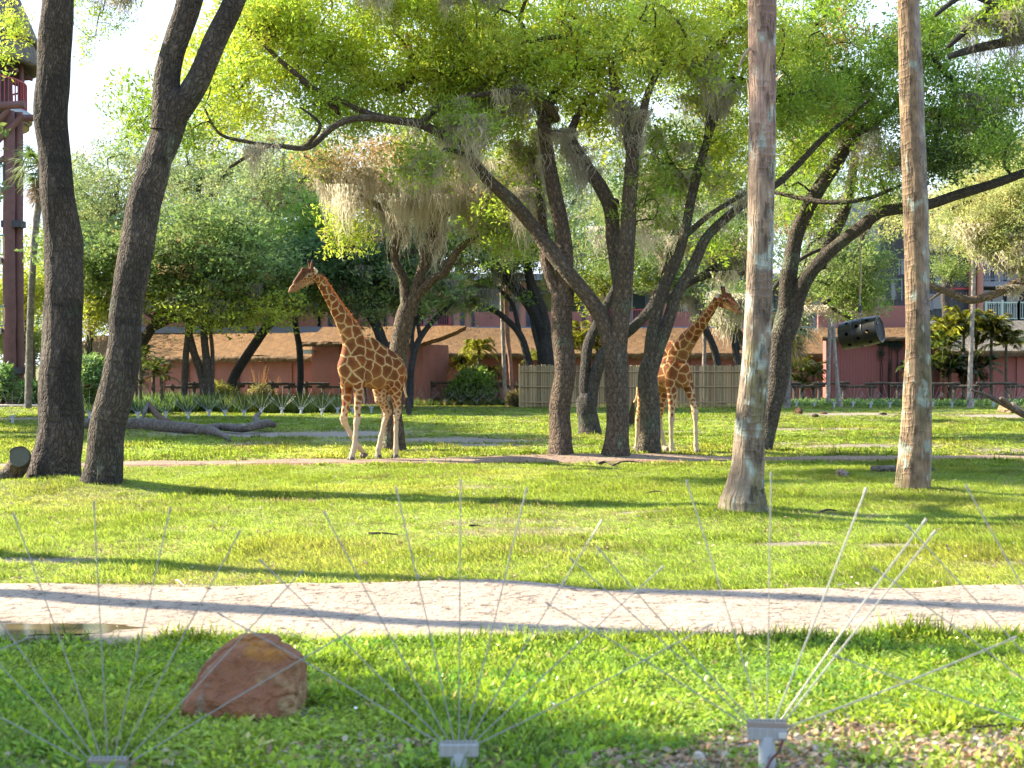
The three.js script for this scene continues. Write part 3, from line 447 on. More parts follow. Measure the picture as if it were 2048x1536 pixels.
function growTree(o) {
  const r = rng(o.seed), near = o.d < 40, t = thing(o.name ?? 'oak_tree', o.label, 'tree', V(0, 0, 0), o.group);
  const nodes = [], trunk = new Bag(), tint = barkTint(o.bark ?? [0.36, 0.30, 0.245], o.lichen ?? -0.3, o.seed, o.darkBark, o.bands);
  o.limbs.forEach((L, li) => {
    const pts = [], rad = [];
    L.p.forEach(([px, py, dd = 0], k) => { const d = o.d + dd, w = Array.isArray(L.w) ? (L.w[k] ?? L.w[L.w.length - 1]) : L.w; let q = P(px, py, d); if (L.ground && k === 0) q.y = gh(q.x, q.z) - 0.12; pts.push(q); rad.push(Math.max(0.012, w * 0.5 * d / FPX)); });
    const path = curve(pts, rad, near ? 0.09 : 0.3), sd = o.seed + li * 7, cm = path[path.length - 1].l;
    if (o.wiggle !== 0) for (const e of path) { const k = (o.wiggle ?? 1) * Math.min(1, e.l / 0.8) * 0.10 * e.r * 3; e.p.x += k * noise3(e.l * 1.1, sd, 1); e.p.y += k * noise3(e.l * 1.1, sd, 5); e.p.z += k * noise3(e.l * 1.1, sd, 9); }
    { const e = path[path.length - 1], q = path[path.length - 2], tg = e.p.clone().sub(q.p).normalize(); for (const [a, b] of [[0.35, 0.85], [0.65, 0.55], [0.8, 0.15]]) path.push({ p: e.p.clone().addScaledVector(tg, e.r * a), r: e.r * b, l: e.l + e.r * a }); }
    const sides = near ? Math.round(clamp(path[0].r * 110, 12, 48)) : 10;
    tube(trunk, path, sides, { tint, wob: (th, l, rr) => { const flare = L.ground ? 1 + (L.flare ?? 0.16) * Math.exp(-l / 0.35) * (1 + 0.6 * Math.sin(th * 4 + sd) + 0.3 * Math.sin(th * 7 + sd)) : 1; return flare * (1 + 0.07 * noise3(Math.cos(th) * 1.6 + sd, l * 1.6, Math.sin(th) * 1.6) + (near ? 0.035 * noise3(Math.cos(th) * 6 + sd, l * 3.5, Math.sin(th) * 6) : 0)); } });
    let last = -1; path.forEach((e, k) => { if (e.l / cm < (L.from ?? 0.3)) return; if (k % (near ? 3 : 2) && k !== path.length - 1) return; nodes.push({ p: e.p, r: e.r, parent: -2, c: 0, fixed: true }); });
  });
  part(t, 'trunk', trunk.geo(true), near ? barkMat : farBarkMat);
  // crown: cluster points in ellipsoids, joined to the limbs by the nearest twig
  const cl = [];
  for (const [px, py, dd, rx, ry, rd, n0, col, size] of o.crowns ?? []) {
    const n = Math.ceil(n0 * (o.thin ?? (near && !o.per ? 0.7 : 1)));
    const d = o.d + dd, c = P(px, py, d), sx = rx * d / FPX, sy = ry * d / FPX; let made = 0, guard = 0;
    while (made < n && guard++ < n * 12) {
      const u = r() * 2 - 1, a = r() * 6.283, q = Math.pow(r(), 0.42), w = Math.sqrt(1 - u * u), e = V(w * Math.cos(a) * q * sx, u * q * sy, w * Math.sin(a) * q * rd).add(c);
      const f = 1 / (o.gap ?? (near ? 0.9 : 2.2)); if (fbm(e.x * f + o.seed, e.y * f, e.z * f, 2) < (o.hole ?? (near ? -0.02 : -0.12)) && r() < 0.9) continue;
      if (e.y < (o.floor ?? 2.2)) continue;
      cl.push({ p: e, col: col ?? o.col ?? 'oak', s: size ?? 1 }); made++;
    }
  }
  const best = cl.map((c) => { let k = -1, m = 1e9; nodes.forEach((n, i) => { const q = c.p.distanceToSquared(n.p) + (c.p.y < n.p.y ? 0.2 : 0); if (q < m) { m = q; k = i; } }); return [k, m]; });
  const done = new Uint8Array(cl.length), ends = []; const big = cl.length;
  for (let s = 0; s < big; s++) {
    let k = -1, m = 1e12; for (let i = 0; i < big; i++) if (!done[i] && best[i][1] < m) { m = best[i][1]; k = i; }
    if (k < 0 || best[k][0] < 0) break; done[k] = 1;
    const from = best[k][0], a = nodes[from].p, b = cl[k].p, L = Math.sqrt(m), steps = Math.max(2, Math.min(6, Math.round(L / (near ? 0.35 : 1.1)))); let par = from; const added = [];
    const lift = 0.10 * L, jx = (r() - 0.5) * 0.22 * L, jz = (r() - 0.5) * 0.22 * L;
    for (let i = 1; i <= steps; i++) { const u = i / steps, e = a.clone().lerp(b, u); if (i < steps) { const h = Math.sin(Math.PI * u); e.y += lift * h; e.x += jx * h + (r() - 0.5) * 0.05 * L; e.z += jz * h + (r() - 0.5) * 0.05 * L; } nodes.push({ p: e, parent: par, c: i === steps ? 1 : 0, r: 0 }); par = nodes.length - 1; added.push(par); }
    ends.push({ at: par, col: cl[k].col, s: cl[k].s });
    for (let i = 0; i < big; i++) if (!done[i]) for (const n of added) { const q = cl[i].p.distanceToSquared(nodes[n].p) * 1.1; if (q < best[i][1]) best[i] = [n, q]; }
  }
  for (let i = nodes.length - 1; i >= 0; i--) { const n = nodes[i]; if (n.parent >= 0) nodes[n.parent].c += n.c; }
  if (ends.length) {
    const tw = new Bag(), k0 = (o.twig ?? 1) * (near ? 0.0066 : 0.012), rad = (n) => n.fixed ? Math.min(n.r * 0.8, k0 * Math.pow(n.c + 1, 0.48)) : k0 * Math.pow(n.c + 0.4, 0.48), kids = new Map();
    nodes.forEach((n, i) => { if (n.parent >= 0) { if (!kids.has(n.parent)) kids.set(n.parent, []); kids.get(n.parent).push(i); } });
    const run = (a, i) => { const path = [{ p: nodes[a].p, r: Math.min(rad(nodes[a]), rad(nodes[i]) * 1.25), l: 0 }]; let q = i; for (;;) { path.push({ p: nodes[q].p, r: rad(nodes[q]), l: path[path.length - 1].l + nodes[q].p.distanceTo(path[path.length - 1].p) }); const ks = kids.get(q); if (!ks) break; ks.sort((x, y) => nodes[y].c - nodes[x].c); for (let z = 1; z < ks.length; z++) run(q, ks[z]); q = ks[0]; } tube(tw, path, near ? (path[1].r > 0.02 ? 7 : 5) : 4, { capEnd: false, tint }); };
    nodes.forEach((n, i) => { if (n.fixed && kids.get(i)) for (const k of kids.get(i)) run(i, k); });
    part(t, 'branches', tw.geo(), farBarkMat, 'stuff');
    const kind = o.leaf ?? (near ? 'mid' : o.d < 85 ? 'far' : 'faint'), lists = [[], [], []], per = o.per ?? (near ? 11 : 9), sp = o.spread ?? (near ? 0.46 : kind === 'far' ? 0.95 : 1.4), M4 = new THREE.Matrix4(), Q = new THREE.Quaternion(), E = new THREE.Euler();
    for (const e of ends) {
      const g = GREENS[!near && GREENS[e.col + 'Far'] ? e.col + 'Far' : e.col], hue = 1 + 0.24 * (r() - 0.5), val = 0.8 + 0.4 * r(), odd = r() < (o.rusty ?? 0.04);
      for (let k = 0; k < per; k++) {
        const gx = r() + r() + r() - 1.5, gy = r() + r() + r() - 1.5, gz = r() + r() + r() - 1.5, s = (0.6 + 0.85 * r()) * e.s, n = nodes[e.at].p;
        M4.compose(V(n.x + gx * sp * 1.15, n.y + gy * sp * 0.75, n.z + gz * sp * 1.15), Q.setFromEuler(E.set((r() - 0.5) * 1.2, r() * 6.283, (r() - 0.5) * 1.2)), V(s, s, s));
        const q = val * (0.75 + 0.5 * r()), h2 = hue * (1 + 0.2 * (r() - 0.5)), c = odd && r() < 0.6 ? GREENS.rust : g;
        lists[(k + (r() * 3 | 0)) % 3].push({ m: M4.clone(), c: RGB(c[0] * q * h2, c[1] * q, c[2] * q) });
      }
    }
    lists.forEach((l, k) => l.length && instanced(t, 'crown', SPRAY[kind][k], near ? leafMat : farLeafMat, l));
  }
  if (o.moss) {
    const lists = [[], []], Q = new THREE.Quaternion(), E = new THREE.Euler();
    for (const [px, py, dd, rx, ry, rd, n, len, tone = 1, free = 0] of o.moss) {
      const d = o.d + dd, c = P(px, py, d), sx = rx * d / FPX, sy = ry * d / FPX, inside = nodes.filter((q) => ((q.p.x - c.x) / sx) ** 2 + ((q.p.y - c.y) / sy) ** 2 + ((q.p.z - c.z) / rd) ** 2 < 1);
      for (let k = 0; k < n; k++) {
        let p; if (inside.length > 4 && !free) { const q = inside[r() * inside.length | 0]; p = q.p.clone().add(V((r() - 0.5) * 0.16, -q.r * 0.5, (r() - 0.5) * 0.16)); }
        else p = V(c.x + (r() * 2 - 1) * sx * 0.8, c.y + (r() * 2 - 1) * sy * 0.8, c.z + (r() * 2 - 1) * rd * 0.6);
        const s = len * (0.5 + 0.9 * r()), w = near ? 0.7 + 0.7 * r() : 1 + 0.8 * r(), q = tone * (0.7 + 0.6 * r());
        lists[r() < 0.5 ? 0 : 1].push({ m: new THREE.Matrix4().compose(p, Q.setFromEuler(E.set((r() - 0.5) * 0.12, r() * 6.283, (r() - 0.5) * 0.12)), V(w, s, w)), c: RGB(0.52 * q, 0.47 * q, 0.37 * q) });
      }
    }
    lists.forEach((l, k) => l.length && instanced(t, 'hanging_moss', MOSS[near ? 'near' : 'far'][k], mossMat, l));
  }
  return t;
}
const L = (w, ...p) => ({ w, p });
const LG = (w, flare, ...p) => ({ w, p, ground: true, flare });

// the two big oaks at the left, wrapped in wire mesh
{
  const d = 23, t = growTree({ d, seed: 11, name: 'oak_tree', label: 'thick upright dark oak trunk nearest the left edge, beside the forked leaning trunk', bark: [0.20, 0.165, 0.14], lichen: -0.2, darkBark: 0.5, leaf: 'near', col: 'sun', bands: [[P(117, 326, 23).y, 0.055], [P(123, 612, 23).y, 0.04]],
    limbs: [LG([107, 96, 88, 85, 77, 76, 75, 67, 62, 67, 66, 62, 60], 0.12, [109, 985], [109, 940], [113, 850], [114, 790], [121, 700], [127, 600], [130, 500], [124, 400], [117, 300], [107, 200], [107, 100], [112, 0], [118, -120]), L([56, 40, 22], [118, -110], [60, -260, 1], [-60, -420, 2]), L([50, 34, 18], [118, -110], [190, -300, -1], [300, -480, -2]), L([40, 26, 12], [115, -60], [150, -40, 1.5], [230, -90, 2.4], [300, -40, 2.8]), L([30, 20, 8], [110, -40], [40, -60, -1], [-10, -40, -1.4])],
    crowns: [[-60, -460, 2, 170, 120, 3, 40], [220, -520, -1, 180, 120, 3, 40], [30, 40, -1.3, 26, 55, 0.35, 7, 'sun', 0.8], [215, 30, 2.5, 85, 75, 0.7, 16, 'oak', 0.75], [270, -30, 2.6, 60, 40, 0.6, 9, 'oak', 0.9], [5, 110, -1.3, 20, 40, 0.3, 3, 'sun', 0.8], [175, 95, 2.4, 14, 30, 0.3, 2, 'oak', 0.8]], twig: 0.4, per: 9, spread: 0.2,
    moss: [[215, 30, 2.5, 80, 60, 0.8, 3, 0.55, 0.6]] });
}
{
  const d = 22, t = growTree({ d, seed: 12, name: 'oak_tree', label: 'leaning dark oak trunk forking into two stems, right of the upright left trunk', bark: [0.20, 0.165, 0.135], lichen: -0.13, darkBark: 0.4, leaf: 'near', col: 'oak', bands: [[P(316, 322, 22).y, 0.06], [P(249, 646, 22).y, 0.05], [P(330, 236, 22).y, 0.012]],
    limbs: [LG([78, 74, 70, 70, 66, 66, 66, 64, 60, 62, 62], 0.1, [201, 1000], [203, 960], [209, 900], [224, 800], [243, 690], [250, 620], [283, 450], [310, 350], [315, 318], [335, 245], [346, 200]), L([52, 52, 50, 52, 50, 44], [326, 260], [334, 170], [348, 100], [379, 0], [400, -80], [440, -220]), L([50, 48, 46, 45, 44, 40], [338, 250], [380, 190], [408, 130], [432, 60], [460, 0], [520, -130]), L([40, 22], [430, -200], [300, -420, 2]), L([40, 22], [510, -110], [700, -330, -1]), L([22, 12, 6], [378, -40], [340, -90, 1.5], [300, -110, 2])],
    crowns: [[300, -480, 2, 190, 110, 3, 36], [720, -400, -1, 200, 110, 3, 40], [300, -90, 2, 60, 40, 0.6, 6, 'oak', 0.8]], twig: 0.5, per: 9, spread: 0.2 });
}
// the middle group
growTree({ d: 30.2, seed: 21, label: 'straight brown oak trunk with a mossy foot, left of the branching middle oak', bark: [0.29, 0.215, 0.16], lichen: -0.27, col: 'sun',
  limbs: [LG([50, 43, 42, 42, 42, 30], 0.2, [1120, 918], [1122, 880], [1125, 757], [1128, 650], [1128, 600], [1127, 570]), L([26, 23, 20, 18, 14], [1122, 600], [1097, 540], [1089, 494, 0.3], [1080, 420, 0.6], [1068, 340, 1]), L([38, 35, 31, 29, 27, 24, 18], [1129, 612], [1133, 518], [1124, 450], [1109, 376], [1096, 307], [1088, 239], [1110, 190, 0.4]), L([18, 15, 14, 13, 11, 8], [1100, 236], [1113, 236, -0.3], [1089, 205, -0.6], [1055, 188, -0.9], [1010, 181, -1.2], [930, 196, -1.4]), L([16, 13, 10, 8], [1090, 250], [1054, 198, 0.5], [976, 236, 0.8], [935, 256, 1]), L([18, 12, 8], [1105, 195, 0.4], [1160, 120, 0.8], [1180, 30, 1]), L([15, 10, 6], [1092, 230], [1040, 120, 0.8], [980, 30, 1])],
  crowns: [[1000, 100, 0, 190, 125, 2.6, 190, 'sun'], [1120, 60, 0.8, 140, 110, 2.4, 100, 'sun'], [980, 230, 0.6, 110, 50, 1.4, 40, 'oak'], [1010, -120, 1, 260, 90, 3.5, 130, 'sun'], [1010, 400, 1.2, 70, 90, 1.2, 26, 'oak'], [1060, 300, 1.5, 60, 80, 1, 20, 'sun'], [1185, 235, 1.2, 80, 60, 1.4, 30, 'sun']],
  moss: [[1000, 250, 0, 150, 90, 1.8, 80, 0.85], [1080, 330, 0.6, 60, 120, 1.2, 34, 1.0], [1070, 420, 0.8, 40, 70, 1, 12, 0.8], [940, -25, -2.5, 75, 14, 0.6, 20, 0.75, 0.5], [750, -20, -2.5, 40, 10, 0.5, 8, 0.8, 0.9]] });
growTree({ d: 30.0, seed: 22, label: 'branching middle oak sending one long limb up to the left above the giraffe', bark: [0.27, 0.21, 0.16], lichen: -0.16, col: 'sun',
  limbs: [LG([54, 47, 46, 47, 36], 0.2, [1231, 922], [1232, 880], [1231, 800], [1231, 720], [1226, 672]),
    L([36, 33, 30, 30, 29, 28, 26, 24, 22, 20, 18, 16, 13, 9, 6], [1228, 706], [1205, 642], [1177, 597], [1143, 556], [1106, 508], [1068, 455], [1024, 403, -0.3], [976, 359, -0.5], [935, 308, -0.8], [893, 274, -1], [840, 248, -1.1], [791, 241, -1.2], [747, 229, -1.3], [696, 208, -1.3], [600, 164, -1.4]),
    L([12, 10, 7, 4], [620, 172, -1.4], [572, 130, -1.4], [520, 80, -1.2], [470, 30, -1]),
    L([15, 14, 13, 11, 9, 6], [800, 241, -1.2], [720, 236, -1.5], [668, 253, -1.8], [615, 296, -2], [533, 294, -2.2], [460, 334, -2.3]), L([9, 8, 6, 4], [560, 294, -2.2], [500, 285, -2.1], [440, 268, -2], [408, 214, -1.9]), L([9, 7, 4], [606, 298, -2], [640, 252, -2.2], [600, 215, -2.3]),
    L([17, 14, 12, 9, 6], [840, 250, -1.1], [870, 218, -0.8], [907, 202, -0.5], [948, 185, -0.2], [1000, 150, 0]), L([11, 9, 6], [940, 314, -0.8], [900, 300, -1.3], [866, 308, -1.6]),
    L([34, 31, 29, 29, 28, 27, 25, 22, 20], [1230, 700], [1243, 587], [1236, 520, 0.2], [1228, 478, 0.3], [1221, 420, 0.3], [1200, 372, 0.3], [1174, 335, 0.3], [1147, 294, 0.3], [1134, 268, 0.3]), L([14, 11, 8], [1136, 272, 0.3], [1095, 262, -0.3], [1074, 245, -0.6]), L([18, 14, 10, 6], [1136, 276, 0.3], [1160, 219, 0.5], [1181, 191, 0.7], [1200, 120, 0.8]), L([16, 18], [1222, 412, 0.3], [1231, 404, 0.1]),
    L([38, 34, 32, 30, 28], [1234, 705], [1250, 587, -0.2], [1256, 495, -0.3], [1260, 410, -0.3], [1266, 290, -0.3]), L([22, 20, 16, 10], [1264, 310, -0.3], [1249, 239, -0.3], [1230, 180, -0.2], [1222, 100, 0]), L([22, 18, 14, 9], [1266, 300, -0.3], [1282, 240, -0.5], [1298, 180, -0.6], [1340, 100, -0.7])],
  crowns: [[570, 100, 0.2, 190, 125, 1.9, 190, 'sun'], [450, 190, -0.6, 80, 80, 1.3, 36, 'sun'], [780, 120, 0.6, 190, 120, 2.1, 210, 'sun'], [560, 20, -1, 200, 70, 2.5, 70, 'sun'], [820, 20, 0, 200, 70, 2.8, 80, 'sun'], [700, 225, -0.6, 130, 40, 1.0, 34, 'oak'], [1240, 120, 0, 140, 120, 2.6, 120, 'sun'], [700, -120, -1, 300, 70, 3, 110, 'sun'], [295, 215, -2.3, 48, 60, 0.8, 20, 'oak'], [1330, 60, -0.6, 90, 90, 2, 50, 'sun'], [860, 330, -1.3, 70, 30, 0.8, 14, 'oak'], [930, 260, -0.8, 60, 36, 1, 20, 'oak'], [1290, 400, 0, 40, 70, 1, 12, 'oak'], [400, 270, -2, 40, 40, 0.6, 10, 'oak']],
  moss: [[900, 300, -0.9, 130, 70, 1.2, 60, 0.9, 1.1], [1230, 270, 0, 90, 80, 1.6, 40, 0.9], [516, 300, -2.2, 14, 14, 0.5, 6, 0.85], [940, 0, 0, 90, 40, 2, 10, 0.8, 0.5], [750, 10, -0.5, 80, 40, 2, 9, 0.6, 0.8], [1140, 270, 0.3, 50, 40, 1, 16, 0.7], [570, 40, -1.3, 60, 60, 1.6, 5, 0.6, 0.8]] });
growTree({ d: 31, seed: 23, label: 'lichen covered oak leaning right into two long limbs, before the right giraffe', bark: [0.25, 0.215, 0.165], lichen: -0.03, col: 'sun',
  limbs: [LG([50, 42, 40, 41, 30], 0.22, [1296, 915], [1296, 880], [1295, 826], [1297, 752], [1303, 717]), L([30, 26, 24, 23, 22, 20, 19, 18, 16], [1299, 745], [1302, 686], [1311, 639], [1327, 592], [1346, 540], [1358, 500], [1374, 438], [1392, 358], [1414, 280]), L([14, 11, 7], [1412, 290], [1417, 219], [1400, 130]), L([14, 11, 8], [1412, 292], [1440, 214], [1470, 150]), L([32, 28, 25, 24, 23, 21, 19, 17, 14, 12], [1300, 745], [1319, 686], [1337, 639], [1354, 592], [1380, 545], [1408, 482], [1448, 440], [1492, 405], [1556, 365, 0.5], [1650, 272, 1]), L([13, 11, 8], [1372, 470], [1420, 430, -0.3], [1490, 386, -0.5]), L([11, 8, 5], [1388, 380], [1340, 320, 0.5], [1310, 250, 0.8]), L([10, 8, 5], [1650, 272, 1], [1690, 240, 1.2], [1740, 200, 1.3])],
  crowns: [[1420, 110, 0.4, 150, 120, 2.6, 170, 'sun'], [1350, 330, 0.5, 90, 80, 1.4, 44, 'oak'], [1450, 320, 0.4, 60, 70, 1.3, 36, 'sun'], [1580, 220, 1, 90, 90, 2, 70, 'oak'], [1400, -110, 0.5, 260, 90, 3.4, 110, 'sun'], [1440, 490, 1, 50, 30, 0.8, 8, 'oak']],
  moss: [[1370, 170, 0, 90, 60, 1.6, 55, 0.85, 1.1], [1330, 300, 0.3, 80, 90, 1.4, 30, 0.8], [1330, 430, 0.4, 60, 60, 1, 12, 0.7], [1460, 400, 0, 80, 60, 1, 10, 0.6]] });
growTree({ d: 33.3, seed: 24, label: 'crooked mossy oak rising straight behind the left giraffe', bark: [0.29, 0.225, 0.17], lichen: -0.17, col: 'rust', hole: -0.3,
  limbs: [LG([48, 41, 40, 38, 37, 28], 0.2, [786, 896], [788, 860], [792, 792], [800, 706], [812, 640], [820, 606]), L([22, 19, 17, 17, 17, 15, 13, 11, 8], [814, 632], [806, 556], [790, 520], [794, 484], [807, 452], [798, 437], [764, 413], [720, 394, -0.3], [690, 396, -0.4]), L([10, 8, 5], [802, 444], [800, 405, 0.3], [788, 366, 0.5]), L([9, 7, 5], [768, 415], [770, 380, -0.3], [762, 350, -0.5]), L([9, 6, 4], [700, 394, -0.4], [690, 360, -0.3], [665, 330]), L([28, 26, 24, 22], [818, 630], [846, 535], [858, 484], [874, 430]), L([15, 12, 9], [874, 436], [874, 376, 0.4], [880, 320, 0.8]), L([18, 16, 14, 11, 8], [874, 434], [907, 420, -0.4], [942, 410, -0.6], [965, 420, -0.8], [1004, 400, -1]), L([19, 18, 17, 15, 13, 11, 8], [832, 596], [866, 559, -0.3], [892, 542, -0.5], [914, 503, -0.7], [942, 481, -0.8], [986, 469, -0.8], [1050, 452, -0.8]), L([8, 6, 4], [942, 412, -0.6], [970, 450, -0.7], [968, 480, -0.7])],
  crowns: [[690, 345, 0, 110, 42, 2, 30, 'rust', 0.75], [800, 320, 0.4, 130, 46, 2.2, 32, 'rust', 0.8], [910, 335, 0.6, 100, 50, 2, 22, 'oak', 0.85], [860, 270, 0, 120, 40, 2, 18, 'oak'], [685, 455, -0.3, 44, 30, 0.8, 12, 'sun'], [640, 320, 0, 50, 30, 1.2, 9, 'oak'], [1000, 420, -0.6, 60, 60, 1, 12, 'rust', 0.8], [1015, 490, -0.6, 50, 30, 0.8, 10, 'oak']], per: 9, thin: 1,
  moss: [[770, 385, -0.5, 110, 40, 1.4, 34, 1.15, 1.2, 1], [880, 375, -0.6, 110, 44, 1.4, 56, 1.15, 1.2, 1], [975, 365, -1, 90, 50, 1.4, 40, 1.05, 1.1, 1], [655, 390, 0, 50, 50, 2, 22, 1.1, 1.2], [730, 365, 0.2, 60, 50, 2, 18, 1.2, 1.2], [810, 350, 0.4, 70, 60, 2, 30, 1.25, 1.2], [890, 370, 0.2, 70, 60, 2, 40, 1.25, 1.1], [960, 390, -0.6, 70, 60, 1.4, 40, 1.1], [1020, 420, -0.8, 50, 50, 1.4, 26, 1.0], [850, 440, 0, 120, 40, 1.6, 34, 1.0]] });
growTree({ d: 42, seed: 25, label: 'dark low forked oak between the middle trunks with limbs sweeping right', bark: [0.17, 0.155, 0.14], lichen: -0.25, col: 'oak', leaf: 'mid', darkBark: 0.3,
  limbs: [LG([44, 40, 40, 42], 0.25, [1180, 868], [1180, 850], [1178, 825], [1178, 805]), L([22, 22, 22, 20, 18, 14], [1172, 815], [1167, 775], [1178, 689], [1203, 631], [1235, 560], [1262, 480]), L([26, 27, 24, 22, 21, 20, 18, 14], [1182, 812], [1190, 757], [1210, 703], [1262, 660], [1302, 617], [1330, 560], [1345, 500], [1350, 430]), L([18, 16, 15, 14, 13, 12, 9], [1262, 662], [1305, 612, 0.5], [1365, 574, 1], [1402, 556, 1.2], [1443, 545, 1.3], [1487, 545, 1.5], [1540, 520, 1.6]), L([14, 12, 9], [1390, 560, 1.2], [1445, 522, 1.5], [1500, 490, 1.8])],
  crowns: [[1280, 440, 0, 110, 70, 2.4, 60], [1440, 480, 1.5, 90, 50, 2, 40], [1230, 520, 0, 50, 50, 1.4, 16]], moss: [[1290, 440, 0, 110, 80, 2, 30, 1.0], [1430, 500, 1.2, 100, 50, 2, 34, 1.1]] });
// right side
growTree({ d: 33.5, seed: 26, label: 'leaning dark oak at the right whose long limb carries the hanging barrel', bark: [0.20, 0.17, 0.14], lichen: -0.13, col: 'deep',
  limbs: [LG([36, 40, 43, 47, 52, 40], 0.15, [1522, 900], [1532, 860], [1545, 780], [1558, 700], [1572, 640], [1588, 580]), L([38, 34, 31, 30, 28, 25, 21], [1572, 640], [1582, 545], [1594, 480], [1612, 430], [1640, 376], [1670, 330], [1697, 286]), L([20, 17, 14, 10], [1690, 296], [1722, 262, -0.3], [1752, 244, -0.4], [1800, 200, -0.5]), L([36, 32, 28, 25, 24, 23, 22, 21, 20, 18, 16], [1578, 630], [1606, 568, -0.2], [1632, 532, -0.4], [1680, 488, -0.6], [1721, 452, -0.8], [1758, 424, -0.9], [1808, 415, -1], [1857, 408, -1.1], [1921, 387, -1.2], [1994, 365, -1.3], [2090, 335, -1.4]), L([24, 23, 21, 18, 12], [1640, 530, 0.3], [1663, 480, 0.8], [1688, 420, 1.1], [1703, 347, 1.4], [1712, 290, 1.6]), L([8, 10, 10, 9, 6], [1540, 382], [1614, 398, -0.8], [1665, 405, -1.2], [1731, 398, -1.5], [1800, 372, -1.6]), L([9, 8, 7, 4], [1570, 545], [1600, 520, 1], [1640, 500, 1.3], [1672, 505, 1.5]), L([12, 8], [1712, 292, 1.6], [1680, 200, 1.5], [1640, 90, 1.2]), L([12, 8], [1800, 200, -0.5], [1850, 110, -0.4], [1900, 20, -0.2])],
  crowns: [[1630, 110, 0.5, 120, 120, 2.6, 130, 'oak'], [1720, 190, 0.5, 110, 90, 2.4, 110, 'deep'], [1790, 120, 0, 110, 110, 2.4, 90, 'deep'], [1940, 250, -1, 120, 100, 2, 130, 'deep'], [1880, 60, 0, 110, 80, 2, 50, 'oak'], [1690, 260, 0.6, 60, 36, 1, 26, 'oak'], [1890, 330, -1, 60, 34, 0.9, 24, 'dark'], [1600, 340, 0.4, 50, 70, 1.3, 22, 'oak'], [1760, 330, -0.6, 80, 36, 1.2, 20, 'oak'], [1620, 440, 1, 50, 40, 1, 12, 'oak'], [1700, -110, 0.4, 260, 90, 3.4, 110, 'deep'], [1745, 385, -1.5, 50, 18, 0.6, 8, 'oak'], [2010, 160, -1, 60, 60, 1.4, 20, 'oak']],
  moss: [[1722, 268, -0.3, 40, 26, 1, 26, 0.55, 1.0], [1900, 215, -1, 90, 50, 1.6, 26, 0.7, 0.7], [1800, 320, -0.8, 70, 30, 1.2, 10, 0.6], [1740, 300, -0.5, 40, 30, 1, 10, 0.8]] });
growTree({ d: 27, seed: 27, label: 'oak limbs hung with grey moss reaching in at the top right corner', bark: [0.16, 0.15, 0.14], lichen: -0.2, col: 'dark',
  limbs: [{ w: [90, 70, 60, 50], p: [[2330, 960], [2320, 600], [2290, 300], [2270, 60]], ground: true }, L([26, 22, 20, 17, 12], [2275, 130], [2160, 60], [2048, 77], [1957, 95], [1900, 112]), L([30, 24, 18, 14, 9], [2272, 70], [2100, -30], [1990, 10], [1935, 55], [1896, 92]), L([16, 12, 8], [1990, 10], [1930, -10], [1870, 30])],
  crowns: [[2010, 20, 0, 70, 40, 1, 16, 'oak'], [2150, 180, 0, 90, 120, 1.6, 20, 'oak'], [2200, -150, 0, 260, 130, 3, 70, 'oak']], per: 12, moss: [[1990, 70, 0, 80, 50, 1.4, 20, 0.7, 0.6], [2040, 30, 0, 60, 60, 1.4, 14, 0.8, 0.5]] });
growTree({ d: 46, seed: 28, label: 'pale leaved mossy oak reaching in from the right edge with a low sagging limb', bark: [0.42, 0.31, 0.22], lichen: -0.4, col: 'pale', leaf: 'mid', hole: -0.16,
  limbs: [{ w: [60, 50, 46, 40], p: [[2230, 860], [2225, 700], [2210, 560], [2200, 400]], ground: true }, L([24, 20, 18, 17, 16, 14, 11, 8, 5], [2218, 620], [2110, 552], [2044, 560], [1994, 585], [1943, 602], [1899, 586], [1862, 572], [1845, 560], [1830, 555]), L([6, 4, 3], [1915, 592], [1900, 560], [1912, 530]), L([6, 4], [1885, 582], [1860, 600]), L([26, 18, 14, 9, 5], [2200, 480], [2080, 430], [2010, 400], [1950, 400], [1900, 420]), L([20, 14, 8], [2200, 420], [2080, 330], [1990, 300])],
  crowns: [[2000, 420, 0, 90, 90, 2.6, 150], [1965, 450, 0.4, 55, 70, 1.8, 36], [2060, 360, 0, 80, 80, 2.4, 70], [1905, 535, 0, 24, 18, 0.6, 7, 'oak'], [2030, 500, -0.5, 60, 40, 1.4, 30], [1990, 300, 1, 80, 40, 1.6, 26]], per: 20, spread: 0.42, twig: 0.8, moss: [[1990, 480, 0, 90, 60, 2, 80, 0.95, 1.15], [2020, 540, 0, 70, 30, 1.6, 20, 0.7]] });
growTree({ d: 55, seed: 29, label: 'spreading green oak with a moss fringe between the leaning oak and the hanging barrel', col: 'oak', leaf: 'far', bark: [0.2, 0.17, 0.15],
  limbs: [LG([22, 16, 14, 12], 0.2, [1512, 822], [1500, 740], [1480, 670], [1440, 590]), L([13, 10, 8, 6], [1490, 700], [1560, 640], [1640, 610], [1705, 640]), L([12, 9, 6], [1490, 690], [1560, 560], [1660, 480]), L([10, 7], [1640, 612], [1720, 560], [1790, 520])],
  crowns: [[1660, 530, 0, 110, 80, 3.4, 80, 'oak', 0.6], [1620, 430, 1, 90, 70, 3, 46, 'haze', 0.6], [1735, 565, 0, 55, 55, 2.4, 28, 'oak', 0.6], [1780, 440, -3, 40, 50, 2.0, 16, 'pale', 0.55], [1470, 610, 0, 60, 40, 2, 20, 'oak', 0.6], [1700, 600, 0, 60, 30, 2, 20, 'deep', 0.6]], per: 11, spread: 0.62, moss: [[1690, 620, 0, 110, 40, 2.6, 30, 0.7], [1470, 620, 0, 80, 40, 2.4, 50, 1.2, 1.1], [1600, 500, 0, 90, 70, 2, 20, 0.9]] });
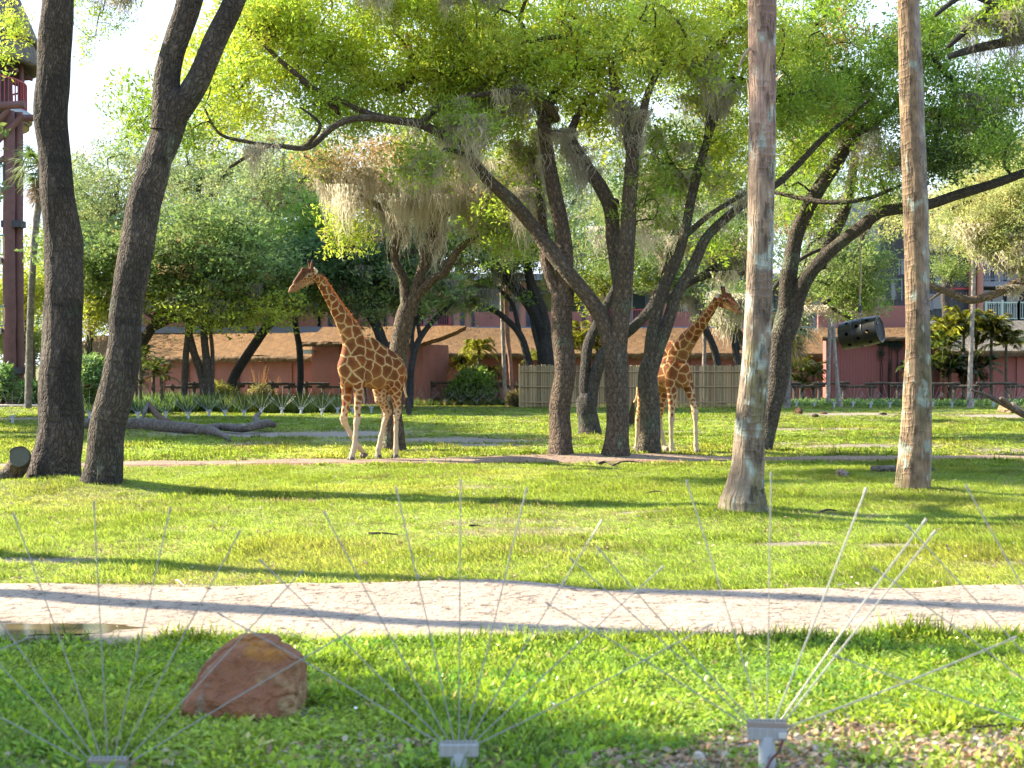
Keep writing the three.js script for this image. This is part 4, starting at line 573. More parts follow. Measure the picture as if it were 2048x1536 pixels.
// behind the lawn
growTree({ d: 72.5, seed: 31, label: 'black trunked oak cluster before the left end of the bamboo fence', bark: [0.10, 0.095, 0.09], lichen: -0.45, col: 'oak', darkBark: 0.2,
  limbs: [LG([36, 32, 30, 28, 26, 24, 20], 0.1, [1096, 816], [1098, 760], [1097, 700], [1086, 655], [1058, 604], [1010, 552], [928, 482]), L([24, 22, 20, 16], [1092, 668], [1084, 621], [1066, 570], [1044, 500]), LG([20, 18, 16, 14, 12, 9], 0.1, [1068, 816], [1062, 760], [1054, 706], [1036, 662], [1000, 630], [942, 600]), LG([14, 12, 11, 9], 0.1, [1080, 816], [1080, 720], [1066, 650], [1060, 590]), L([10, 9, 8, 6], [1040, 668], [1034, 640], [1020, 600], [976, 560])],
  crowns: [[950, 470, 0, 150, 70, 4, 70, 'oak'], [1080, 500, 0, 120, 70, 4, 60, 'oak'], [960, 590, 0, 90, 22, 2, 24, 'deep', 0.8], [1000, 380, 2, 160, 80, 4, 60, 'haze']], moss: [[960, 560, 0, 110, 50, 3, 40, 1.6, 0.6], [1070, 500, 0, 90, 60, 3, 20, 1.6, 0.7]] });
growTree({ d: 70, seed: 32, label: 'slender blue grey oak with rising arched stems just right of the left giraffe', bark: [0.12, 0.125, 0.13], lichen: -0.4, col: 'oak', darkBark: 0.2,
  limbs: [LG([16, 15, 14, 12, 10, 8], 0.15, [818, 812], [820, 770], [826, 720], [840, 672], [882, 626], [924, 582]), L([9, 8, 6], [826, 716], [826, 660], [846, 600]), L([9, 8, 6, 4], [840, 672], [838, 640], [870, 600], [890, 560]), L([26, 22, 20, 16], [792, 760], [770, 690], [745, 640], [715, 590])],
  crowns: [[850, 560, 0, 90, 60, 3, 44, 'oak'], [880, 470, 2, 120, 90, 4, 60, 'haze'], [760, 520, 1, 90, 80, 3, 54, 'dark'], [730, 610, 0, 60, 24, 2, 20, 'oak', 0.8]], moss: [[860, 540, 0, 100, 60, 3, 40, 1.6, 0.7], [740, 560, 0, 80, 60, 3, 30, 1.5, 0.6]] });
growTree({ d: 71, seed: 33, label: 'long dark oak stem leaning steeply right before the left lodge wing', bark: [0.115, 0.105, 0.095], lichen: -0.45, col: 'dark',
  limbs: [LG([22, 20, 19, 18, 17, 15, 12], 0.1, [452, 795], [468, 760], [500, 705], [533, 655], [564, 622], [610, 600], [672, 575]), L([12, 10, 7], [540, 648], [552, 600], [575, 550]), L([10, 8, 5], [560, 626], [600, 585], [640, 550])],
  crowns: [[620, 540, 0, 110, 70, 3.6, 80, 'dark'], [690, 540, 1, 80, 70, 3, 50, 'dark'], [560, 600, 0, 90, 34, 2.4, 34, 'sun', 0.8], [600, 460, 2, 110, 60, 3, 44, 'deep']], moss: [[600, 590, 0, 120, 40, 3, 20, 1.3, 0.8], [700, 540, 0, 70, 60, 2, 20, 1.6, 0.5]] });
growTree({ d: 67, seed: 34, label: 'broad many stemmed oak behind the fallen log', bark: [0.24, 0.205, 0.17], lichen: -0.4, col: 'oak',
  limbs: [LG([17, 16, 15, 15, 14], 0.1, [407, 800], [405, 757], [386, 692], [378, 655], [396, 604], ), LG([17, 16, 15, 14], 0.1, [418, 800], [414, 740], [408, 689], [402, 621], [400, 560]), LG([14, 13, 12], 0.1, [366, 775], [370, 720], [376, 660], [372, 620]), L([10, 9, 8, 6], [380, 640], [340, 630], [320, 640], [290, 625]), L([11, 9, 7, 5], [410, 640], [440, 652], [470, 640], [500, 600]), L([12, 10, 7], [398, 600], [430, 560], [470, 530]), L([12, 9, 6], [392, 606], [350, 570], [310, 540]), LG([9, 8, 7], 0.1, [425, 740], [424, 700], [420, 640])],
  crowns: [[420, 490, 0, 130, 90, 4, 120, 'oak'], [330, 540, 0, 80, 70, 3, 56, 'oak'], [500, 540, 0, 90, 70, 3.4, 66, 'oak'], [470, 620, -1, 130, 26, 2.6, 44, 'sun', 0.8], [350, 610, 0, 60, 34, 2, 22, 'sun', 0.8], [420, 590, 0, 80, 40, 3, 30, 'oak']], moss: [[430, 580, 0, 120, 50, 3, 40, 1.4, 0.8]] });
growTree({ d: 74, seed: 35, label: 'bare dark vertical trunk alone before the left lodge wing', bark: [0.095, 0.09, 0.09], lichen: -0.5, col: 'deep',
  limbs: [LG([14, 13, 13, 12, 11], 0.08, [601, 800], [602, 750], [600, 700], [592, 655], [592, 600]), L([9, 6], [592, 610], [620, 560]), L([9, 6], [592, 610], [570, 540])], crowns: [[600, 530, 0, 70, 60, 3, 40, 'deep'], [660, 590, 0, 60, 30, 2, 22, 'sun', 0.8]] });
growTree({ d: 69, seed: 36, label: 'curved oak stem leaning right, partly hidden behind the forked left trunk', bark: [0.2, 0.17, 0.14], lichen: -0.4, col: 'oak',
  limbs: [LG([26, 24, 22, 18, 15], 0.1, [255, 790], [268, 710], [290, 676], [312, 640], [322, 590]), L([12, 10, 8], [300, 660], [350, 640], [400, 650]), L([12, 9, 6], [318, 610], [280, 560], [250, 500]), LG([16, 14, 11], 0.1, [168, 760], [180, 680], [190, 620])],
  crowns: [[250, 530, 0, 110, 80, 3.6, 90, 'oak'], [200, 620, 0, 70, 40, 3, 40, 'sun', 0.8], [160, 520, 0, 60, 60, 2.4, 36, 'oak']], moss: [[200, 620, 0, 60, 60, 2, 16, 1.4, 0.9], [280, 560, 0, 90, 60, 2, 14, 1.2]] });
growTree({ d: 76, seed: 37, label: 'pair of bent dark oak stems behind the bamboo fence, right of the right giraffe', bark: [0.12, 0.115, 0.11], lichen: -0.4, col: 'oak',
  limbs: [LG([18, 16, 15, 14, 12, 10], 0.12, [1444, 816], [1438, 760], [1428, 705], [1412, 660], [1395, 610], [1380, 560]), LG([16, 15, 14, 13, 10], 0.1, [1482, 800], [1474, 710], [1462, 668], [1446, 640], [1425, 600]), L([12, 10, 7], [1480, 700], [1476, 640], [1480, 570])],
  crowns: [[1420, 540, 0, 100, 60, 3.6, 60, 'oak'], [1330, 520, 0, 90, 60, 3.6, 50, 'oak'], [1200, 540, 0, 90, 60, 3.6, 44, 'sun'], [1290, 430, 2, 140, 70, 4, 70, 'haze']], moss: [[1430, 600, 0, 90, 40, 3, 60, 1.5, 1.1]] });
// far backdrop trees
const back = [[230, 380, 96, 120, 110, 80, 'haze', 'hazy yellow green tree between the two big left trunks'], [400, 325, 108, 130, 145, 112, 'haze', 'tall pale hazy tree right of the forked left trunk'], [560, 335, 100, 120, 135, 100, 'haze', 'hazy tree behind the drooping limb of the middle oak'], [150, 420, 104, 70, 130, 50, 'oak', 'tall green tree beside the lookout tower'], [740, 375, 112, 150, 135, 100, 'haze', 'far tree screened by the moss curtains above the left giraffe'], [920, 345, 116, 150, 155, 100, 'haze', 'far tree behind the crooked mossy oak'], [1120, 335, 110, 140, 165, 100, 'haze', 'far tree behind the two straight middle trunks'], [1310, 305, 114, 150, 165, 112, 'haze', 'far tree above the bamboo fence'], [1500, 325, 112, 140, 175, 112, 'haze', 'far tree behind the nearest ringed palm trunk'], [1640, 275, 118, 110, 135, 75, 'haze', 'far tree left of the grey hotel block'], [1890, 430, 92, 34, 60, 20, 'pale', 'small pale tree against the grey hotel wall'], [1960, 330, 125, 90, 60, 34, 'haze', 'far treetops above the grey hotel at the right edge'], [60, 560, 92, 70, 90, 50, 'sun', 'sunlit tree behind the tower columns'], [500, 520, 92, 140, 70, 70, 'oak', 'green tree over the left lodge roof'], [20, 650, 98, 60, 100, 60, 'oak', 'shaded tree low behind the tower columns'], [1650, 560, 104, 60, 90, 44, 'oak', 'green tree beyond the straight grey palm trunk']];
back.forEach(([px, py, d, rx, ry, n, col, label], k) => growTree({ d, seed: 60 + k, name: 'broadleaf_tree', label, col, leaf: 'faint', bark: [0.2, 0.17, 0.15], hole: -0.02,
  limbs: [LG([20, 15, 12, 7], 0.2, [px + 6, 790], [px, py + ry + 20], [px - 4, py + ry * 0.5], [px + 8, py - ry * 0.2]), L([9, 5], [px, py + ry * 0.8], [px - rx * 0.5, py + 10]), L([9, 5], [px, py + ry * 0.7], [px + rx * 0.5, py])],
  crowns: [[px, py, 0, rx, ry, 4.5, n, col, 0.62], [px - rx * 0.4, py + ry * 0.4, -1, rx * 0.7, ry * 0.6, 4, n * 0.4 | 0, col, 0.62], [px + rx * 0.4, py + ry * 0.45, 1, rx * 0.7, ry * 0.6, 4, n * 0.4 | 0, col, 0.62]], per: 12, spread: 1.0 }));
// trees outside the frame at the left whose shade falls into view
growTree({ d: 10, seed: 91, label: 'oak outside the left edge that shades the lower left verge', col: 'oak', leaf: 'far', limbs: [{ w: [190, 170, 150, 120], p: [[-2900, 1200], [-2900, 800], [-2800, 200], [-2700, -300]], ground: true }, L([70, 40], [-2800, 220], [-2200, -200, 0.2]), L([70, 40], [-2780, 150], [-2300, -420, -0.6])], crowns: [[-1960, -140, 0.9, 480, 340, 1.5, 230, 'oak', 1.0], [-1350, -258, -0.4, 290, 170, 0.5, 20, 'oak', 0.6]], per: 18, spread: 0.45, floor: 2.6 });
[[-21, 46, 'oak outside the left edge that shades the lawn behind the footpath'], [-24.2, 54, 'oak outside the left edge that shades the lawn by the fallen log'], [-26, 59, 'oak outside the left edge that shades the lawn before the grass bank']].forEach(([x, d, label], k) => { const S = FPX / d, X = (q) => 1024 + q * S, Y = (q) => 740 - (q - EYE) * S; growTree({ d, seed: 94 + k, label, col: 'oak', leaf: 'far', limbs: [{ w: [0.9 * S, 0.7 * S, 0.6 * S, 0.4 * S], p: [[X(x - 1), Y(0)], [X(x - 1), Y(3)], [X(x - 0.5), Y(6)], [X(x), Y(9)]], ground: true }, { w: [0.4 * S, 0.2 * S], p: [[X(x - 0.4), Y(6.5)], [X(x + 3), Y(10), -2]] }, { w: [0.4 * S, 0.2 * S], p: [[X(x - 0.5), Y(6)], [X(x - 3), Y(9), 2]] }], crowns: [[X(x), Y(9.5), 0, 4.2 * S, 4.2 * S, 4.6, 300, 'oak', 1.2]], per: 13, spread: 0.9, hole: -0.2 }); });

// ================================================================== palms and planting
function palmH(u, v) {                                                   // leaf scars: broken, wandering rings; fine upright fibre; pits
  const wu = 0.06 * (tfbm(u, v, 8, 14, 121, 3) - 0.5), wv = 0.05 * (tfbm(u, v, 6, 10, 111, 4) - 0.5), q = (v + wv) * 19, f = q - Math.floor(q), on = smooth(0.42, 0.7, tfbm(u, v, 4, 9, 112, 3));
  const ridge = Math.exp(-(((f - 0.5) / 0.16) ** 2)) * on, fib = tfbm(u + wu, v + wv, 34, 7, 113, 4), pit = smooth(0.6, 0.72, tfbm(u + wu, v + wv, 14, 9, 115, 4));
  return [clamp(0.42 + 0.2 * ridge + 0.6 * (fib - 0.5) - 0.3 * pit, 0, 1), ridge, fib, pit];
}
const palmBump = tex(512, 1024, (u, v) => palmH(u, v)[0], false, 1, 1 / 1.7);
const palmMap = tex(512, 1024, (u, v) => { const [h, ridge, fib, pit] = palmH(u, v), a = tfbm(u + 0.05 * (fib - 0.5), v + 0.03 * (fib - 0.5), 7, 12, 119, 5); const k = (0.68 + 0.10 * ridge + 0.8 * (a - 0.5) + 0.5 * (fib - 0.5)) * (1 - 0.45 * pit); return [k, k * (0.96 + 0.06 * (a - 0.5)), k * 0.93]; }, true, 1, 1 / 1.7);
const palmMat = new THREE.MeshStandardMaterial({ map: palmMap, bumpMap: palmBump, bumpScale: 0.045, roughness: 1, vertexColors: true });
function palmTrunk(prof, d, seed, tintf) {                               // prof: [py, left px, right px]
  const pts = [], rad = []; prof.forEach(([py, a, b], i) => { const q = P((a + b) / 2, py, d); if (i === 0) q.y = gh(q.x, q.z) - 0.1; pts.push(q); rad.push((b - a) / 2 * d / FPX); });
  const path = curve(pts, rad, 0.025);
  return tube(new Bag(), path, 56, { tile: 1, tint: tintf, wob: (th, l, r) => 1 + 0.045 * noise3(Math.cos(th) * 2 + seed, l * 1.3, Math.sin(th) * 2) + 0.02 * noise3(Math.cos(th) * 7, l * 7, Math.sin(th) * 7 + seed) + Math.exp(-l / 0.16) * 0.10 * noise3(Math.cos(th) * 5 + seed, l * 9, Math.sin(th) * 5) });
}
const leafBaseMat = new THREE.MeshStandardMaterial({ color: RGB(0.36, 0.28, 0.22), roughness: 0.9, map: thatchMap, side: THREE.DoubleSide });
function fanFrond(bag, o, dir, len, r, col, droop = 0.5, seg = 13) {     // costapalmate fan leaf
  const up = V(0, 1, 0), side = dir.clone().cross(up).normalize(), n = side.clone().cross(dir).normalize(), hub = o.clone().addScaledVector(dir, len * 0.5); hub.y -= 0.06 * len;
  const stem = [o, hub].map((p, i) => ({ p, r: 0.018 * len, l: i })); tube(bag, stem, 4, { capEnd: false, tint: () => [col[0] * 1.2, col[1] * 0.9, col[2]] });
  for (let k = 0; k < seg; k++) { const a = (k / (seg - 1) - 0.5) * 4.2, L = len * 0.62 * (1 - 0.22 * Math.abs(a) / 2.1) * (0.9 + 0.2 * r()), q = dir.clone().multiplyScalar(Math.cos(a)).addScaledVector(side, Math.sin(a)).addScaledVector(n, 0.12), w = side.clone().multiplyScalar(Math.cos(a)).addScaledVector(dir, -Math.sin(a)), c = 0.75 + 0.5 * r(), wd = 0.028 * len + 0.008; let pr = null; for (let i = 0; i <= 3; i++) { const t = i / 3, p = hub.clone().addScaledVector(q, L * t); p.y -= droop * L * t * t * (0.7 + 0.6 * Math.abs(a) / 2); const ww = wd * (1 - t * 0.85), x = bag.v(p.x - w.x * ww, p.y - w.y * ww, p.z - w.z * ww, n.x, n.y, n.z, 0, 0, col[0] * c, col[1] * c, col[2] * c), y = bag.v(p.x + w.x * ww, p.y + w.y * ww, p.z + w.z * ww, n.x, n.y, n.z, 0, 0, col[0] * c, col[1] * c, col[2] * c); if (pr !== null) { bag.t(pr, pr + 1, x); bag.t(pr + 1, y, x); } pr = x; } }
}
function pinnate(bag, o, dir, len, r, col, droop = 0.6, n = 26, leaflet = 0.3, wid = 0.02) {   // feather leaf with an arching rib
  const flat = V(dir.x, 0, dir.z).normalize(), side = flat.clone().cross(V(0, 1, 0)), pts = []; const up0 = dir.y;
  for (let i = 0; i <= 8; i++) { const t = i / 8; pts.push({ p: o.clone().addScaledVector(flat, len * t * (1 - 0.25 * t) * Math.sqrt(1 - up0 * up0 * 0.8)).add(V(0, len * (up0 * t - droop * t * t), 0)), r: 0.014 * len * (1 - 0.8 * t) * 0.6, l: t * len }); }
  tube(bag, pts, 4, { capEnd: false, tint: () => [col[0] * 1.1, col[1] * 0.95, col[2]] });
  for (let k = 2; k < n; k++) { const t = k / n, f = t * 8, i = Math.min(7, f | 0), p = pts[i].p.clone().lerp(pts[i + 1].p, f - i), tg = pts[i + 1].p.clone().sub(pts[i].p).normalize(), L = leaflet * len * Math.sin(Math.PI * Math.min(1, t * 0.8 + 0.16)) * (0.85 + 0.3 * r()); for (const s of [-1, 1]) { const c = 0.7 + 0.6 * r(), q = side.clone().multiplyScalar(s).addScaledVector(tg, 0.75).add(V(0, 0.25 - 0.5 * r(), 0)).normalize(), m = p.clone().addScaledVector(q, L * 0.5), e = p.clone().addScaledVector(q, L); e.y -= 0.22 * L; const w = tg.clone().multiplyScalar(wid * len * 0.5), nn = q.clone().cross(tg).normalize(), cc = [col[0] * c, col[1] * c, col[2] * c]; const a = bag.v(p.x, p.y, p.z, nn.x, nn.y, nn.z, 0, 0, ...cc), b = bag.v(m.x + w.x, m.y + w.y, m.z + w.z, nn.x, nn.y, nn.z, 0, 0, ...cc), d = bag.v(m.x - w.x, m.y - w.y, m.z - w.z, nn.x, nn.y, nn.z, 0, 0, ...cc), g = bag.v(e.x, e.y, e.z, nn.x, nn.y, nn.z, 0, 0, ...cc); bag.t(a, b, d); bag.t(b, g, d); } }
}
const frondMat = new THREE.MeshPhysicalMaterial({ vertexColors: true, transmission: 0.6, thickness: 0, roughness: 0.93, specularIntensity: 0.4, clearcoat: 0.15, clearcoatRoughness: 0.3, side: THREE.DoubleSide });
const dryMat = new THREE.MeshPhysicalMaterial({ vertexColors: true, transmission: 0.3, thickness: 0, roughness: 0.95, side: THREE.DoubleSide });
{
  const d = 18.2, nail = (y) => smooth(-0.05, 0.2, y);
  const t = thing('cabbage_palm', 'nearest palm trunk with ring scars, flared foot and peeling leaf bases near the top', 'palm tree', V(0, 0, 0), 'ringed palm trunks on the near lawn');
  part(t, 'trunk', palmTrunk([[1050, 1426, 1548], [1036, 1430, 1545], [1008, 1438, 1536], [975, 1450, 1530], [930, 1462, 1529], [850, 1469, 1530], [700, 1485, 1541], [500, 1494, 1546], [300, 1496, 1551], [200, 1497, 1551], [0, 1497, 1552], [-200, 1498, 1552], [-500, 1500, 1550], [-760, 1502, 1546]], d, 3, (x, y, z, nx) => {
    const a = fbm(x * 3, y * 1.6, z * 3, 4), l = smooth(0.10, 0.30, fbm(x * 7, y * 4.5, z * 7, 4) + 0.10 * Math.exp(-(((y - 3.2) / 1.3) ** 2)) + 0.12 * smooth(0.8, 0.1, y) - 0.05), mo = smooth(0.1, 0.35, fbm(x * 4 + 9, y * 1.2, z * 4, 3)) * smooth(4.5, 2, y), m = 1 + 0.5 * a, c = [0.27 * m, 0.21 * m, 0.16 * m], pk = smooth(3.6, 5.2, y);
    c[0] = lerp(c[0], 0.34 * m, pk); c[1] = lerp(c[1], 0.235 * m, pk); c[2] = lerp(c[2], 0.19 * m, pk);
    return [lerp(lerp(c[0], 0.22, mo * 0.6), 0.40, l), lerp(lerp(c[1], 0.21, mo * 0.6), 0.44, l), lerp(lerp(c[2], 0.09, mo * 0.6), 0.39, l)]; }).geo(true), palmMat);
  const r = rng(5);
  for (let k = 0; k < 15; k++) { const y = lerp(230, 20, r()), a = r() * 6.28, o = P(1524, y, d), R = 27 * d / FPX, L = 0.16 + 0.22 * r(), out = 0.02 + 0.05 * r() + (k === 3 ? 0.14 : 0), bag = new Bag(), w0 = 0.03 + 0.035 * r(); for (let i = 0; i <= 6; i++) { const s = i / 6, yy = o.y + L * (s - 0.3), rr = R + 0.006 + out * s * s, w = w0 * (1 - 0.75 * s); for (const e of [-1, 0, 1]) { const th = a + e * w / R * 0.9; bag.v(o.x + Math.cos(th) * (rr - Math.abs(e) * 0.006), yy, o.z + Math.sin(th) * (rr - Math.abs(e) * 0.006), Math.cos(th), 0, Math.sin(th), e * 0.05, s * L); } if (i) { const q = bag.count - 6; bag.t(q, q + 1, q + 3); bag.t(q + 1, q + 4, q + 3); bag.t(q + 1, q + 2, q + 4); bag.t(q + 2, q + 5, q + 4); } } part(t, 'leaf_base', bag.geo(true), leafBaseMat); }
  { const a = P(1497, 100, d), b = P(1474, 147, d), bag = new Bag(); tube(bag, curve([a.clone().add(V(0, 0, 0.1)), a.clone().lerp(b, 0.5).add(V(-0.02, 0.02, 0.13)), b.clone().add(V(0, 0, 0.12))], [0.02, 0.018, 0.005], 0.03), 6, {}); part(t, 'leaf_base', bag.geo(true), leafBaseMat); }
  const f = new Bag(); for (let k = 0; k < 20; k++) { const a = k * 2.4, e = 0.9 - 1.5 * (k / 20), o = P(1524, -770, d); fanFrond(f, o, V(Math.cos(a) * Math.cos(e), Math.sin(e), Math.sin(a) * Math.cos(e)), 1.5, r, [0.16, 0.22, 0.05]); } part(t, 'crown', f.geo(), frondMat);
}
{
  const d = 22, t = thing('cabbage_palm', 'farther palm trunk right of the hanging barrel, pale above and mossy brown below', 'palm tree', V(0, 0, 0), 'ringed palm trunks on the near lawn');
  part(t, 'trunk', palmTrunk([[998, 1787, 1860], [985, 1788, 1859], [960, 1792, 1860], [900, 1799, 1862], [800, 1806, 1862], [700, 1811, 1860], [600, 1811, 1858], [400, 1806, 1856], [200, 1800, 1847], [0, 1795, 1838], [-200, 1790, 1832], [-500, 1784, 1824]], d, 8, (x, y, z, nx) => {
    const a = fbm(x * 3, y * 1.6, z * 3, 4), gr = smooth(-0.05, 0.25, nx * 1.0 + 0.35 * fbm(x * 2, y * 1.5, z * 2, 3) - 0.15) * smooth(1.85, 2.05, y + 0.12 * noise3(x * 9, 1, z * 9)), l = smooth(0.16, 0.36, fbm(x * 7, y * 4.5, z * 7, 4) - 0.02), mo = smooth(0.0, 0.3, fbm(x * 3 + 5, y * 0.9, z * 3, 3) + 0.25 * Math.exp(-(((nx - 0.05) / 0.3) ** 2))) * smooth(4.4, 3.2, y), m = 1 + 0.5 * a, c = [lerp(0.29, 0.31, gr) * m, lerp(0.205, 0.265, gr) * m, lerp(0.13, 0.225, gr) * m];
    return [lerp(lerp(c[0], 0.13, mo * 0.7), 0.36, l), lerp(lerp(c[1], 0.135, mo * 0.7), 0.40, l), lerp(lerp(c[2], 0.07, mo * 0.7), 0.34, l)]; }).geo(true), palmMat);
  const r = rng(6), f = new Bag(); for (let k = 0; k < 20; k++) { const a = k * 2.4, e = 0.9 - 1.5 * (k / 20), o = P(1804, -510, d); fanFrond(f, o, V(Math.cos(a) * Math.cos(e), Math.sin(e), Math.sin(a) * Math.cos(e)), 1.5, r, [0.16, 0.22, 0.05]); } part(t, 'crown', f.geo(), frondMat);
}
// slim palms behind the lawn: [label, d, trunk points, width, crown?, skirt?]
const slim = [
  ['slim grey palm with brown skirt between tower and upright left trunk', 70, [[56, 775], [62, 600], [72, 450], [80, 390], [82, 330]], [15, 14, 14, 15, 15], 1.7, true],
  ['pale slim palm pole left of two close together, before the central lodge roof', 76, [[1011, 812], [1007, 700], [1004, 620], [1002, 540], [1000, 470]], [9, 8, 8, 8, 8], 1.5, false],
  ['rough reddish palm trunk beside the pale pole before the central lodge roof', 77, [[1025, 800], [1020, 720], [1014, 670], [1012, 600], [1010, 520]], [8, 8, 11, 12, 12], 1.4, true],
  ['grey flared palm trunk with drooping yellow fronds behind the leaning oak', 71, [[1573, 822], [1575, 806], [1577, 740], [1580, 680], [1583, 640]], [20, 13, 11, 11, 12], 1.7, true],
  ['leaning pale palm trunk nearest the barrel on its left, curving at the foot', 73, [[1680, 814], [1676, 780], [1670, 710], [1666, 640], [1664, 560], [1660, 490]], [13, 9, 8, 8, 8, 8], 1.5, false],
  ['straight grey palm trunk close left of the curving pale one by the barrel', 75, [[1656, 795], [1657, 740], [1659, 680], [1660, 610], [1658, 500]], [9, 8, 8, 9, 9], 1.5, false],
  ['pale palm trunk rising out of the palm clump at the right', 70, [[1939, 800], [1940, 760], [1943, 680], [1946, 600], [1947, 540], [1945, 470]], [12, 10, 9, 8, 8, 8], 1.5, false],
  ['white slim pole palm above the bamboo fence behind the right giraffe', 77, [[1408, 812], [1408, 740], [1409, 680], [1409, 600], [1408, 520]], [8, 8, 8, 8, 8], 1.5, false],
];
for (const [label, d, pts, w, size, skirt] of slim) {
  const t = thing('cabbage_palm', label, 'palm tree', V(0, 0, 0), 'slim palms behind the lawn'), r = rng(d * 7 + pts[0][0]);
  const q = pts.map(([px, py], i) => { const p = P(px, py, d); if (i === 0) p.y = gh(p.x, p.z) - 0.1; return p; }), path = curve(q, w.map((x) => x / 2 * d / FPX), 0.15), base = label.includes('reddish') ? [0.42, 0.25, 0.2] : label.includes('white') || label.includes('pale') ? [0.38, 0.34, 0.3] : [0.27, 0.245, 0.22];
  part(t, 'trunk', tube(new Bag(), path, 12, { tile: 1, tint: (x, y, z) => { const m = 1 + 0.5 * fbm(x * 4, y * 3, z * 4, 3); return base.map((b) => b * m); }, wob: (th, l) => 1 + 0.06 * noise3(Math.cos(th) * 2, l * 2, d) }).geo(true), palmMat);
  const top = q[q.length - 1], f = new Bag(); for (let k = 0; k < 22; k++) { const a = k * 2.4, e = 1.0 - 1.7 * (k / 22); fanFrond(f, top, V(Math.cos(a) * Math.cos(e), Math.sin(e), Math.sin(a) * Math.cos(e)), size, r, [0.15, 0.22, 0.05]); } part(t, 'crown', f.geo(), frondMat);
  if (skirt) { const s = new Bag(); for (let k = 0; k < 26; k++) { const a = k * 2.4, e = -1.15 - 0.3 * r(), yl = label.includes('yellow') && r() < 0.5; fanFrond(s, top.clone().add(V(0, -0.1 - 0.5 * r(), 0)), V(Math.cos(a) * Math.cos(e), Math.sin(e), Math.sin(a) * Math.cos(e)), size * 0.85, r, yl ? [0.5, 0.36, 0.05] : [0.30, 0.22, 0.15], 0.2, 9); } part(t, 'dead_fronds', s.geo(), dryMat); }
}
for (const [x, d, hgt, label] of [[-10.2, 14.3, 15, 'tall palm outside the left edge whose trunk shadow crosses the middle of the road'], [-10.4, 16.5, 15, 'tall palm outside the left edge whose trunk shadow crosses the front lawn']]) {
  const t = thing('cabbage_palm', label, 'palm tree', V(0, 0, 0)), r = rng(d * 10 | 0), y0 = gh(x, -d), path = curve([V(x, y0 - 0.1, -d), V(x + 0.1, y0 + hgt * 0.4, -d), V(x + 0.05, y0 + hgt * 0.75, -d), V(x, y0 + hgt, -d)], [0.2, 0.175, 0.165, 0.155], 0.2); part(t, 'trunk', tube(new Bag(), path, 20, { tile: 1, tint: () => [0.4, 0.34, 0.28] }).geo(true), palmMat);
  const f = new Bag(); for (let k = 0; k < 18; k++) { const a = k * 2.4, e = 0.9 - 1.5 * (k / 18); fanFrond(f, V(x, y0 + hgt, -d), V(Math.cos(a) * Math.cos(e), Math.sin(e), Math.sin(a) * Math.cos(e)), 1.5, r, [0.16, 0.22, 0.05]); } part(t, 'crown', f.geo(), frondMat);
}
// clumping feather palms
function clump(label, d, stems, o = {}) {
  const t = thing('feather_palm', label, 'palm', V(0, 0, 0), 'feather palms before the lodge'), r = rng(o.seed ?? 1);
  for (const [px, top, foot, len, n, col] of stems) {
    const a = P(px, foot, d), b = P(px + (o.lean ?? 0), top, d); a.y = Math.max(gh(a.x, a.z), a.y); const f = new Bag();
    const z = (r() - 0.5) * (o.deep ?? 1.2); a.z += z; b.z += z;
    part(t, 'stem', tube(new Bag(), curve([V(a.x, gh(a.x, a.z) - 0.05, a.z), a.clone().lerp(b, 0.5), b], [0.09, 0.08, 0.07], 0.2), 8, { tint: () => [0.3, 0.26, 0.17] }).geo(true), farBarkMat);
    for (let k = 0; k < n * 0.72; k++) { const an = k * 2.4 + r(), e = 1.25 - 1.5 * (k / n) + 0.2 * r(), c = r() < (o.yellow ?? 0.1) ? [0.5, 0.42, 0.05] : col; pinnate(f, b, V(Math.cos(an) * Math.cos(e), Math.sin(e), Math.sin(an) * Math.cos(e)), len * (0.8 + 0.4 * r()), r, c, o.droop ?? 0.55, o.leaflets ?? 24, 0.3, o.wid ?? 0.042); }
    part(t, 'fronds', f.geo(), frondMat);
  }
}
const G1 = [0.62, 0.68, 0.08], G2 = [0.32, 0.46, 0.08], G3 = [0.2, 0.34, 0.08];
clump('pygmy date palm with a tall head beside the bamboo fence, before the central lodge wall', 79, [[958, 700, 806, 1.7, 26, G1], [932, 730, 806, 1.5, 22, G1], [985, 745, 806, 1.2, 14, G2]], { seed: 3, droop: 0.75 });
clump('broad bright feather palm clump at the right behind the rail fence', 77.8, [[1880, 700, 808, 2.1, 16, G2], [1905, 668, 808, 2.2, 20, G1], [1930, 650, 808, 2.2, 20, G1], [1960, 655, 808, 2.2, 20, G1], [1985, 665, 808, 2.3, 22, G1], [2012, 690, 808, 2.2, 18, G1], [1860, 730, 808, 1.8, 14, G2], [1900, 740, 808, 1.8, 16, G3], [1935, 750, 808, 1.8, 16, G3], [1970, 740, 808, 1.7, 14, G3], [1830, 740, 808, 1.7, 16, G2]], { seed: 4, droop: 0.62, deep: 1.6, wid: 0.055 });
clump('dark green feather palm between the leaning oak and the plum bay', 79, [[1600, 735, 806, 1.6, 18, G2], [1575, 750, 806, 1.5, 14, G3], [1625, 752, 806, 1.5, 16, G2], [1605, 770, 806, 1.3, 12, G3]], { seed: 5 });
clump('sunlit feather palm behind the straight middle trunk above the bamboo fence', 78, [[1165, 680, 806, 2.1, 20, G1], [1195, 700, 806, 2.0, 18, G1], [1142, 700, 806, 1.9, 14, G1], [1085, 720, 806, 1.6, 14, G1]], { seed: 6 });
clump('dark palmetto clump right of the forked left trunk', 64, [[300, 740, 812, 1.2, 16, G2], [285, 720, 812, 1.3, 16, [0.2, 0.3, 0.05]], [320, 755, 812, 1.1, 14, G2], [270, 760, 812, 1.1, 14, G3]], { seed: 7, wid: 0.06, leaflets: 14 });
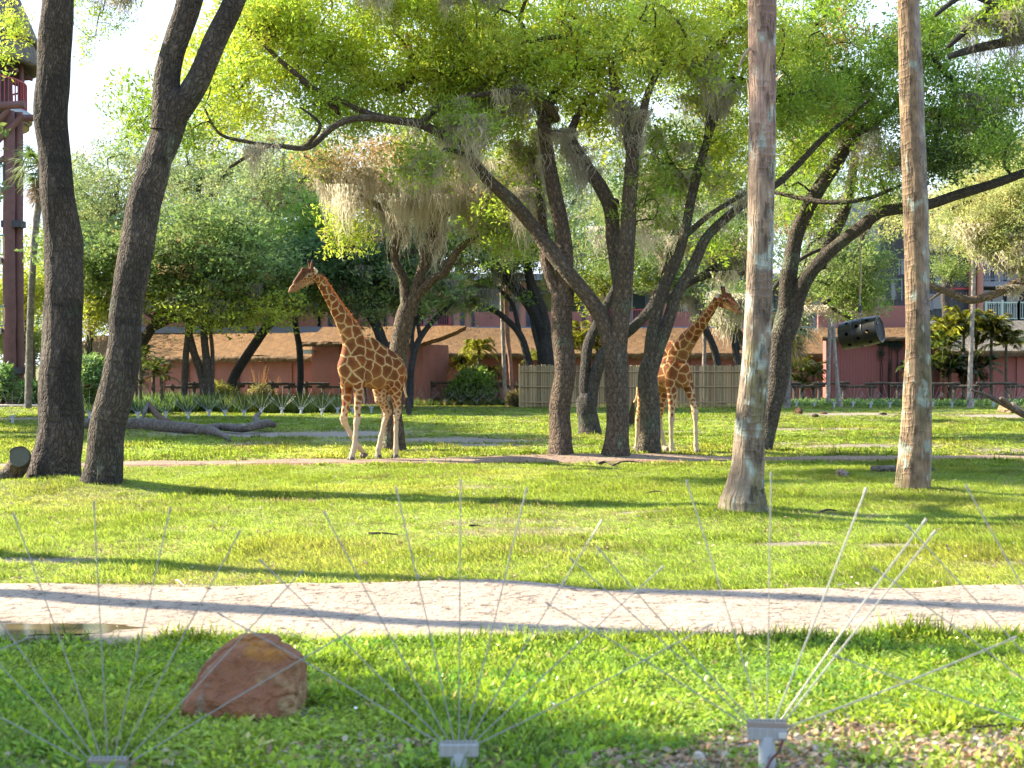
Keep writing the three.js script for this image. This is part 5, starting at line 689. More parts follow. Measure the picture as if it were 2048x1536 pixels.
// broad leaved shrubs
const bigLeaf = [0, 1].map((k) => spray(700 + k, 12, 0.22, 0.26, 0.10)), smallLeaf = [0, 1].map((k) => spray(710 + k, 16, 0.16, 0.11, 0.05));
function shrub(name, label, d, blobs, geos, col, o = {}) {
  const t = thing(name, label, o.category ?? 'shrub', V(0, 0, 0), o.group), r = rng(o.seed ?? 9), lists = geos.map(() => []), st = new Bag(), Q = new THREE.Quaternion(), E = new THREE.Euler();
  for (const [px, py, rx, ry, rd, n] of blobs) { const c = P(px, py, d), sx = rx * d / FPX, sy = ry * d / FPX, root = V(c.x, gh(c.x, c.z), c.z); for (let k = 0; k < n; k++) { const u = r() * 2 - 1, a = r() * 6.283, q = Math.pow(r(), 0.4), w = Math.sqrt(1 - u * u), p = V(c.x + w * Math.cos(a) * q * sx, c.y + u * q * sy, c.z + w * Math.sin(a) * q * rd); p.y = Math.max(p.y, gh(p.x, p.z) + 0.05); if (k % 9 === 0) tube(st, curve([root, root.clone().lerp(p, 0.5).add(V((r() - 0.5) * 0.2, 0.1, 0)), p], [0.03, 0.02, 0.008], 0.3), 4, { capEnd: false, tint: () => [0.16, 0.13, 0.1] }); const s = (o.size ?? 1) * (0.7 + 0.6 * r()), v = 0.65 + 0.7 * r(); lists[k % geos.length].push({ m: new THREE.Matrix4().compose(p, Q.setFromEuler(E.set((r() - 0.5) * 1.4, r() * 6.28, (r() - 0.5) * 1.4)), V(s, s, s)), c: RGB(col[0] * v * (0.85 + 0.3 * r()), col[1] * v, col[2] * v) }); } }
  part(t, 'stems', st.geo(), farBarkMat, 'stuff'); lists.forEach((l, k) => instanced(t, 'leaves', geos[k], leafMat, l)); return t;
}
const gs = shrub('broadleaf_shrub', 'glossy broad leaved shrub between the two big left trunks', 62, [[182, 760, 32, 50, 1.2, 260], [215, 775, 24, 40, 1, 120]], bigLeaf, [0.15, 0.25, 0.06], { seed: 21 });
{ const f = new Bag(), r = rng(31); for (let k = 0; k < 9; k++) pinnate(f, P(178, 778, 61), V(Math.cos(k * 2.4) * 0.5, 0.8, Math.sin(k * 2.4) * 0.5), 0.5, r, [0.75, 0.30, 0.02], 0.5, 10, 0.4, 0.14); part(gs, 'orange_bract', f.geo(), frondMat); }
shrub('broadleaf_shrub', 'yellow flecked low shrub at the foot of the steeply leaning stem', 70, [[440, 785, 20, 18, 0.8, 90], [458, 790, 16, 14, 0.7, 60]], smallLeaf, [0.34, 0.33, 0.05], { seed: 22, size: 1.4 });
shrub('broadleaf_shrub', 'small reddish shrub in front of the left lodge wall', 74, [[520, 782, 16, 16, 0.7, 60]], smallLeaf, [0.26, 0.22, 0.06], { seed: 23, size: 1.4 });
shrub('broadleaf_shrub', 'dense green shrub under the pygmy date palm', 78, [[950, 770, 42, 34, 1.6, 300], [920, 785, 30, 20, 1.2, 140]], bigLeaf, [0.17, 0.29, 0.04], { seed: 24 });
shrub('broadleaf_shrub', 'round olive shrub at the left end of the bamboo fence', 73, [[1030, 800, 14, 13, 0.5, 120]], smallLeaf, [0.2, 0.17, 0.06], { seed: 25, size: 1.3 });
shrub('broadleaf_shrub', 'dark shrubs at the foot of the tower columns', 74, [[60, 790, 26, 26, 1, 150], [5, 770, 20, 40, 1, 120]], bigLeaf, [0.12, 0.22, 0.05], { seed: 26 });
shrub('creeper', 'dark creeper hanging down the plum lodge bay behind the barrel', 79.3, [[1778, 686, 14, 5, 0.06, 50], [1762, 700, 3, 26, 0.05, 26], [1795, 690, 10, 6, 0.06, 30]], smallLeaf, [0.05, 0.10, 0.06], { seed: 27, size: 0.9, category: 'creeper' });
// tall grass bank, plumes and low planting along the fences: nobody could count these
const longBlade = (seed, n, L, w, spread) => { const r = rng(seed), b = new Bag(); for (let k = 0; k < n; k++) { const a = r() * 6.283, e = spread * (0.3 + r()), h = L * (0.6 + 0.6 * r()), o = V((r() - 0.5) * 0.12, 0, (r() - 0.5) * 0.12), d = V(Math.cos(a) * e, 1, Math.sin(a) * e).normalize(), s = V(-Math.sin(a), 0, Math.cos(a)), c = 0.8 + 0.4 * r(); let pr = -1; for (let i = 0; i <= 3; i++) { const t = i / 3, p = o.clone().addScaledVector(d, h * t); p.x += Math.cos(a) * e * h * t * t * 0.6; p.z += Math.sin(a) * e * h * t * t * 0.6; p.y -= e * h * t * t * 0.25; const ww = w * (1 - t * 0.9); const x = b.v(p.x - s.x * ww, p.y, p.z - s.z * ww, Math.cos(a), 0.6, Math.sin(a)), y = b.v(p.x + s.x * ww, p.y, p.z + s.z * ww, Math.cos(a), 0.6, Math.sin(a)); if (pr >= 0) { b.t(pr, pr + 1, x); b.t(pr + 1, y, x); } pr = x; } } const g = b.geo(); g.deleteAttribute('color'); return g; };
const grassMat = new THREE.MeshPhysicalMaterial({ color: 0xffffff, transmission: 0.4, thickness: 0, roughness: 0.92, specularIntensity: 0.25, clearcoat: 0.10, clearcoatRoughness: 0.3, side: THREE.DoubleSide });
function sow(name, label, category, geo, mat, n, seed, where, size, color) {
  const r = rng(seed), list = [], Q = new THREE.Quaternion(), E = new THREE.Euler();
  for (let k = 0; k < n; k++) { const [px, d] = where(r), p = P(px, 760, d), s = size * (0.65 + 0.7 * r()); list.push({ m: new THREE.Matrix4().compose(V(p.x, gh(p.x, p.z) - 0.01, p.z), Q.setFromEuler(E.set((r() - 0.5) * 0.3, r() * 6.28, (r() - 0.5) * 0.3)), V(s, s * (0.8 + 0.4 * r()), s)), c: color(r, px, d) }); }
  const m = instanced(scene, name, geo, mat, list); tag(m, label, category); return m;
}
const bankGeo = longBlade(801, 26, 0.62, 0.016, 0.45), lowGeo = spray(802, 18, 0.2, 0.12, 0.05, 0.9);
sow('tall_grass', 'bank of tall arching grass between the log and the left lodge wing', 'grass', bankGeo, grassMat, 1500, 41, (r) => { const px = 165 + 520 * r(); return [px, lerp(63, 71, r()) - 2 * smooth(400, 165, px)]; }, 1.0, (r, px) => { const k = 0.7 + 0.6 * r(); return px > 430 + 60 * r() ? RGB(0.5 * k, 0.56 * k, 0.1 * k) : RGB(0.24 * k, 0.40 * k, 0.09 * k); });
sow('low_planting', 'low mixed planting under the centre stretch of the rail fence', 'plants', bankGeo, grassMat, 500, 42, (r) => [820 + 220 * r(), lerp(75, 79, r())], 0.5, (r) => { const k = 0.7 + 0.6 * r(); return r() < 0.35 ? RGB(0.4 * k, 0.37 * k, 0.12 * k) : RGB(0.22 * k, 0.32 * k, 0.07 * k); });
sow('low_planting', 'leafy green planting under the right stretch of the rail fence', 'plants', lowGeo, leafMat, 1900, 43, (r) => [1545 + 520 * r(), lerp(74.5, 79, r())], 1.3, (r) => { const k = 0.6 + 0.7 * r(); return RGB(0.17 * k, 0.29 * k, 0.06 * k); });
{ const plume = new Bag(), r = rng(51); for (let k = 0; k < 26; k++) { const a = r() * 6.28, e = 0.16 + 0.2 * r(), h = 1.2 + 0.7 * r(), d = V(Math.cos(a) * e, 1, Math.sin(a) * e); const pts = [0, 0.5, 1].map((t) => ({ p: d.clone().multiplyScalar(h * t), r: 0.006, l: t })); tube(plume, pts, 3, { capEnd: false }); for (let q = 0; q < 46; q++) { const t = 0.62 + 0.42 * r(), p = d.clone().multiplyScalar(h * t), s = V(r() - 0.5, 0.9, r() - 0.5).normalize(), L = 0.15 * (1.25 - t), w = 0.01; const x = plume.v(p.x - w, p.y, p.z, 0, 0.3, 1), y = plume.v(p.x + w, p.y, p.z, 0, 0.3, 1), z = plume.v(p.x + s.x * L, p.y + s.y * L, p.z + s.z * L, 0, 0.3, 1); plume.t(x, y, z); } } const g = plume.geo(); g.deleteAttribute('color');
  for (const [px, d, s, label] of [[518, 76, 1.05, 'tan plume grass against the left lodge wall'], [548, 77, 0.75, 'smaller tan plume grass beside the tall plume on the lodge wall'], [838, 79, 0.55, 'pinkish plume grass left of the pygmy date palm'], [862, 79, 0.5, 'short pinkish plume grass by the centre fence post']]) { const p = P(px, 790, d), m = solo('plume_grass', g, new THREE.MeshPhysicalMaterial({ color: label.includes('pink') ? RGB(0.45, 0.22, 0.18) : RGB(0.58, 0.32, 0.13), transmission: 0.4, thickness: 0, roughness: 0.95, side: THREE.DoubleSide }), label, 'plume grass', 'plume grasses before the lodge'); m.position.set(p.x, gh(p.x, p.z), p.z); m.scale.setScalar(s); } }

// ================================================================== giraffes
function surface(caps, cell, K, pad = 0.06) {                            // smooth union of tapered capsules, meshed by surface nets
  const lo = V(1e9, 1e9, 1e9), hi = V(-1e9, -1e9, -1e9); for (const c of caps) for (const [p, r] of [[c.a, c.ra], [c.b, c.rb]]) { lo.min(p.clone().addScalar(-r - pad)); hi.max(p.clone().addScalar(r + pad)); }
  const nx = Math.ceil((hi.x - lo.x) / cell) + 1, ny = Math.ceil((hi.y - lo.y) / cell) + 1, nz = Math.ceil((hi.z - lo.z) / cell) + 1, F = new Float32Array(nx * ny * nz), M0 = 6.5 / K;
  for (const c of caps) {
    const ab = c.b.clone().sub(c.a), l2 = Math.max(1e-9, ab.lengthSq()), R = Math.max(c.ra, c.rb) + M0, i0 = (v, k) => Math.max(0, Math.floor((v - R - lo[k]) / cell)), i1 = (v, k, n) => Math.min(n - 1, Math.ceil((v + R - lo[k]) / cell));
    const x0 = i0(Math.min(c.a.x, c.b.x), 'x'), x1 = i1(Math.max(c.a.x, c.b.x), 'x', nx), y0 = i0(Math.min(c.a.y, c.b.y), 'y'), y1 = i1(Math.max(c.a.y, c.b.y), 'y', ny), z0 = i0(Math.min(c.a.z, c.b.z), 'z'), z1 = i1(Math.max(c.a.z, c.b.z), 'z', nz), s = c.side, f = (c.thin ?? 1) - 1;
    for (let z = z0; z <= z1; z++) for (let y = y0; y <= y1; y++) for (let x = x0; x <= x1; x++) {
      const px = lo.x + x * cell - c.a.x, py = lo.y + y * cell - c.a.y, pz = lo.z + z * cell - c.a.z, t = clamp((px * ab.x + py * ab.y + pz * ab.z) / l2, 0, 1);
      let qx = px - ab.x * t, qy = py - ab.y * t, qz = pz - ab.z * t; if (f) { const w = (qx * s.x + qy * s.y + qz * s.z) * f; qx += s.x * w; qy += s.y * w; qz += s.z * w; }
      const d = Math.sqrt(qx * qx + qy * qy + qz * qz) - (c.ra + (c.rb - c.ra) * t); if (d < M0) F[(z * ny + y) * nx + x] += Math.exp(-K * d);
    }
  }
  for (let i = 0; i < F.length; i++) F[i] = F[i] > 0 ? -Math.log(F[i]) / K : M0;
  const id = new Int32Array(F.length).fill(-1), pos = [], tri = [], at = (x, y, z) => F[(z * ny + y) * nx + x];
  for (let z = 0; z < nz - 1; z++) for (let y = 0; y < ny - 1; y++) for (let x = 0; x < nx - 1; x++) {
    const v = [at(x, y, z), at(x + 1, y, z), at(x, y + 1, z), at(x + 1, y + 1, z), at(x, y, z + 1), at(x + 1, y, z + 1), at(x, y + 1, z + 1), at(x + 1, y + 1, z + 1)]; let m = 0; for (let k = 0; k < 8; k++) if (v[k] < 0) m++; if (m === 0 || m === 8) continue;
    let sx = 0, sy = 0, sz = 0, n = 0; const E = [[0, 1], [2, 3], [4, 5], [6, 7], [0, 2], [1, 3], [4, 6], [5, 7], [0, 4], [1, 5], [2, 6], [3, 7]];
    for (const [a, b] of E) if ((v[a] < 0) !== (v[b] < 0)) { const t = v[a] / (v[a] - v[b]); sx += (a & 1) + ((b & 1) - (a & 1)) * t; sy += ((a >> 1) & 1) + (((b >> 1) & 1) - ((a >> 1) & 1)) * t; sz += (a >> 2) + ((b >> 2) - (a >> 2)) * t; n++; }
    id[(z * ny + y) * nx + x] = pos.length / 3; pos.push(lo.x + (x + sx / n) * cell, lo.y + (y + sy / n) * cell, lo.z + (z + sz / n) * cell);
  }
  const ID = (x, y, z) => id[(z * ny + y) * nx + x], quad = (a, b, c, d, flip) => { if (a < 0 || b < 0 || c < 0 || d < 0) return; flip ? tri.push(a, c, b, a, d, c) : tri.push(a, b, c, a, c, d); };
  for (let z = 1; z < nz - 1; z++) for (let y = 1; y < ny - 1; y++) for (let x = 1; x < nx - 1; x++) {
    const a = at(x, y, z) < 0; if (a !== at(x + 1, y, z) < 0) quad(ID(x, y - 1, z - 1), ID(x, y, z - 1), ID(x, y, z), ID(x, y - 1, z), !a); if (a !== at(x, y + 1, z) < 0) quad(ID(x - 1, y, z - 1), ID(x, y, z - 1), ID(x, y, z), ID(x - 1, y, z), a); if (a !== at(x, y, z + 1) < 0) quad(ID(x - 1, y - 1, z), ID(x, y - 1, z), ID(x, y, z), ID(x - 1, y, z), !a);
  }
  const g = new THREE.BufferGeometry(); g.setAttribute('position', new THREE.Float32BufferAttribute(pos, 3)); g.setIndex(tri); g.computeVertexNormals(); return g;
}
const hideBump = tex(256, 256, (u, v) => tfbm(u, v, 60, 14, 131, 3), false, 1 / 0.3);
const hideMat = new THREE.MeshPhysicalMaterial({ vertexColors: true, roughness: 0.75, specularIntensity: 0.4 });
const hoofMat = new THREE.MeshStandardMaterial({ color: RGB(0.10, 0.07, 0.055), roughness: 0.6 });
const eyeMat = new THREE.MeshPhysicalMaterial({ color: RGB(0.012, 0.008, 0.006), roughness: 0.3, clearcoat: 0.3 });
const maneMat = new THREE.MeshPhysicalMaterial({ vertexColors: true, transmission: 0.5, thickness: 0, roughness: 0.9, side: THREE.DoubleSide });
const tailHair = new THREE.MeshStandardMaterial({ color: RGB(0.025, 0.022, 0.024), roughness: 0.5, side: THREE.DoubleSide });
// spec: J(cx, cy, lateral) -> point; caps built with [point, radius] chains; s = patch spacing, leg = how far the colour has faded
function giraffe(name, label, spec) {
  const { J, side, fwd } = spec, caps = [], head = [], up = V(0, 1, 0);
  const chain = (list, o = {}) => { for (let i = 0; i < list.length - 1; i++) { const A = list[i], B = list[i + 1]; (o.head ? head : caps).push({ a: A[0], b: B[0], ra: A[1], rb: B[1], side: o.side ?? side, thin: o.thin, s0: A[2] ?? o.s ?? 0.2, s1: B[2] ?? o.s ?? 0.2, f0: A[3] ?? 0, f1: B[3] ?? 0, crest: o.crest }); } };
  spec.build(chain);
  const body = surface(caps, 0.0115, 62), hg = surface(head, 0.0065, 150, 0.03);
  const colour = (g, list, isHead) => {
    const p = g.attributes.position, n = p.count, nor = g.attributes.normal, sp = new Float32Array(n), fade = new Float32Array(n), col = new Float32Array(n * 3), v = V(0, 0, 0), r = rng(spec.seed + (isHead ? 5 : 0));
    for (let i = 0; i < n; i++) { v.fromBufferAttribute(p, i); let m = 1e9; for (const c of list) { const ab = c.b.clone().sub(c.a), t = clamp(v.clone().sub(c.a).dot(ab) / Math.max(1e-9, ab.lengthSq()), 0, 1), d = v.distanceTo(c.a.clone().addScaledVector(ab, t)) / lerp(c.ra, c.rb, t); if (d < m) { m = d; sp[i] = lerp(c.s0, c.s1, t); fade[i] = lerp(c.f0, c.f1, t); } } }
    const seeds = []; for (let k = 0; k < n * 2.2; k++) { const i = r() * n | 0; v.fromBufferAttribute(p, i); let ok = true; for (const q of seeds) if (q.p.distanceTo(v) < (q.s + sp[i]) * 0.5) { ok = false; break; } if (ok) seeds.push({ p: v.clone(), s: sp[i] * (0.85 + 0.3 * r()), t: 0.8 + 0.4 * r() }); }
    for (let i = 0; i < n; i++) {
      v.fromBufferAttribute(p, i); const w = v.clone().add(V(0.026 * noise3(v.x * 12, v.y * 12, v.z * 12) + 0.006 * noise3(v.x * 50, v.y * 50, v.z * 50), 0.026 * noise3(v.x * 14 + 9, v.y * 14, v.z * 14), 0.02 * noise3(v.x * 14, v.y * 14 + 5, v.z * 14))); let a = null, b = null, da = 1e9, db = 1e9;
      for (const q of seeds) { const d = q.p.distanceTo(w); if (d < da) { b = a; db = da; a = q; da = d; } else if (d < db) { b = q; db = d; } }
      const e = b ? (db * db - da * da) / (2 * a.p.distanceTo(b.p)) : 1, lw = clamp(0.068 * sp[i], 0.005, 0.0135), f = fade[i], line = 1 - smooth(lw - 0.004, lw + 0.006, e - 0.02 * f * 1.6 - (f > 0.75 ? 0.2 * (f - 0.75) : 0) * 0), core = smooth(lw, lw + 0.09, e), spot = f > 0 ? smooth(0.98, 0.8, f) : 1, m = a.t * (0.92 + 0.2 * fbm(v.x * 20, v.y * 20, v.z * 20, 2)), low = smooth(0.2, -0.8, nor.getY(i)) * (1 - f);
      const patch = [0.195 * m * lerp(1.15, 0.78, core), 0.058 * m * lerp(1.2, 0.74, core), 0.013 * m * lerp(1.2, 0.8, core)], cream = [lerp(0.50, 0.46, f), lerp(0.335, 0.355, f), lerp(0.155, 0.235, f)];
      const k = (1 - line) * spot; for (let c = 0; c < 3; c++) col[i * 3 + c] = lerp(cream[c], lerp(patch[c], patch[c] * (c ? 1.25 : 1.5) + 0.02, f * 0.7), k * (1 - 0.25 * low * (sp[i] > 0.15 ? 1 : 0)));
      if (spec.paint) { const q = spec.paint(v, [col[i * 3], col[i * 3 + 1], col[i * 3 + 2]], isHead, nor, i); col.set(q, i * 3); }
    }
    g.setAttribute('color', new THREE.BufferAttribute(col, 3)); return g;
  };
  colour(body, caps, false); colour(hg, head, true);
  const t = thing(name, label, 'giraffe', V(0, 0, 0)); part(t, 'body', mergeGeometries([body, hg]), hideMat);
  // mane along the crest
  const mb = new Bag(), r = rng(spec.seed + 9), cr = curve(spec.crest.map((q) => q[0]), spec.crest.map((q) => q[1]), 0.012);
  for (const e of cr) { let bd = 1e9, bp = null; for (const c of [...caps, ...head]) { if (!c.crest) continue; const ab = c.b.clone().sub(c.a), u = clamp(e.p.clone().sub(c.a).dot(ab) / ab.lengthSq(), 0, 1), ax = c.a.clone().addScaledVector(ab, u), R = lerp(c.ra, c.rb, u), q = e.p.clone().sub(ax); q.addScaledVector(side, -q.dot(side)); const d = Math.abs(q.length() - R); if (d < bd) { bd = d; bp = ax.addScaledVector(q.normalize(), R + 0.004); } } if (bp) e.p.copy(bp); }
  for (let i = 1; i < cr.length - 1; i++) { const tg = cr[i + 1].p.clone().sub(cr[i - 1].p).normalize(), out = side.clone().cross(tg).normalize(); if (out.dot(spec.back) < 0) out.negate(); for (let k = 0; k < 9; k++) { const o = cr[i].p.clone().addScaledVector(side, (r() - 0.5) * 0.034).addScaledVector(out, -0.02), d = out.clone().addScaledVector(tg, (r() - 0.6) * 0.5).addScaledVector(side, (r() - 0.5) * 0.3).normalize(), L = cr[i].r * (0.6 + 0.35 * r() + 0.45 * Math.max(0, noise3(i * 0.35, spec.seed, 1))), w = 0.0045, q = 0.4 + 0.8 * r(), c = [0.52 * q, 0.17 * q, 0.05 * q], s = tg; const a = mb.v(o.x - s.x * w, o.y - s.y * w, o.z - s.z * w, side.x, side.y, side.z, 0, 0, ...c), b = mb.v(o.x + s.x * w, o.y + s.y * w, o.z + s.z * w, side.x, side.y, side.z, 0, 0, ...c), e = mb.v(o.x + d.x * L, o.y + d.y * L, o.z + d.z * L, side.x, side.y, side.z, 0, 0, ...c); mb.t(a, b, e); } }
  part(t, 'mane', mb.geo(), maneMat);
  // tail with its tuft
  const tl = curve(spec.tail.map((q) => q[0]), spec.tail.map((q) => q[1]), 0.03), tb = tube(new Bag(), tl, 10, { tint: () => [0.6, 0.42, 0.22] }); part(t, 'tail', tb.geo(true), hideMat);
  const hb = new Bag(), te = tl[tl.length - 1].p; for (let k = 0; k < 260; k++) { const L = spec.tuft * (0.5 + 0.5 * r()), o = te.clone().add(V((r() - 0.5) * 0.05, 0.03 - 0.12 * r(), (r() - 0.5) * 0.05)), e = spec.tuftDir.clone().add(V((r() - 0.5) * 0.34, 0, (r() - 0.5) * 0.34)).multiplyScalar(L), w = 0.005; const a = hb.v(o.x - w, o.y, o.z, 0, 0, 1), b = hb.v(o.x + w, o.y, o.z, 0, 0, 1), m1 = hb.v(o.x + e.x * 0.5 + w * 1.3 + 0.01 * (r() - 0.5), o.y + e.y * 0.5, o.z + e.z * 0.5, 0, 0, 1), c = hb.v(o.x + e.x, o.y + e.y, o.z + e.z, 0, 0, 1); hb.t(a, b, m1); hb.t(a, m1, c); } part(t, 'tail_tuft', hb.geo(true), tailHair);
  // hooves: two toes each
  for (const [p, dir, tip] of spec.hooves) { const b = []; for (const s of [-1, 1]) { const pts = [new THREE.Vector2(0.001, 0.088), new THREE.Vector2(0.032, 0.084), new THREE.Vector2(0.044, 0.05), new THREE.Vector2(0.055, 0.006), new THREE.Vector2(0.05, 0), new THREE.Vector2(0.001, 0)], g = new THREE.LatheGeometry(pts, 18); g.scale(0.82, 1, 1.35); g.translate(s * 0.037, 0, 0); b.push(g); } const h = part(t, 'hoof', mergeGeometries(b), hoofMat); h.position.copy(p); h.rotation.set(0, Math.atan2(dir.x, dir.z), 0); if (tip) h.rotateX(tip); }
  for (const [p, rad, n] of spec.eyes) { const g = new THREE.SphereGeometry(rad, 20, 14), e = part(t, 'eye', g, eyeMat); e.position.copy(p); e.scale.set(1, 0.8, 1); }
  for (const [base, tipP, w] of spec.ears) {                              // cupped leaf-shaped ear
    const ax = tipP.clone().sub(base), L = ax.length(), Y = ax.clone().normalize(), Z = side.clone().multiplyScalar(w > 0 ? 1 : -1).addScaledVector(fwd, 0.6).addScaledVector(Y, -side.clone().multiplyScalar(w > 0 ? 1 : -1).addScaledVector(fwd, 0.6).dot(Y)).normalize(), X = Y.clone().cross(Z), b = new Bag(), W = Math.abs(w);
    for (let i = 0; i <= 10; i++) for (let k = 0; k <= 6; k++) { const u = i / 10, s = k / 6 * 2 - 1, ww = W * Math.pow(Math.sin(Math.PI * Math.pow(u * 0.94 + 0.06, 0.8)), 0.75), q = base.clone().addScaledVector(Y, L * u).addScaledVector(X, s * ww).addScaledVector(Z, -0.5 * ww * (1 - s * s) + 0.004), inn = Math.abs(s) < 0.75; b.v(q.x, q.y, q.z, Z.x, Z.y, Z.z, 0, 0, inn ? 0.6 : 0.68, inn ? 0.52 : 0.58, inn ? 0.42 : 0.45); }
    for (let i = 0; i < 10; i++) for (let k = 0; k < 6; k++) { const a = i * 7 + k; b.t(a, a + 1, a + 7); b.t(a + 1, a + 8, a + 7); } part(t, 'ear', b.geo(true), maneMat);
  }
  return t;
}
{ // ---- left giraffe, walking to the left and a little towards the camera
  const fwd = V(-0.75, 0, 0.66), side = V(0.66, 0, 0.75), D0 = 30, src = (cx, cy) => [550 + cx / 3.413, 490 + cy / 3.413];
  const Q = (px, py, l = 0) => P(px, py, D0 + (px - 66 * l - 740) * 0.0088 - 0.75 * l), J = (cx, cy, l = 0) => Q(...src(cx, cy), l), H = (cx, cy, l = 0) => Q(560 + cx / 10.97, 500 + cy / 10.97, l);
  const foot = (cx, l, h) => { const p = J(cx, 1470, l); p.y = gh(p.x, p.z) + h; return p; };
  const poll = H(715, 450), muzzle = H(270, 850);
  const hoof = (cx, l) => foot(cx, l, 0.0);
  giraffe('giraffe', 'walking giraffe facing left with raised front foot and glowing orange mane', {
    seed: 301, fwd, side, J, back: V(0.6, 0.8, -0.3),
    build(ch) {
      ch([[J(530, 845), 0.30, 0.2], [J(585, 835), 0.365, 0.215], [J(690, 845), 0.405, 0.21], [J(790, 850), 0.325, 0.165], [J(832, 885), 0.24, 0.125]], { thin: 1.38 });
      ch([[J(572, 745), 0.27, 0.2], [J(520, 612), 0.222, 0.175], [J(430, 452), 0.14, 0.145], [J(356, 325), 0.102, 0.115], [J(308, 240), 0.09, 0.09]], { thin: 1.25, crest: true });
      ch([[J(640, 700), 0.22, 0.21], [J(770, 790), 0.22, 0.18]], { thin: 1.5 });
      ch([[J(478, 830), 0.15, 0.22], [J(500, 920), 0.15, 0.2]]); ch([[J(508, 690), 0.13, 0.22], [J(492, 800), 0.16, 0.22]]);
      // front legs: left (standing) and right (raised)
      ch([[J(565, 800, 0.15), 0.17, 0.19], [J(572, 930, 0.16), 0.125, 0.14, 0.1], [J(570, 1010, 0.165), 0.088, 0.11, 0.3], [J(564, 1110, 0.17), 0.064, 0.1, 0.5], [J(562, 1190, 0.17), 0.06, 0.1, 0.85], [J(556, 1215, 0.17), 0.052, 0.1, 1], [J(548, 1310, 0.17), 0.041, 0.1, 1], [J(538, 1395, 0.17), 0.05, 0.1, 1], [J(526, 1440, 0.17), 0.052, 0.1, 1], [foot(520, 0.17, 0.06), 0.05, 0.1, 1]]);
      ch([[J(500, 830, -0.15), 0.16, 0.18], [J(490, 950, -0.17), 0.12, 0.14, 0.1], [J(489, 1040, -0.18), 0.088, 0.12, 0.3], [J(480, 1120, -0.18), 0.066, 0.1, 0.5], [J(468, 1185, -0.18), 0.066, 0.1, 0.85], [J(476, 1215, -0.18), 0.058, 0.1, 1], [J(520, 1295, -0.18), 0.044, 0.1, 1], [J(566, 1372, -0.18), 0.05, 0.1, 1], [J(596, 1408, -0.18), 0.05, 0.1, 1]]);
      // hind legs
      ch([[J(822, 850, 0.13), 0.2, 0.16], [J(822, 960, 0.15), 0.155, 0.11, 0.05], [J(828, 1050, 0.16), 0.098, 0.085, 0.2], [J(836, 1128, 0.16), 0.068, 0.075, 0.45], [J(830, 1160, 0.16), 0.058, 0.07, 0.7], [J(826, 1260, 0.16), 0.041, 0.1, 1], [J(826, 1390, 0.16), 0.05, 0.1, 1], [J(824, 1440, 0.16), 0.05, 0.1, 1], [foot(822, 0.16, 0.06), 0.048, 0.1, 1]]); ch([[J(838, 1120, 0.16), 0.045, 0.075, 0.4], [J(852, 1142, 0.16), 0.03, 0.07, 0.5]]);
      ch([[J(775, 880, -0.13), 0.2, 0.18], [J(725, 990, -0.14), 0.165, 0.07, 0.35], [J(722, 1050, -0.14), 0.118, 0.065, 0.4], [J(756, 1110, -0.15), 0.082, 0.07, 0.5], [J(768, 1150, -0.15), 0.066, 0.07, 0.65], [J(745, 1220, -0.15), 0.046, 0.08, 0.95], [J(722, 1310, -0.15), 0.042, 0.1, 1], [J(706, 1392, -0.15), 0.05, 0.1, 1], [J(704, 1435, -0.15), 0.05, 0.1, 1], [foot(706, -0.15, 0.06), 0.048, 0.1, 1]]); ch([[J(776, 1125, -0.15), 0.05, 0.07, 0.6], [J(790, 1140, -0.15), 0.034, 0.07, 0.7]]);
      // head
      const h = { head: true };
      ch([[J(330, 285), 0.094, 0.13], [J(308, 240), 0.088, 0.09], [H(740, 560), 0.09, 0.07]], { head: true, thin: 1.2 });
      ch([[H(720, 520), 0.10, 0.055], [H(620, 540), 0.105, 0.055], [H(480, 640), 0.085, 0.05], [H(360, 770), 0.062, 0.04], [H(262, 850), 0.052, 0.04]], { head: true, thin: 1.18 });
      ch([[H(560, 480), 0.09, 0.05], [H(510, 440), 0.052, 0.05]], h); ch([[H(480, 520), 0.06, 0.05], [H(330, 720), 0.045, 0.05]], h);
      ch([[H(700, 660), 0.07, 0.045], [H(540, 740), 0.055, 0.035], [H(400, 820), 0.045, 0.03], [H(325, 895), 0.032, 0.03]], { head: true, thin: 1.3 });
      ch([[H(262, 870), 0.05, 0.04], [H(215, 915), 0.033, 0.04]], h);
      for (const l of [0.05, -0.05]) { ch([[H(672 + l * 250, 440, l), 0.04, 0.5], [H(672 + l * 400, 330, l), 0.024, 0.5], [H(672 + l * 900, 240, l * 1.2), 0.025, 0.5]], h); ch([[H(645, 548, l * 1.75), 0.034, 0.5], [H(610, 566, l * 1.75), 0.03, 0.5]], h); }
      ch([[H(290, 790, 0.03), 0.028, 0.5], [H(260, 810, 0.03), 0.024, 0.5]], h); ch([[H(290, 790, -0.03), 0.028, 0.5], [H(260, 810, -0.03), 0.024, 0.5]], h);
    },
    paint(v, c, isHead, nor, i) {
      if (!isHead) return c;
      const t = clamp(v.clone().sub(poll).dot(muzzle.clone().sub(poll)) / muzzle.distanceToSquared(poll), 0, 1.3), top = v.clone().sub(poll.clone().lerp(muzzle, Math.min(t, 1))), h = top.y * 0.8 - 0.5 * top.dot(fwd) * -1, br = [0.085, 0.026, 0.010], k = smooth(-0.005, 0.06, top.y * 0.85 + top.dot(fwd) * 0.5) * smooth(1.0, 0.75, t);
      let o = c.map((q, j) => lerp(q, br[j] * (1 + 0.4 * noise3(v.x * 40, v.y * 40, v.z * 40)), k * 0.92)); if (t > 0.45) { const m = smooth(0.45, 0.85, t) * (1 - k); o = o.map((q, j) => lerp(q, [0.25, 0.115, 0.05][j], m * 0.75)); } if (t > 0.98) o = o.map((q, j) => lerp(q, [0.26, 0.135, 0.07][j], smooth(0.98, 1.06, t)));
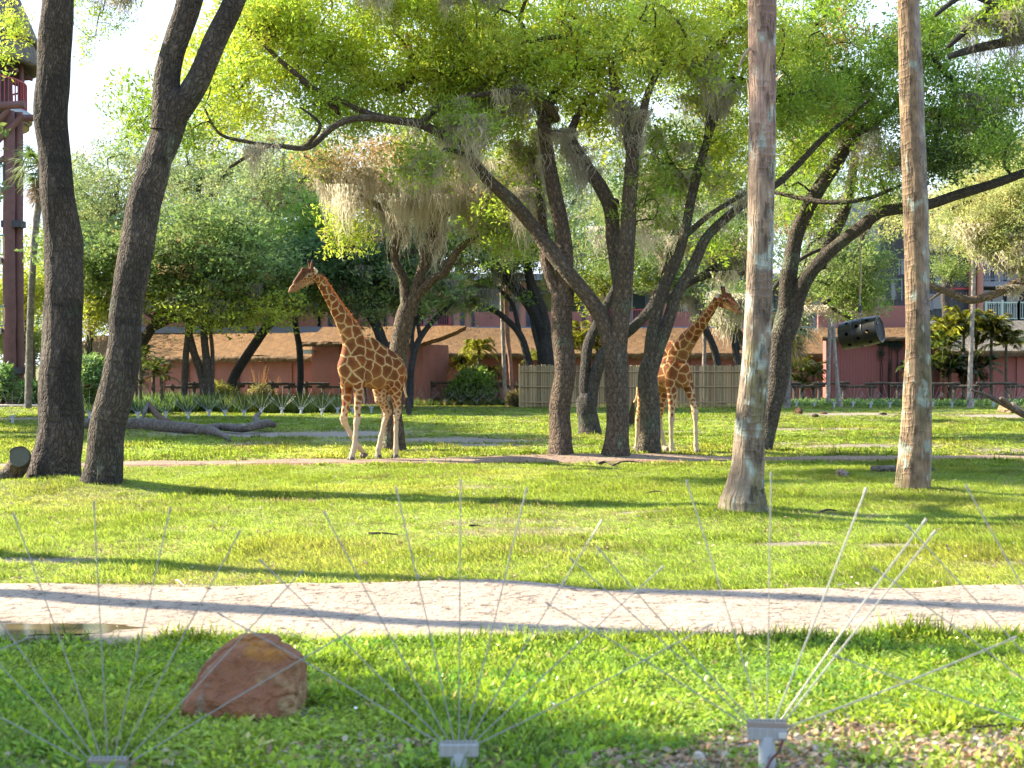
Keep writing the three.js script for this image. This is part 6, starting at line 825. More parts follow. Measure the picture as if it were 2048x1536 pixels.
      const tip = v.y - H(672, 268).y; if (tip > -0.005) o = [0.03, 0.022, 0.02];
      for (const l of [0.095, -0.095]) { const e = H(635, 568, l), d = v.distanceTo(e); if (d < 0.06) o = o.map((q, j) => lerp(q, [0.5, 0.38, 0.23][j], smooth(0.06, 0.035, d) * 0.7)); }
      for (const l of [0.04, -0.04]) if (v.distanceTo(H(278, 795, l)) < 0.02) o = [0.05, 0.03, 0.02];
      return o;
    },
    crest: [[H(850, 440), 0.05], [J(358, 250), 0.075], [J(425, 352), 0.085], [J(500, 440), 0.085], [J(570, 520), 0.08], [J(612, 562), 0.06], [J(640, 605), 0.02]],
    tail: [[J(870, 900), 0.04], [J(880, 960), 0.026], [J(889, 1005), 0.02], [J(902, 1045), 0.016]], tuft: 0.36, tuftDir: V(0.16, -1, 0.05),
    hooves: [[hoof(518, 0.17), fwd], [J(612, 1440, -0.18).add(V(0, -0.015, 0)), fwd, 0.9], [hoof(820, 0.16), fwd], [hoof(704, -0.15), fwd]],
    eyes: [[H(634, 566, 0.098), 0.036], [H(634, 566, -0.098), 0.036]], ears: [[H(760, 470, 0.075), H(835, 470, 0.22), 0.058], [H(745, 430, -0.075), H(770, 400, -0.2), -0.042]],
  });
}
{ // ---- right giraffe, standing behind the lichen covered oak, looking right
  const fwd = V(0.64, 0, 0.77), side = V(0.77, 0, -0.64), D0 = 32.3, Q = (px, py, l = 0) => P(px, py, D0 - (px - 72 * l - 1366) * 0.0128 + 0.64 * l), J = (cx, cy, l = 0) => Q(1240 + cx / 3.84, 540 + cy / 3.84, l), H = (cx, cy, l = 0) => Q(1390 + cx / 12.8, 560 + cy / 12.8, l);
  const foot = (cx, l, h) => { const p = J(cx, 1410, l); p.y = gh(p.x, p.z) + h; return p; }, poll = H(640, 420), muzzle = H(1110, 800);
  giraffe('giraffe', 'standing giraffe facing right, its hindquarters hidden by the lichen covered oak', {
    seed: 402, fwd, side, J, back: V(-0.6, 0.8, -0.3),
    build(ch) {
      ch([[J(440, 790), 0.3, 0.18], [J(410, 775), 0.36, 0.2], [J(330, 800), 0.385, 0.21], [J(250, 850), 0.31, 0.2], [J(212, 890), 0.22, 0.15]], { thin: 1.34 });
      ch([[J(450, 640), 0.25, 0.18], [J(520, 540), 0.195, 0.16], [J(625, 412), 0.13, 0.13], [J(695, 310), 0.1, 0.11], [J(742, 238), 0.088, 0.09]], { thin: 1.2, crest: true });
      ch([[J(400, 610), 0.2, 0.2], [J(300, 730), 0.22, 0.2]], { thin: 1.4 }); ch([[J(485, 760), 0.16, 0.2], [J(480, 850), 0.15, 0.18]]);
      ch([[J(400, 760, -0.16), 0.17, 0.22], [J(396, 890, -0.18), 0.118, 0.15, 0.1], [J(398, 970, -0.19), 0.085, 0.1, 0.3], [J(396, 1060, -0.2), 0.064, 0.09, 0.5], [J(396, 1130, -0.2), 0.062, 0.1, 0.9], [J(394, 1165, -0.2), 0.052, 0.1, 1], [J(393, 1270, -0.2), 0.04, 0.1, 1], [J(396, 1355, -0.2), 0.05, 0.1, 1], [J(400, 1395, -0.2), 0.05, 0.1, 1], [foot(402, -0.2, 0.06), 0.048, 0.1, 1]]);
      ch([[J(495, 770, 0.15), 0.16, 0.2], [J(520, 890, 0.18), 0.112, 0.15, 0.1], [J(543, 960, 0.2), 0.085, 0.1, 0.3], [J(562, 1030, 0.22), 0.064, 0.09, 0.5], [J(577, 1095, 0.22), 0.062, 0.1, 0.9], [J(579, 1130, 0.22), 0.052, 0.1, 1], [J(582, 1240, 0.22), 0.04, 0.1, 1], [J(584, 1340, 0.22), 0.05, 0.1, 1], [J(588, 1385, 0.22), 0.05, 0.1, 1], [foot(590, 0.22, 0.06), 0.048, 0.1, 1]]);
      ch([[J(270, 860, 0.13), 0.19, 0.16], [J(318, 960, 0.15), 0.13, 0.09, 0.1], [J(318, 1050, 0.15), 0.084, 0.075, 0.3], [J(298, 1135, 0.15), 0.062, 0.07, 0.55], [J(304, 1170, 0.15), 0.054, 0.07, 0.8], [J(325, 1270, 0.15), 0.041, 0.1, 1], [J(345, 1365, 0.15), 0.05, 0.1, 1], [J(356, 1395, 0.15), 0.05, 0.1, 1], [foot(362, 0.15, 0.06), 0.048, 0.1, 1]]);
      ch([[J(205, 890, -0.13), 0.19, 0.16], [J(180, 990, -0.15), 0.13, 0.09, 0.1], [J(160, 1070, -0.15), 0.084, 0.075, 0.3], [J(142, 1140, -0.15), 0.062, 0.07, 0.55], [J(138, 1180, -0.15), 0.052, 0.08, 0.85], [J(132, 1290, -0.15), 0.041, 0.1, 1], [J(126, 1375, -0.15), 0.05, 0.1, 1], [foot(126, -0.15, 0.06), 0.048, 0.1, 1]]);
      const h = { head: true };
      ch([[J(720, 272), 0.09, 0.12], [J(742, 238), 0.085, 0.09], [H(600, 520), 0.086, 0.06]], { head: true, thin: 1.2 });
      ch([[H(640, 480), 0.098, 0.05], [H(760, 490), 0.1, 0.05], [H(910, 580), 0.08, 0.045], [H(1040, 700), 0.06, 0.04], [H(1130, 780), 0.05, 0.04]], { head: true, thin: 1.18 });
      ch([[H(800, 420), 0.085, 0.05], [H(880, 400), 0.05, 0.05]], h); ch([[H(900, 470), 0.055, 0.05], [H(1080, 660), 0.043, 0.05]], h);
      ch([[H(650, 610), 0.068, 0.042], [H(800, 680), 0.054, 0.034], [H(960, 760), 0.044, 0.03], [H(1075, 830), 0.031, 0.03]], { head: true, thin: 1.3 }); ch([[H(1130, 800), 0.046, 0.04], [H(1175, 845), 0.032, 0.04]], h);
      for (const l of [0.05, -0.05]) { ch([[H(740 + l * 300, 390, l), 0.038, 0.5], [H(725 + l * 450, 270, l), 0.023, 0.5], [H(712 + l * 600, 185, l * 1.1), 0.024, 0.5]], h); ch([[H(745, 495, l * 1.75), 0.034, 0.5], [H(785, 512, l * 1.75), 0.03, 0.5]], h); }
      ch([[H(1120, 735, -0.03), 0.027, 0.5], [H(1150, 750, -0.03), 0.023, 0.5]], h);
    },
    paint(v, c, isHead, nor, i) {
      if (!isHead) return c;
      const t = clamp(v.clone().sub(poll).dot(muzzle.clone().sub(poll)) / muzzle.distanceToSquared(poll), 0, 1.3), top = v.clone().sub(poll.clone().lerp(muzzle, Math.min(t, 1))), k = smooth(-0.005, 0.06, top.y * 0.85 + top.dot(fwd) * 0.5) * smooth(1.0, 0.75, t), br = [0.10, 0.032, 0.012];
      let o = c.map((q, j) => lerp(q, br[j] * (1 + 0.4 * noise3(v.x * 40, v.y * 40, v.z * 40)), k * 0.92)); if (t > 0.45) { const m = smooth(0.5, 0.9, t) * (1 - k); o = o.map((q, j) => lerp(q, [0.26, 0.135, 0.065][j], m * 0.7)); } if (t > 0.98) o = o.map((q, j) => lerp(q, [0.25, 0.13, 0.065][j], smooth(0.98, 1.06, t)));
      if (v.y > H(720, 205).y) o = [0.03, 0.022, 0.02];
      for (const l of [0.095, -0.095]) { const e = H(752, 515, l), d = v.distanceTo(e); if (d < 0.055) o = o.map((q, j) => lerp(q, [0.46, 0.36, 0.23][j], smooth(0.055, 0.03, d) * 0.6)); } for (const l of [0.04, -0.04]) if (v.distanceTo(H(1138, 735, l)) < 0.02) o = [0.05, 0.03, 0.02];
      return o;
    },
    crest: [[H(500, 400), 0.03], [J(690, 215), 0.045], [J(622, 318), 0.05], [J(555, 415), 0.045], [J(470, 478), 0.035], [J(420, 510), 0.02]],
    tail: [[J(140, 900), 0.04], [J(132, 960), 0.024], [J(118, 1000), 0.018], [J(100, 1020), 0.016]], tuft: 0.62, tuftDir: V(-0.12, -1, 0),
    hooves: [[foot(403, -0.2, 0), fwd], [foot(592, 0.22, 0), fwd], [foot(364, 0.15, 0), fwd], [foot(126, -0.15, 0), fwd]],
    eyes: [[H(755, 514, -0.098), 0.036], [H(755, 514, 0.098), 0.036]], ears: [[H(610, 440, -0.075), H(500, 350, -0.16), 0.048], [H(640, 400, 0.075), H(620, 330, 0.18), -0.036]].map(([a, b, w]) => [a, b, -w]),
  });
}

// ================================================================== hanging barrel
{
  const d = 33, c = P(1722.5, 665.5, d), S = FPX / d, Lh = 0.44, R = 0.305;
  const dir = V(0.83, 0.17, 0.53).normalize();
  const plastic = new THREE.MeshPhysicalMaterial({ color: RGB(0.008, 0.0085, 0.0095), roughness: 0.42, specularIntensity: 0.7, clearcoat: 0.22, clearcoatRoughness: 0.28, bumpMap: grit, bumpScale: 0.002 });
  const prof = [[0.001, -Lh + 0.03], [R - 0.05, -Lh + 0.03], [R - 0.035, -Lh + 0.005], [R - 0.02, -Lh], [R - 0.004, -Lh + 0.008], [R, -Lh + 0.03], [R - 0.006, -Lh + 0.06], [R + 0.002, -Lh + 0.14], [R + 0.007, -0.135], [R + 0.009, -0.125], [R + 0.017, -0.118], [R + 0.017, -0.108], [R + 0.009, -0.1], [R + 0.009, 0.02], [R + 0.009, 0.1], [R + 0.017, 0.108], [R + 0.017, 0.118], [R + 0.009, 0.125], [R + 0.007, 0.135], [R + 0.002, Lh - 0.14], [R - 0.006, Lh - 0.06], [R, Lh - 0.03], [R - 0.004, Lh - 0.008], [R - 0.02, Lh], [R - 0.035, Lh - 0.005], [R - 0.05, Lh - 0.03], [0.001, Lh - 0.03]];
  const inner = [[0.001, Lh - 0.045], [R - 0.065, Lh - 0.045], [R - 0.02, Lh - 0.09], [R - 0.015, 0], [R - 0.02, -Lh + 0.09], [R - 0.065, -Lh + 0.045], [0.001, -Lh + 0.045]];
  const shell = new THREE.LatheGeometry([...prof, ...inner, prof[0]].map((q) => new THREE.Vector2(...q)), 72);
  // axis of the barrel is local y; local z is turned to face the camera side
  const y = dir.clone(), toCam = V(-c.x, EYE - c.y, -c.z).normalize(), z = toCam.clone().addScaledVector(y, -toCam.dot(y)).normalize(), x = y.clone().cross(z), basis = new THREE.Matrix4().makeBasis(x, y, z);
  const ev = new Evaluator(); ev.attributes = ['position', 'normal']; ev.useGroups = false;
  let b = new Brush(shell); b.updateMatrixWorld();
  // holes seen in the picture: [angle from the camera-facing line (up is +), place along the axis]
  const upA = Math.atan2(y.clone().cross(z).dot(V(0, 1, 0)), z.dot(V(0, 1, 0)));
  for (let k = 0; k < 7; k++) for (const [s, off] of [[-0.235, -0.1], [0, -0.54], [0.235, -0.03]]) {
    const a = k / 7 * Math.PI * 2 + off, h = new Brush(new THREE.CylinderGeometry(0.042, 0.042, 0.3, 20)); h.position.set(Math.sin(a) * R, s, Math.cos(a) * R); h.quaternion.setFromUnitVectors(V(0, 1, 0), V(Math.sin(a), 0, Math.cos(a))); h.updateMatrixWorld(); b = ev.evaluate(b, h, SUBTRACTION);
  }
  const t = thing('hanging_barrel', 'black plastic barrel with round holes hanging sideways in the air between two trunks', 'barrel', c); t.quaternion.setFromRotationMatrix(basis);
  const g = b.geometry; g.clearGroups(); part(t, 'shell', g, plastic);
  const lid = new THREE.LatheGeometry([[0.001, Lh - 0.026], [0.13, Lh - 0.026], [0.135, Lh - 0.021], [0.142, Lh - 0.021], [0.147, Lh - 0.026], [R - 0.062, Lh - 0.026], [R - 0.055, Lh - 0.018], [R - 0.05, Lh - 0.026]].map((q) => new THREE.Vector2(...q)), 64); part(t, 'lid', lid, new THREE.MeshPhysicalMaterial({ color: RGB(0.010, 0.011, 0.012), roughness: 0.6, specularIntensity: 0.5 }));
  const bung = new THREE.CylinderGeometry(0.03, 0.032, 0.018, 20); bung.translate(-0.14, Lh - 0.018, 0.08); part(t, 'bung', bung, plastic);
  // rope, chain and snap hook from the limb
  const top = P(1719.5, 472, 32.9), ring = c.clone().add(V(-0.03, R / 0.94 + 0.0, 0)), k = thing('hanging_rope', 'thin pale rope with chain and snap hook holding up the black barrel', 'rope', V(0, 0, 0));
  const rope = new THREE.MeshStandardMaterial({ color: RGB(0.36, 0.29, 0.17), roughness: 0.95, bumpMap: hideBump, bumpScale: 0.004 }), metal = new THREE.MeshStandardMaterial({ color: RGB(0.30, 0.28, 0.26), roughness: 0.45, metalness: 0.8 });
  const at = (f) => top.clone().lerp(ring, f); part(k, 'rope', tube(new Bag(), curve([at(0), at(0.25).add(V(0.012, 0, 0)), at(0.5).add(V(0.018, 0, 0)), at(0.71)], [0.02, 0.022, 0.022, 0.022], 0.05), 8, {}).geo(true), rope);
  { const g2 = new THREE.TorusGeometry(0.17, 0.02, 8, 40); g2.scale(1, 0.9, 1); g2.rotateY(0.9); g2.translate(top.x, top.y + 0.14, top.z); part(k, 'rope_loop', g2, rope); }
  const link = (f, rot, sx = 1, rr = 0.007) => { const p = at(f), g2 = new THREE.TorusGeometry(0.024, rr * 1.25, 8, 20); g2.scale(0.75 * sx, 1.45 * sx, 1); g2.rotateY(rot); g2.translate(p.x, p.y, p.z); return g2; };
  for (let i = 0; i < 6; i++) part(k, 'chain_link', link(0.725 + i * 0.024, i % 2 ? 1.4 : 0.2), metal);
  part(k, 'snap_hook', link(0.885, 0.3, 1.9, 0.011), new THREE.MeshStandardMaterial({ color: RGB(0.05, 0.05, 0.055), roughness: 0.4, metalness: 0.7 })); for (let i = 0; i < 3; i++) part(k, 'chain_link', link(0.93 + i * 0.026, i % 2 ? 1.4 : 0.2, 1.2), metal);
}
// ================================================================== boulder
{
  const bc = GG(468, 1442), planes = [[-0.885, 0.465, 0.06, 0.318], [-0.6, 0.8, 0.1, 0.358], [-0.05, 1, 0.12, 0.432], [0.72, 0.69, 0.05, 0.45], [1, 0.03, 0.05, 0.325], [0.05, 0.42, 0.92, 0.262], [-0.12, -0.02, 0.99, 0.225], [0.66, 0.16, 0.73, 0.325], [0.1, 0.42, -0.9, 0.3], [0, -1, 0, 0.14], [-0.05, 0.86, 0.5, 0.404], [-0.93, 0.28, 0.22, 0.335], [-0.62, 0.5, 0.6, 0.335], [0.42, -0.35, 0.84, 0.26], [-0.7, 0.4, -0.6, 0.36]].map((q) => { const l = Math.hypot(q[0], q[1], q[2]); return q.map((e, i) => (i < 3 ? e / l : e)); });
  const N = 76, lo = V(-0.42, -0.2, -0.36), cell = 0.0115, F = (x, y, z) => { let s = 0; for (const p of planes) s += Math.exp(90 * (p[0] * x + p[1] * y + p[2] * z - p[3])); let f = Math.log(s) / 90; f += 0.020 * fbm(x * 6, y * 7, z * 6, 5) + 0.006 * noise3(x * 26, y * 30, z * 26) + 0.010 * Math.exp(-((fbm(x * 3 + 2, y * 4, z * 3, 2) / 0.035) ** 2)); const l1 = y - 0.17 - 0.10 * x + 0.015 * noise3(x * 14, 1, z * 9); if (z > 0) f += 0.016 * smooth(-0.012, 0.03, l1) * smooth(0.22, 0.05, x); f += 0.012 * Math.exp(-(((y - 0.415 + 0.05 * noise3(x * 9, 4, 1)) / 0.012) ** 2)) * smooth(0.02, 0.1, x); return f; };
  const lob = new Bag(), nd = 170, nl = 220; // ray-marched sphere of directions from an inner point
  const o = V(0.03, 0.13, 0);
  for (let j = 0; j <= nd; j++) for (let i = 0; i <= nl; i++) { const th = j / nd * Math.PI, ph = (i % nl) / nl * 2 * Math.PI, dx = Math.sin(th) * Math.cos(ph), dy = Math.cos(th), dz = Math.sin(th) * Math.sin(ph); let a = 0, b2 = 0.8; for (let k = 0; k < 24; k++) { const m = (a + b2) / 2; F(o.x + dx * m, o.y + dy * m, o.z + dz * m) < 0 ? a = m : b2 = m; } const x = o.x + dx * a, y = o.y + dy * a, z = o.z + dz * a; const n1 = fbm(x * 5 + 3, y * 5, z * 5, 4), n2 = fbm(x * 11, y * 11 + 7, z * 11, 4), pale = smooth(0.02, 0.22, n2 * 0.6 + 0.9 * (x - 0.20)) * smooth(0.34, 0.2, y), or = smooth(0.0, 0.35, n1), gr = smooth(0.12, 0.3, n2) * smooth(-0.1, -0.2, x); let c = [lerp(0.20, 0.30, or), lerp(0.078, 0.125, or), lerp(0.034, 0.018, or)]; c = c.map((q, k2) => lerp(q, [0.28, 0.19, 0.085][k2], pale * 0.8)); c = c.map((q, k2) => lerp(q, [0.2, 0.18, 0.13][k2], gr * 0.8)); lob.v(x, y, z, 0, 0, 0, x * 1.0 + z * 0.7, y, ...c.map((q) => q * (1 + 0.3 * fbm(x * 30, y * 30, z * 30, 2)))); }
  for (let j = 0; j < nd; j++) for (let i = 0; i < nl; i++) { const a = j * (nl + 1) + i, b2 = a + 1, c = a + nl + 1, e = c + 1; lob.t(a, b2, c); lob.t(b2, e, c); }
  const g = lob.geo(true), m = solo('boulder', g, new THREE.MeshStandardMaterial({ vertexColors: true, roughness: 0.85, bumpMap: grit, bumpScale: 0.02 }), 'rust red sandstone boulder in the grass at the lower left', 'boulder'); m.position.set(bc.x, bc.y - 0.045, bc.z - 0.2); m.scale.x = 0.95;
}
// ================================================================== logs, sticks and things lying about
const logMat = new THREE.MeshStandardMaterial({ map: barkMap, bumpMap: barkBump, bumpScale: 0.03, roughness: 1, vertexColors: true });
const cutMat = new THREE.MeshStandardMaterial({ color: RGB(0.30, 0.26, 0.2), roughness: 1, bumpMap: grit, bumpScale: 0.01 });
function log(t, name, pts, rad, tintc, o = {}) {                          // pts: [px, py, height above ground]
  const q = pts.map(([px, py, h = 0], i) => { const g = o.d ? P(px, py, o.d + (o.dd?.[i] ?? 0)) : GG(px, py); if (!o.d) g.y += h; return g; }), path = curve(q, rad, 0.05), s = pts[0][0];
  return part(t, name, tube(new Bag(), path, o.sides ?? 16, { capStart: true, wob: (th, l) => 1 + 0.16 * noise3(Math.cos(th) * 1.5 + s, l * 2.2, Math.sin(th) * 1.5) + 0.06 * noise3(Math.cos(th) * 5, l * 7, Math.sin(th) * 5 + s), tint: (x, y, z) => { const m = 1 + 0.55 * fbm(x * 5, y * 5, z * 5, 3); return tintc.map((c) => c * m); } }).geo(true), logMat);
}
{
  const t = thing('fallen_log', 'long grey fallen tree lying in the shade left of the walking giraffe', 'log'), g = [0.33, 0.285, 0.25];
  log(t, 'trunk', [[150, 858, 0.16], [230, 860, 0.17], [300, 862, 0.17], [370, 866, 0.16], [420, 872, 0.15], [448, 879, 0.08]], [0.15, 0.18, 0.19, 0.17, 0.13, 0.05], g);
  log(t, 'limb', [[395, 870, 0.16], [440, 864, 0.17], [485, 868, 0.17], [515, 866, 0.24], [535, 862, 0.26], [548, 860, 0.18]], [0.11, 0.11, 0.12, 0.13, 0.12, 0.09], g);
  log(t, 'limb', [[340, 858, 0.2], [322, 852, 0.24], [305, 846, 0.45], [297, 842, 0.62]], [0.07, 0.10, 0.11, 0.09], [0.26, 0.15, 0.09]); log(t, 'limb', [[297, 842, 0.62], [290, 848, 0.4], [283, 850, 0.12], [281, 850, 0]], [0.08, 0.06, 0.05, 0.04], g); log(t, 'limb', [[430, 872, 0.14], [450, 882, 0.1], [460, 886, 0.03]], [0.08, 0.06, 0.03], g);
  log(t, 'limb', [[520, 866, 0.22], [512, 858, 0.34], [520, 852, 0.42]], [0.09, 0.08, 0.05], g);
}
{
  const t = thing('cut_log', 'mossy cut log end rearing up beside the upright left trunk', 'log'), d = 22.6;
  log(t, 'butt', [[-60, 975], [-20, 972], [8, 962], [26, 946], [38, 925], [40, 912]], [0.2, 0.2, 0.17, 0.15, 0.145, 0.15], [0.34, 0.27, 0.21], { d, dd: [0, 0, 0, 0, -0.12, -0.3], sides: 28 });
  const c = new THREE.CylinderGeometry(0.148, 0.148, 0.014, 28); c.rotateX(1.15); c.rotateZ(0.1); const p = P(39.5, 915, d - 0.36); c.translate(p.x, p.y, p.z); part(t, 'cut_face', c, new THREE.MeshStandardMaterial({ color: RGB(0.10, 0.10, 0.07), roughness: 1, bumpMap: barkBump, bumpScale: 0.01 }));
  const w = new THREE.TorusGeometry(0.02, 0.004, 6, 14); const q = P(56, 911, d - 0.2); w.translate(q.x, q.y, q.z); part(t, 'wire_loop', w, M.steel);
}
{
  const t = thing('fallen_branch', 'bare broken branch propped on the sand at the right edge', 'branch'), g = [0.33, 0.25, 0.19], d = 56;
  log(t, 'limb', [[2075, 842], [2048, 829], [2015, 812], [1985, 797], [1962, 787], [1941, 780]], [0.12, 0.13, 0.11, 0.09, 0.06, 0.04], g, { d }); log(t, 'limb', [[2020, 812], [2008, 799], [2000, 797]], [0.1, 0.09, 0.05], [0.45, 0.33, 0.24], { d: d - 0.1 });
}
const stick = (label, pts, r0, c, name = 'fallen_stick', cat = 'stick') => { const t = thing(name, label, cat); pts.forEach((p, i) => log(t, i ? 'twig' : 'stem', p, p.map((_, k) => r0 * (i ? 0.6 : 1) * (1 - 0.6 * k / p.length)), c, { sides: 8 })); return t; };
stick('bent dark stick in the grass before the middle oak trunks', [[[1195, 932, 0.03], [1212, 931, 0.07], [1228, 936, 0.04]], [[1225, 937, 0.03], [1245, 932, 0.08], [1268, 929, 0.06], [1290, 931, 0.05]]], 0.03, [0.26, 0.19, 0.13]);
stick('reddish forked stick on the gravel at the lower right', [[[1800, 1449, 0.03], [1850, 1455, 0.03], [1905, 1461, 0.03], [1955, 1463, 0.03], [2000, 1459, 0.03], [2060, 1455, 0.03]], [[1880, 1443, 0.03], [1925, 1449, 0.035], [1955, 1462, 0.03]]], 0.009, [0.5, 0.28, 0.19]);
stick('thin pale stick on the gravel left of the reddish forked stick', [[[1690, 1446, 0.02], [1725, 1458, 0.02], [1738, 1468, 0.015]]], 0.006, [0.6, 0.5, 0.4]);
stick('dark twig lying on the lit lawn below the walking giraffe', [[[738, 1075, 0.02], [765, 1076, 0.03], [795, 1077, 0.02]]], 0.014, [0.2, 0.14, 0.1]);
stick('short dark twig at the front edge of the long lawn shadow', [[[938, 1059, 0.02], [955, 1059, 0.02], [965, 1060, 0.01]]], 0.012, [0.15, 0.11, 0.08]);
stick('curled brown twig on the lawn right of the nearest palm', [[[1640, 1030, 0.02], [1655, 1028, 0.05], [1672, 1025, 0.03]]], 0.016, [0.3, 0.19, 0.13]);
stick('pale twig on the lawn right of centre under the lichen covered oak', [[[1290, 992, 0.02], [1312, 990, 0.04], [1335, 991, 0.02]]], 0.012, [0.5, 0.4, 0.3]);
stick('thin fallen twig at the back edge of the dirt road at the right', [[[1870, 1182, 0.02], [1900, 1178, 0.02], [1920, 1174, 0.03]]], 0.006, [0.35, 0.24, 0.17]);
const lump = (name, label, cat, px, py, sx, sy, sz, col, seed) => { const g = new THREE.IcosahedronGeometry(1, 4), p = g.attributes.position; for (let i = 0; i < p.count; i++) { const x = p.getX(i), y = p.getY(i), z = p.getZ(i), n = 1 + 0.3 * fbm(x * 1.5 + seed, y * 1.5, z * 1.5, 3) + 0.08 * noise3(x * 7, y * 7 + seed, z * 7); p.setXYZ(i, x * n * sx, Math.max(-0.3, y * n) * sy, z * n * sz); } g.computeVertexNormals(); const u = g.attributes.uv; for (let i = 0; i < u.count; i++) u.setXY(i, p.getX(i) + p.getZ(i) * 0.5, p.getY(i)); const q = GG(px, py), m = solo(name, g, new THREE.MeshStandardMaterial({ color: RGB(...col), map: barkMap, bumpMap: barkBump, bumpScale: 0.03, roughness: 1 }), label, cat); m.position.set(q.x, q.y + 0.2 * sy, q.z); m.rotation.y = seed; return m; };
lump('tree_stump', 'small gnarled dark stump in the grass between the two ringed palms', 'stump', 1684, 953, 0.13, 0.10, 0.12, [0.42, 0.36, 0.3], 3.1);
{ const t = thing('flat_log', 'low weathered flat log lying behind the foot of the farther ringed palm', 'log'); log(t, 'log', [[1742, 944, 0.05], [1780, 945, 0.06], [1830, 944, 0.05], [1868, 941, 0.03]], [0.05, 0.06, 0.055, 0.03], [0.33, 0.3, 0.27]); }
lump('clod', 'reddish brown object lying in the shade before the fallen log', 'debris', 490, 894, 0.14, 0.05, 0.08, [0.42, 0.12, 0.06], 1.3);
lump('clod', 'dark brown lump by the flared grey palm foot, nearest to it', 'debris', 1598, 829, 0.2, 0.22, 0.12, [0.22, 0.11, 0.06], 2.2);
lump('clod', 'dark pod on the grass, frontmost of the debris right of the leaning oak', 'debris', 1630, 834, 0.22, 0.10, 0.12, [0.14, 0.07, 0.04], 4.2);
lump('clod', 'brown husk at the edge of the sand right of the dark debris', 'debris', 1647, 828, 0.2, 0.08, 0.12, [0.25, 0.13, 0.07], 5.2);
lump('clod', 'dark husk on the sand patch below the hanging barrel', 'debris', 1766, 829, 0.17, 0.08, 0.1, [0.16, 0.11, 0.09], 6.2);
lump('hay_heap', 'small heap of hay under the propped broken branch', 'heap', 2020, 826, 0.75, 0.4, 0.5, [0.7, 0.52, 0.3], 7.7);
lump('pine_cone', 'ridged brown cone in the weeds at the lower right', 'cone', 1784, 1388, 0.028, 0.026, 0.03, [0.5, 0.36, 0.28], 8.1);
lump('clod', 'brown round clod in the shaded weeds at the right', 'debris', 1842, 1310, 0.028, 0.026, 0.026, [0.45, 0.2, 0.12], 9.4);
lump('stone', 'pale grey stone in the weeds right of the centre rod fan', 'stone', 1170, 1420, 0.024, 0.018, 0.02, [0.8, 0.78, 0.78], 10.1);
{ // pale curled bark flake on the far road edge
  const b = new Bag(), p = GG(352, 1172); for (let i = 0; i <= 8; i++) for (const s of [-1, 0, 1]) { const u = i / 8 - 0.5; b.v(u * 0.17, 0.035 + 0.012 * s * s + 0.02 * Math.cos(u * 5), s * 0.02 * (1 - 3 * u * u) + u * 0.04, 0, 1, 0, u, s); } for (let i = 0; i < 8; i++) for (let k = 0; k < 2; k++) { const a = i * 3 + k; b.t(a, a + 1, a + 3); b.t(a + 1, a + 4, a + 3); } const m = solo('bark_flake', b.geo(true), new THREE.MeshStandardMaterial({ color: RGB(0.66, 0.5, 0.42), roughness: 0.9, side: THREE.DoubleSide }), 'pale bark flake on the back edge of the dirt road at the left', 'bark'); m.position.copy(p); m.rotation.y = -0.4; }

// ================================================================== rod fans (rows of thin rods fanning out of low posts)
const rodMat = new THREE.MeshPhysicalMaterial({ color: RGB(0.5, 0.51, 0.48), transmission: 0.72, thickness: 0, roughness: 0.4, clearcoat: 0.6, clearcoatRoughness: 0.2 });
const rodFar = new THREE.MeshPhysicalMaterial({ color: RGB(0.4, 0.41, 0.39), roughness: 0.38, clearcoat: 0.6, clearcoatRoughness: 0.25 });
const pvc = new THREE.MeshStandardMaterial({ color: RGB(0.36, 0.39, 0.41), roughness: 0.6, bumpMap: grit, bumpScale: 0.002 }), headMat = new THREE.MeshStandardMaterial({ color: RGB(0.40, 0.40, 0.38), roughness: 0.75, bumpMap: grit, bumpScale: 0.003, map: tex(256, 64, (u, v) => { const k = 0.8 + 0.5 * (tfbm(u, v, 8, 3, 141, 4) - 0.5); return [k, k, k]; }, true, 5) });
function rod(t, a, b, r, mat, sides = 8, sag = 0) { const m = a.clone().lerp(b, 0.5); m.y += sag; const g = tube(new Bag(), curve([a, m, b], [r, r, r], a.distanceTo(b) / (sag ? 10 : 2)), sides, {}); const q = part(t, 'rod', g.geo(true), mat); if (r < 0.008 && sides > 5) { const c = new THREE.CylinderGeometry(r * 1.5, r * 1.5, 0.03, 10); c.applyQuaternion(new THREE.Quaternion().setFromUnitVectors(V(0, 1, 0), b.clone().sub(a).normalize())); c.translate(b.x, b.y, b.z); part(q, 'end_cap', c, rodMat); } return q; }
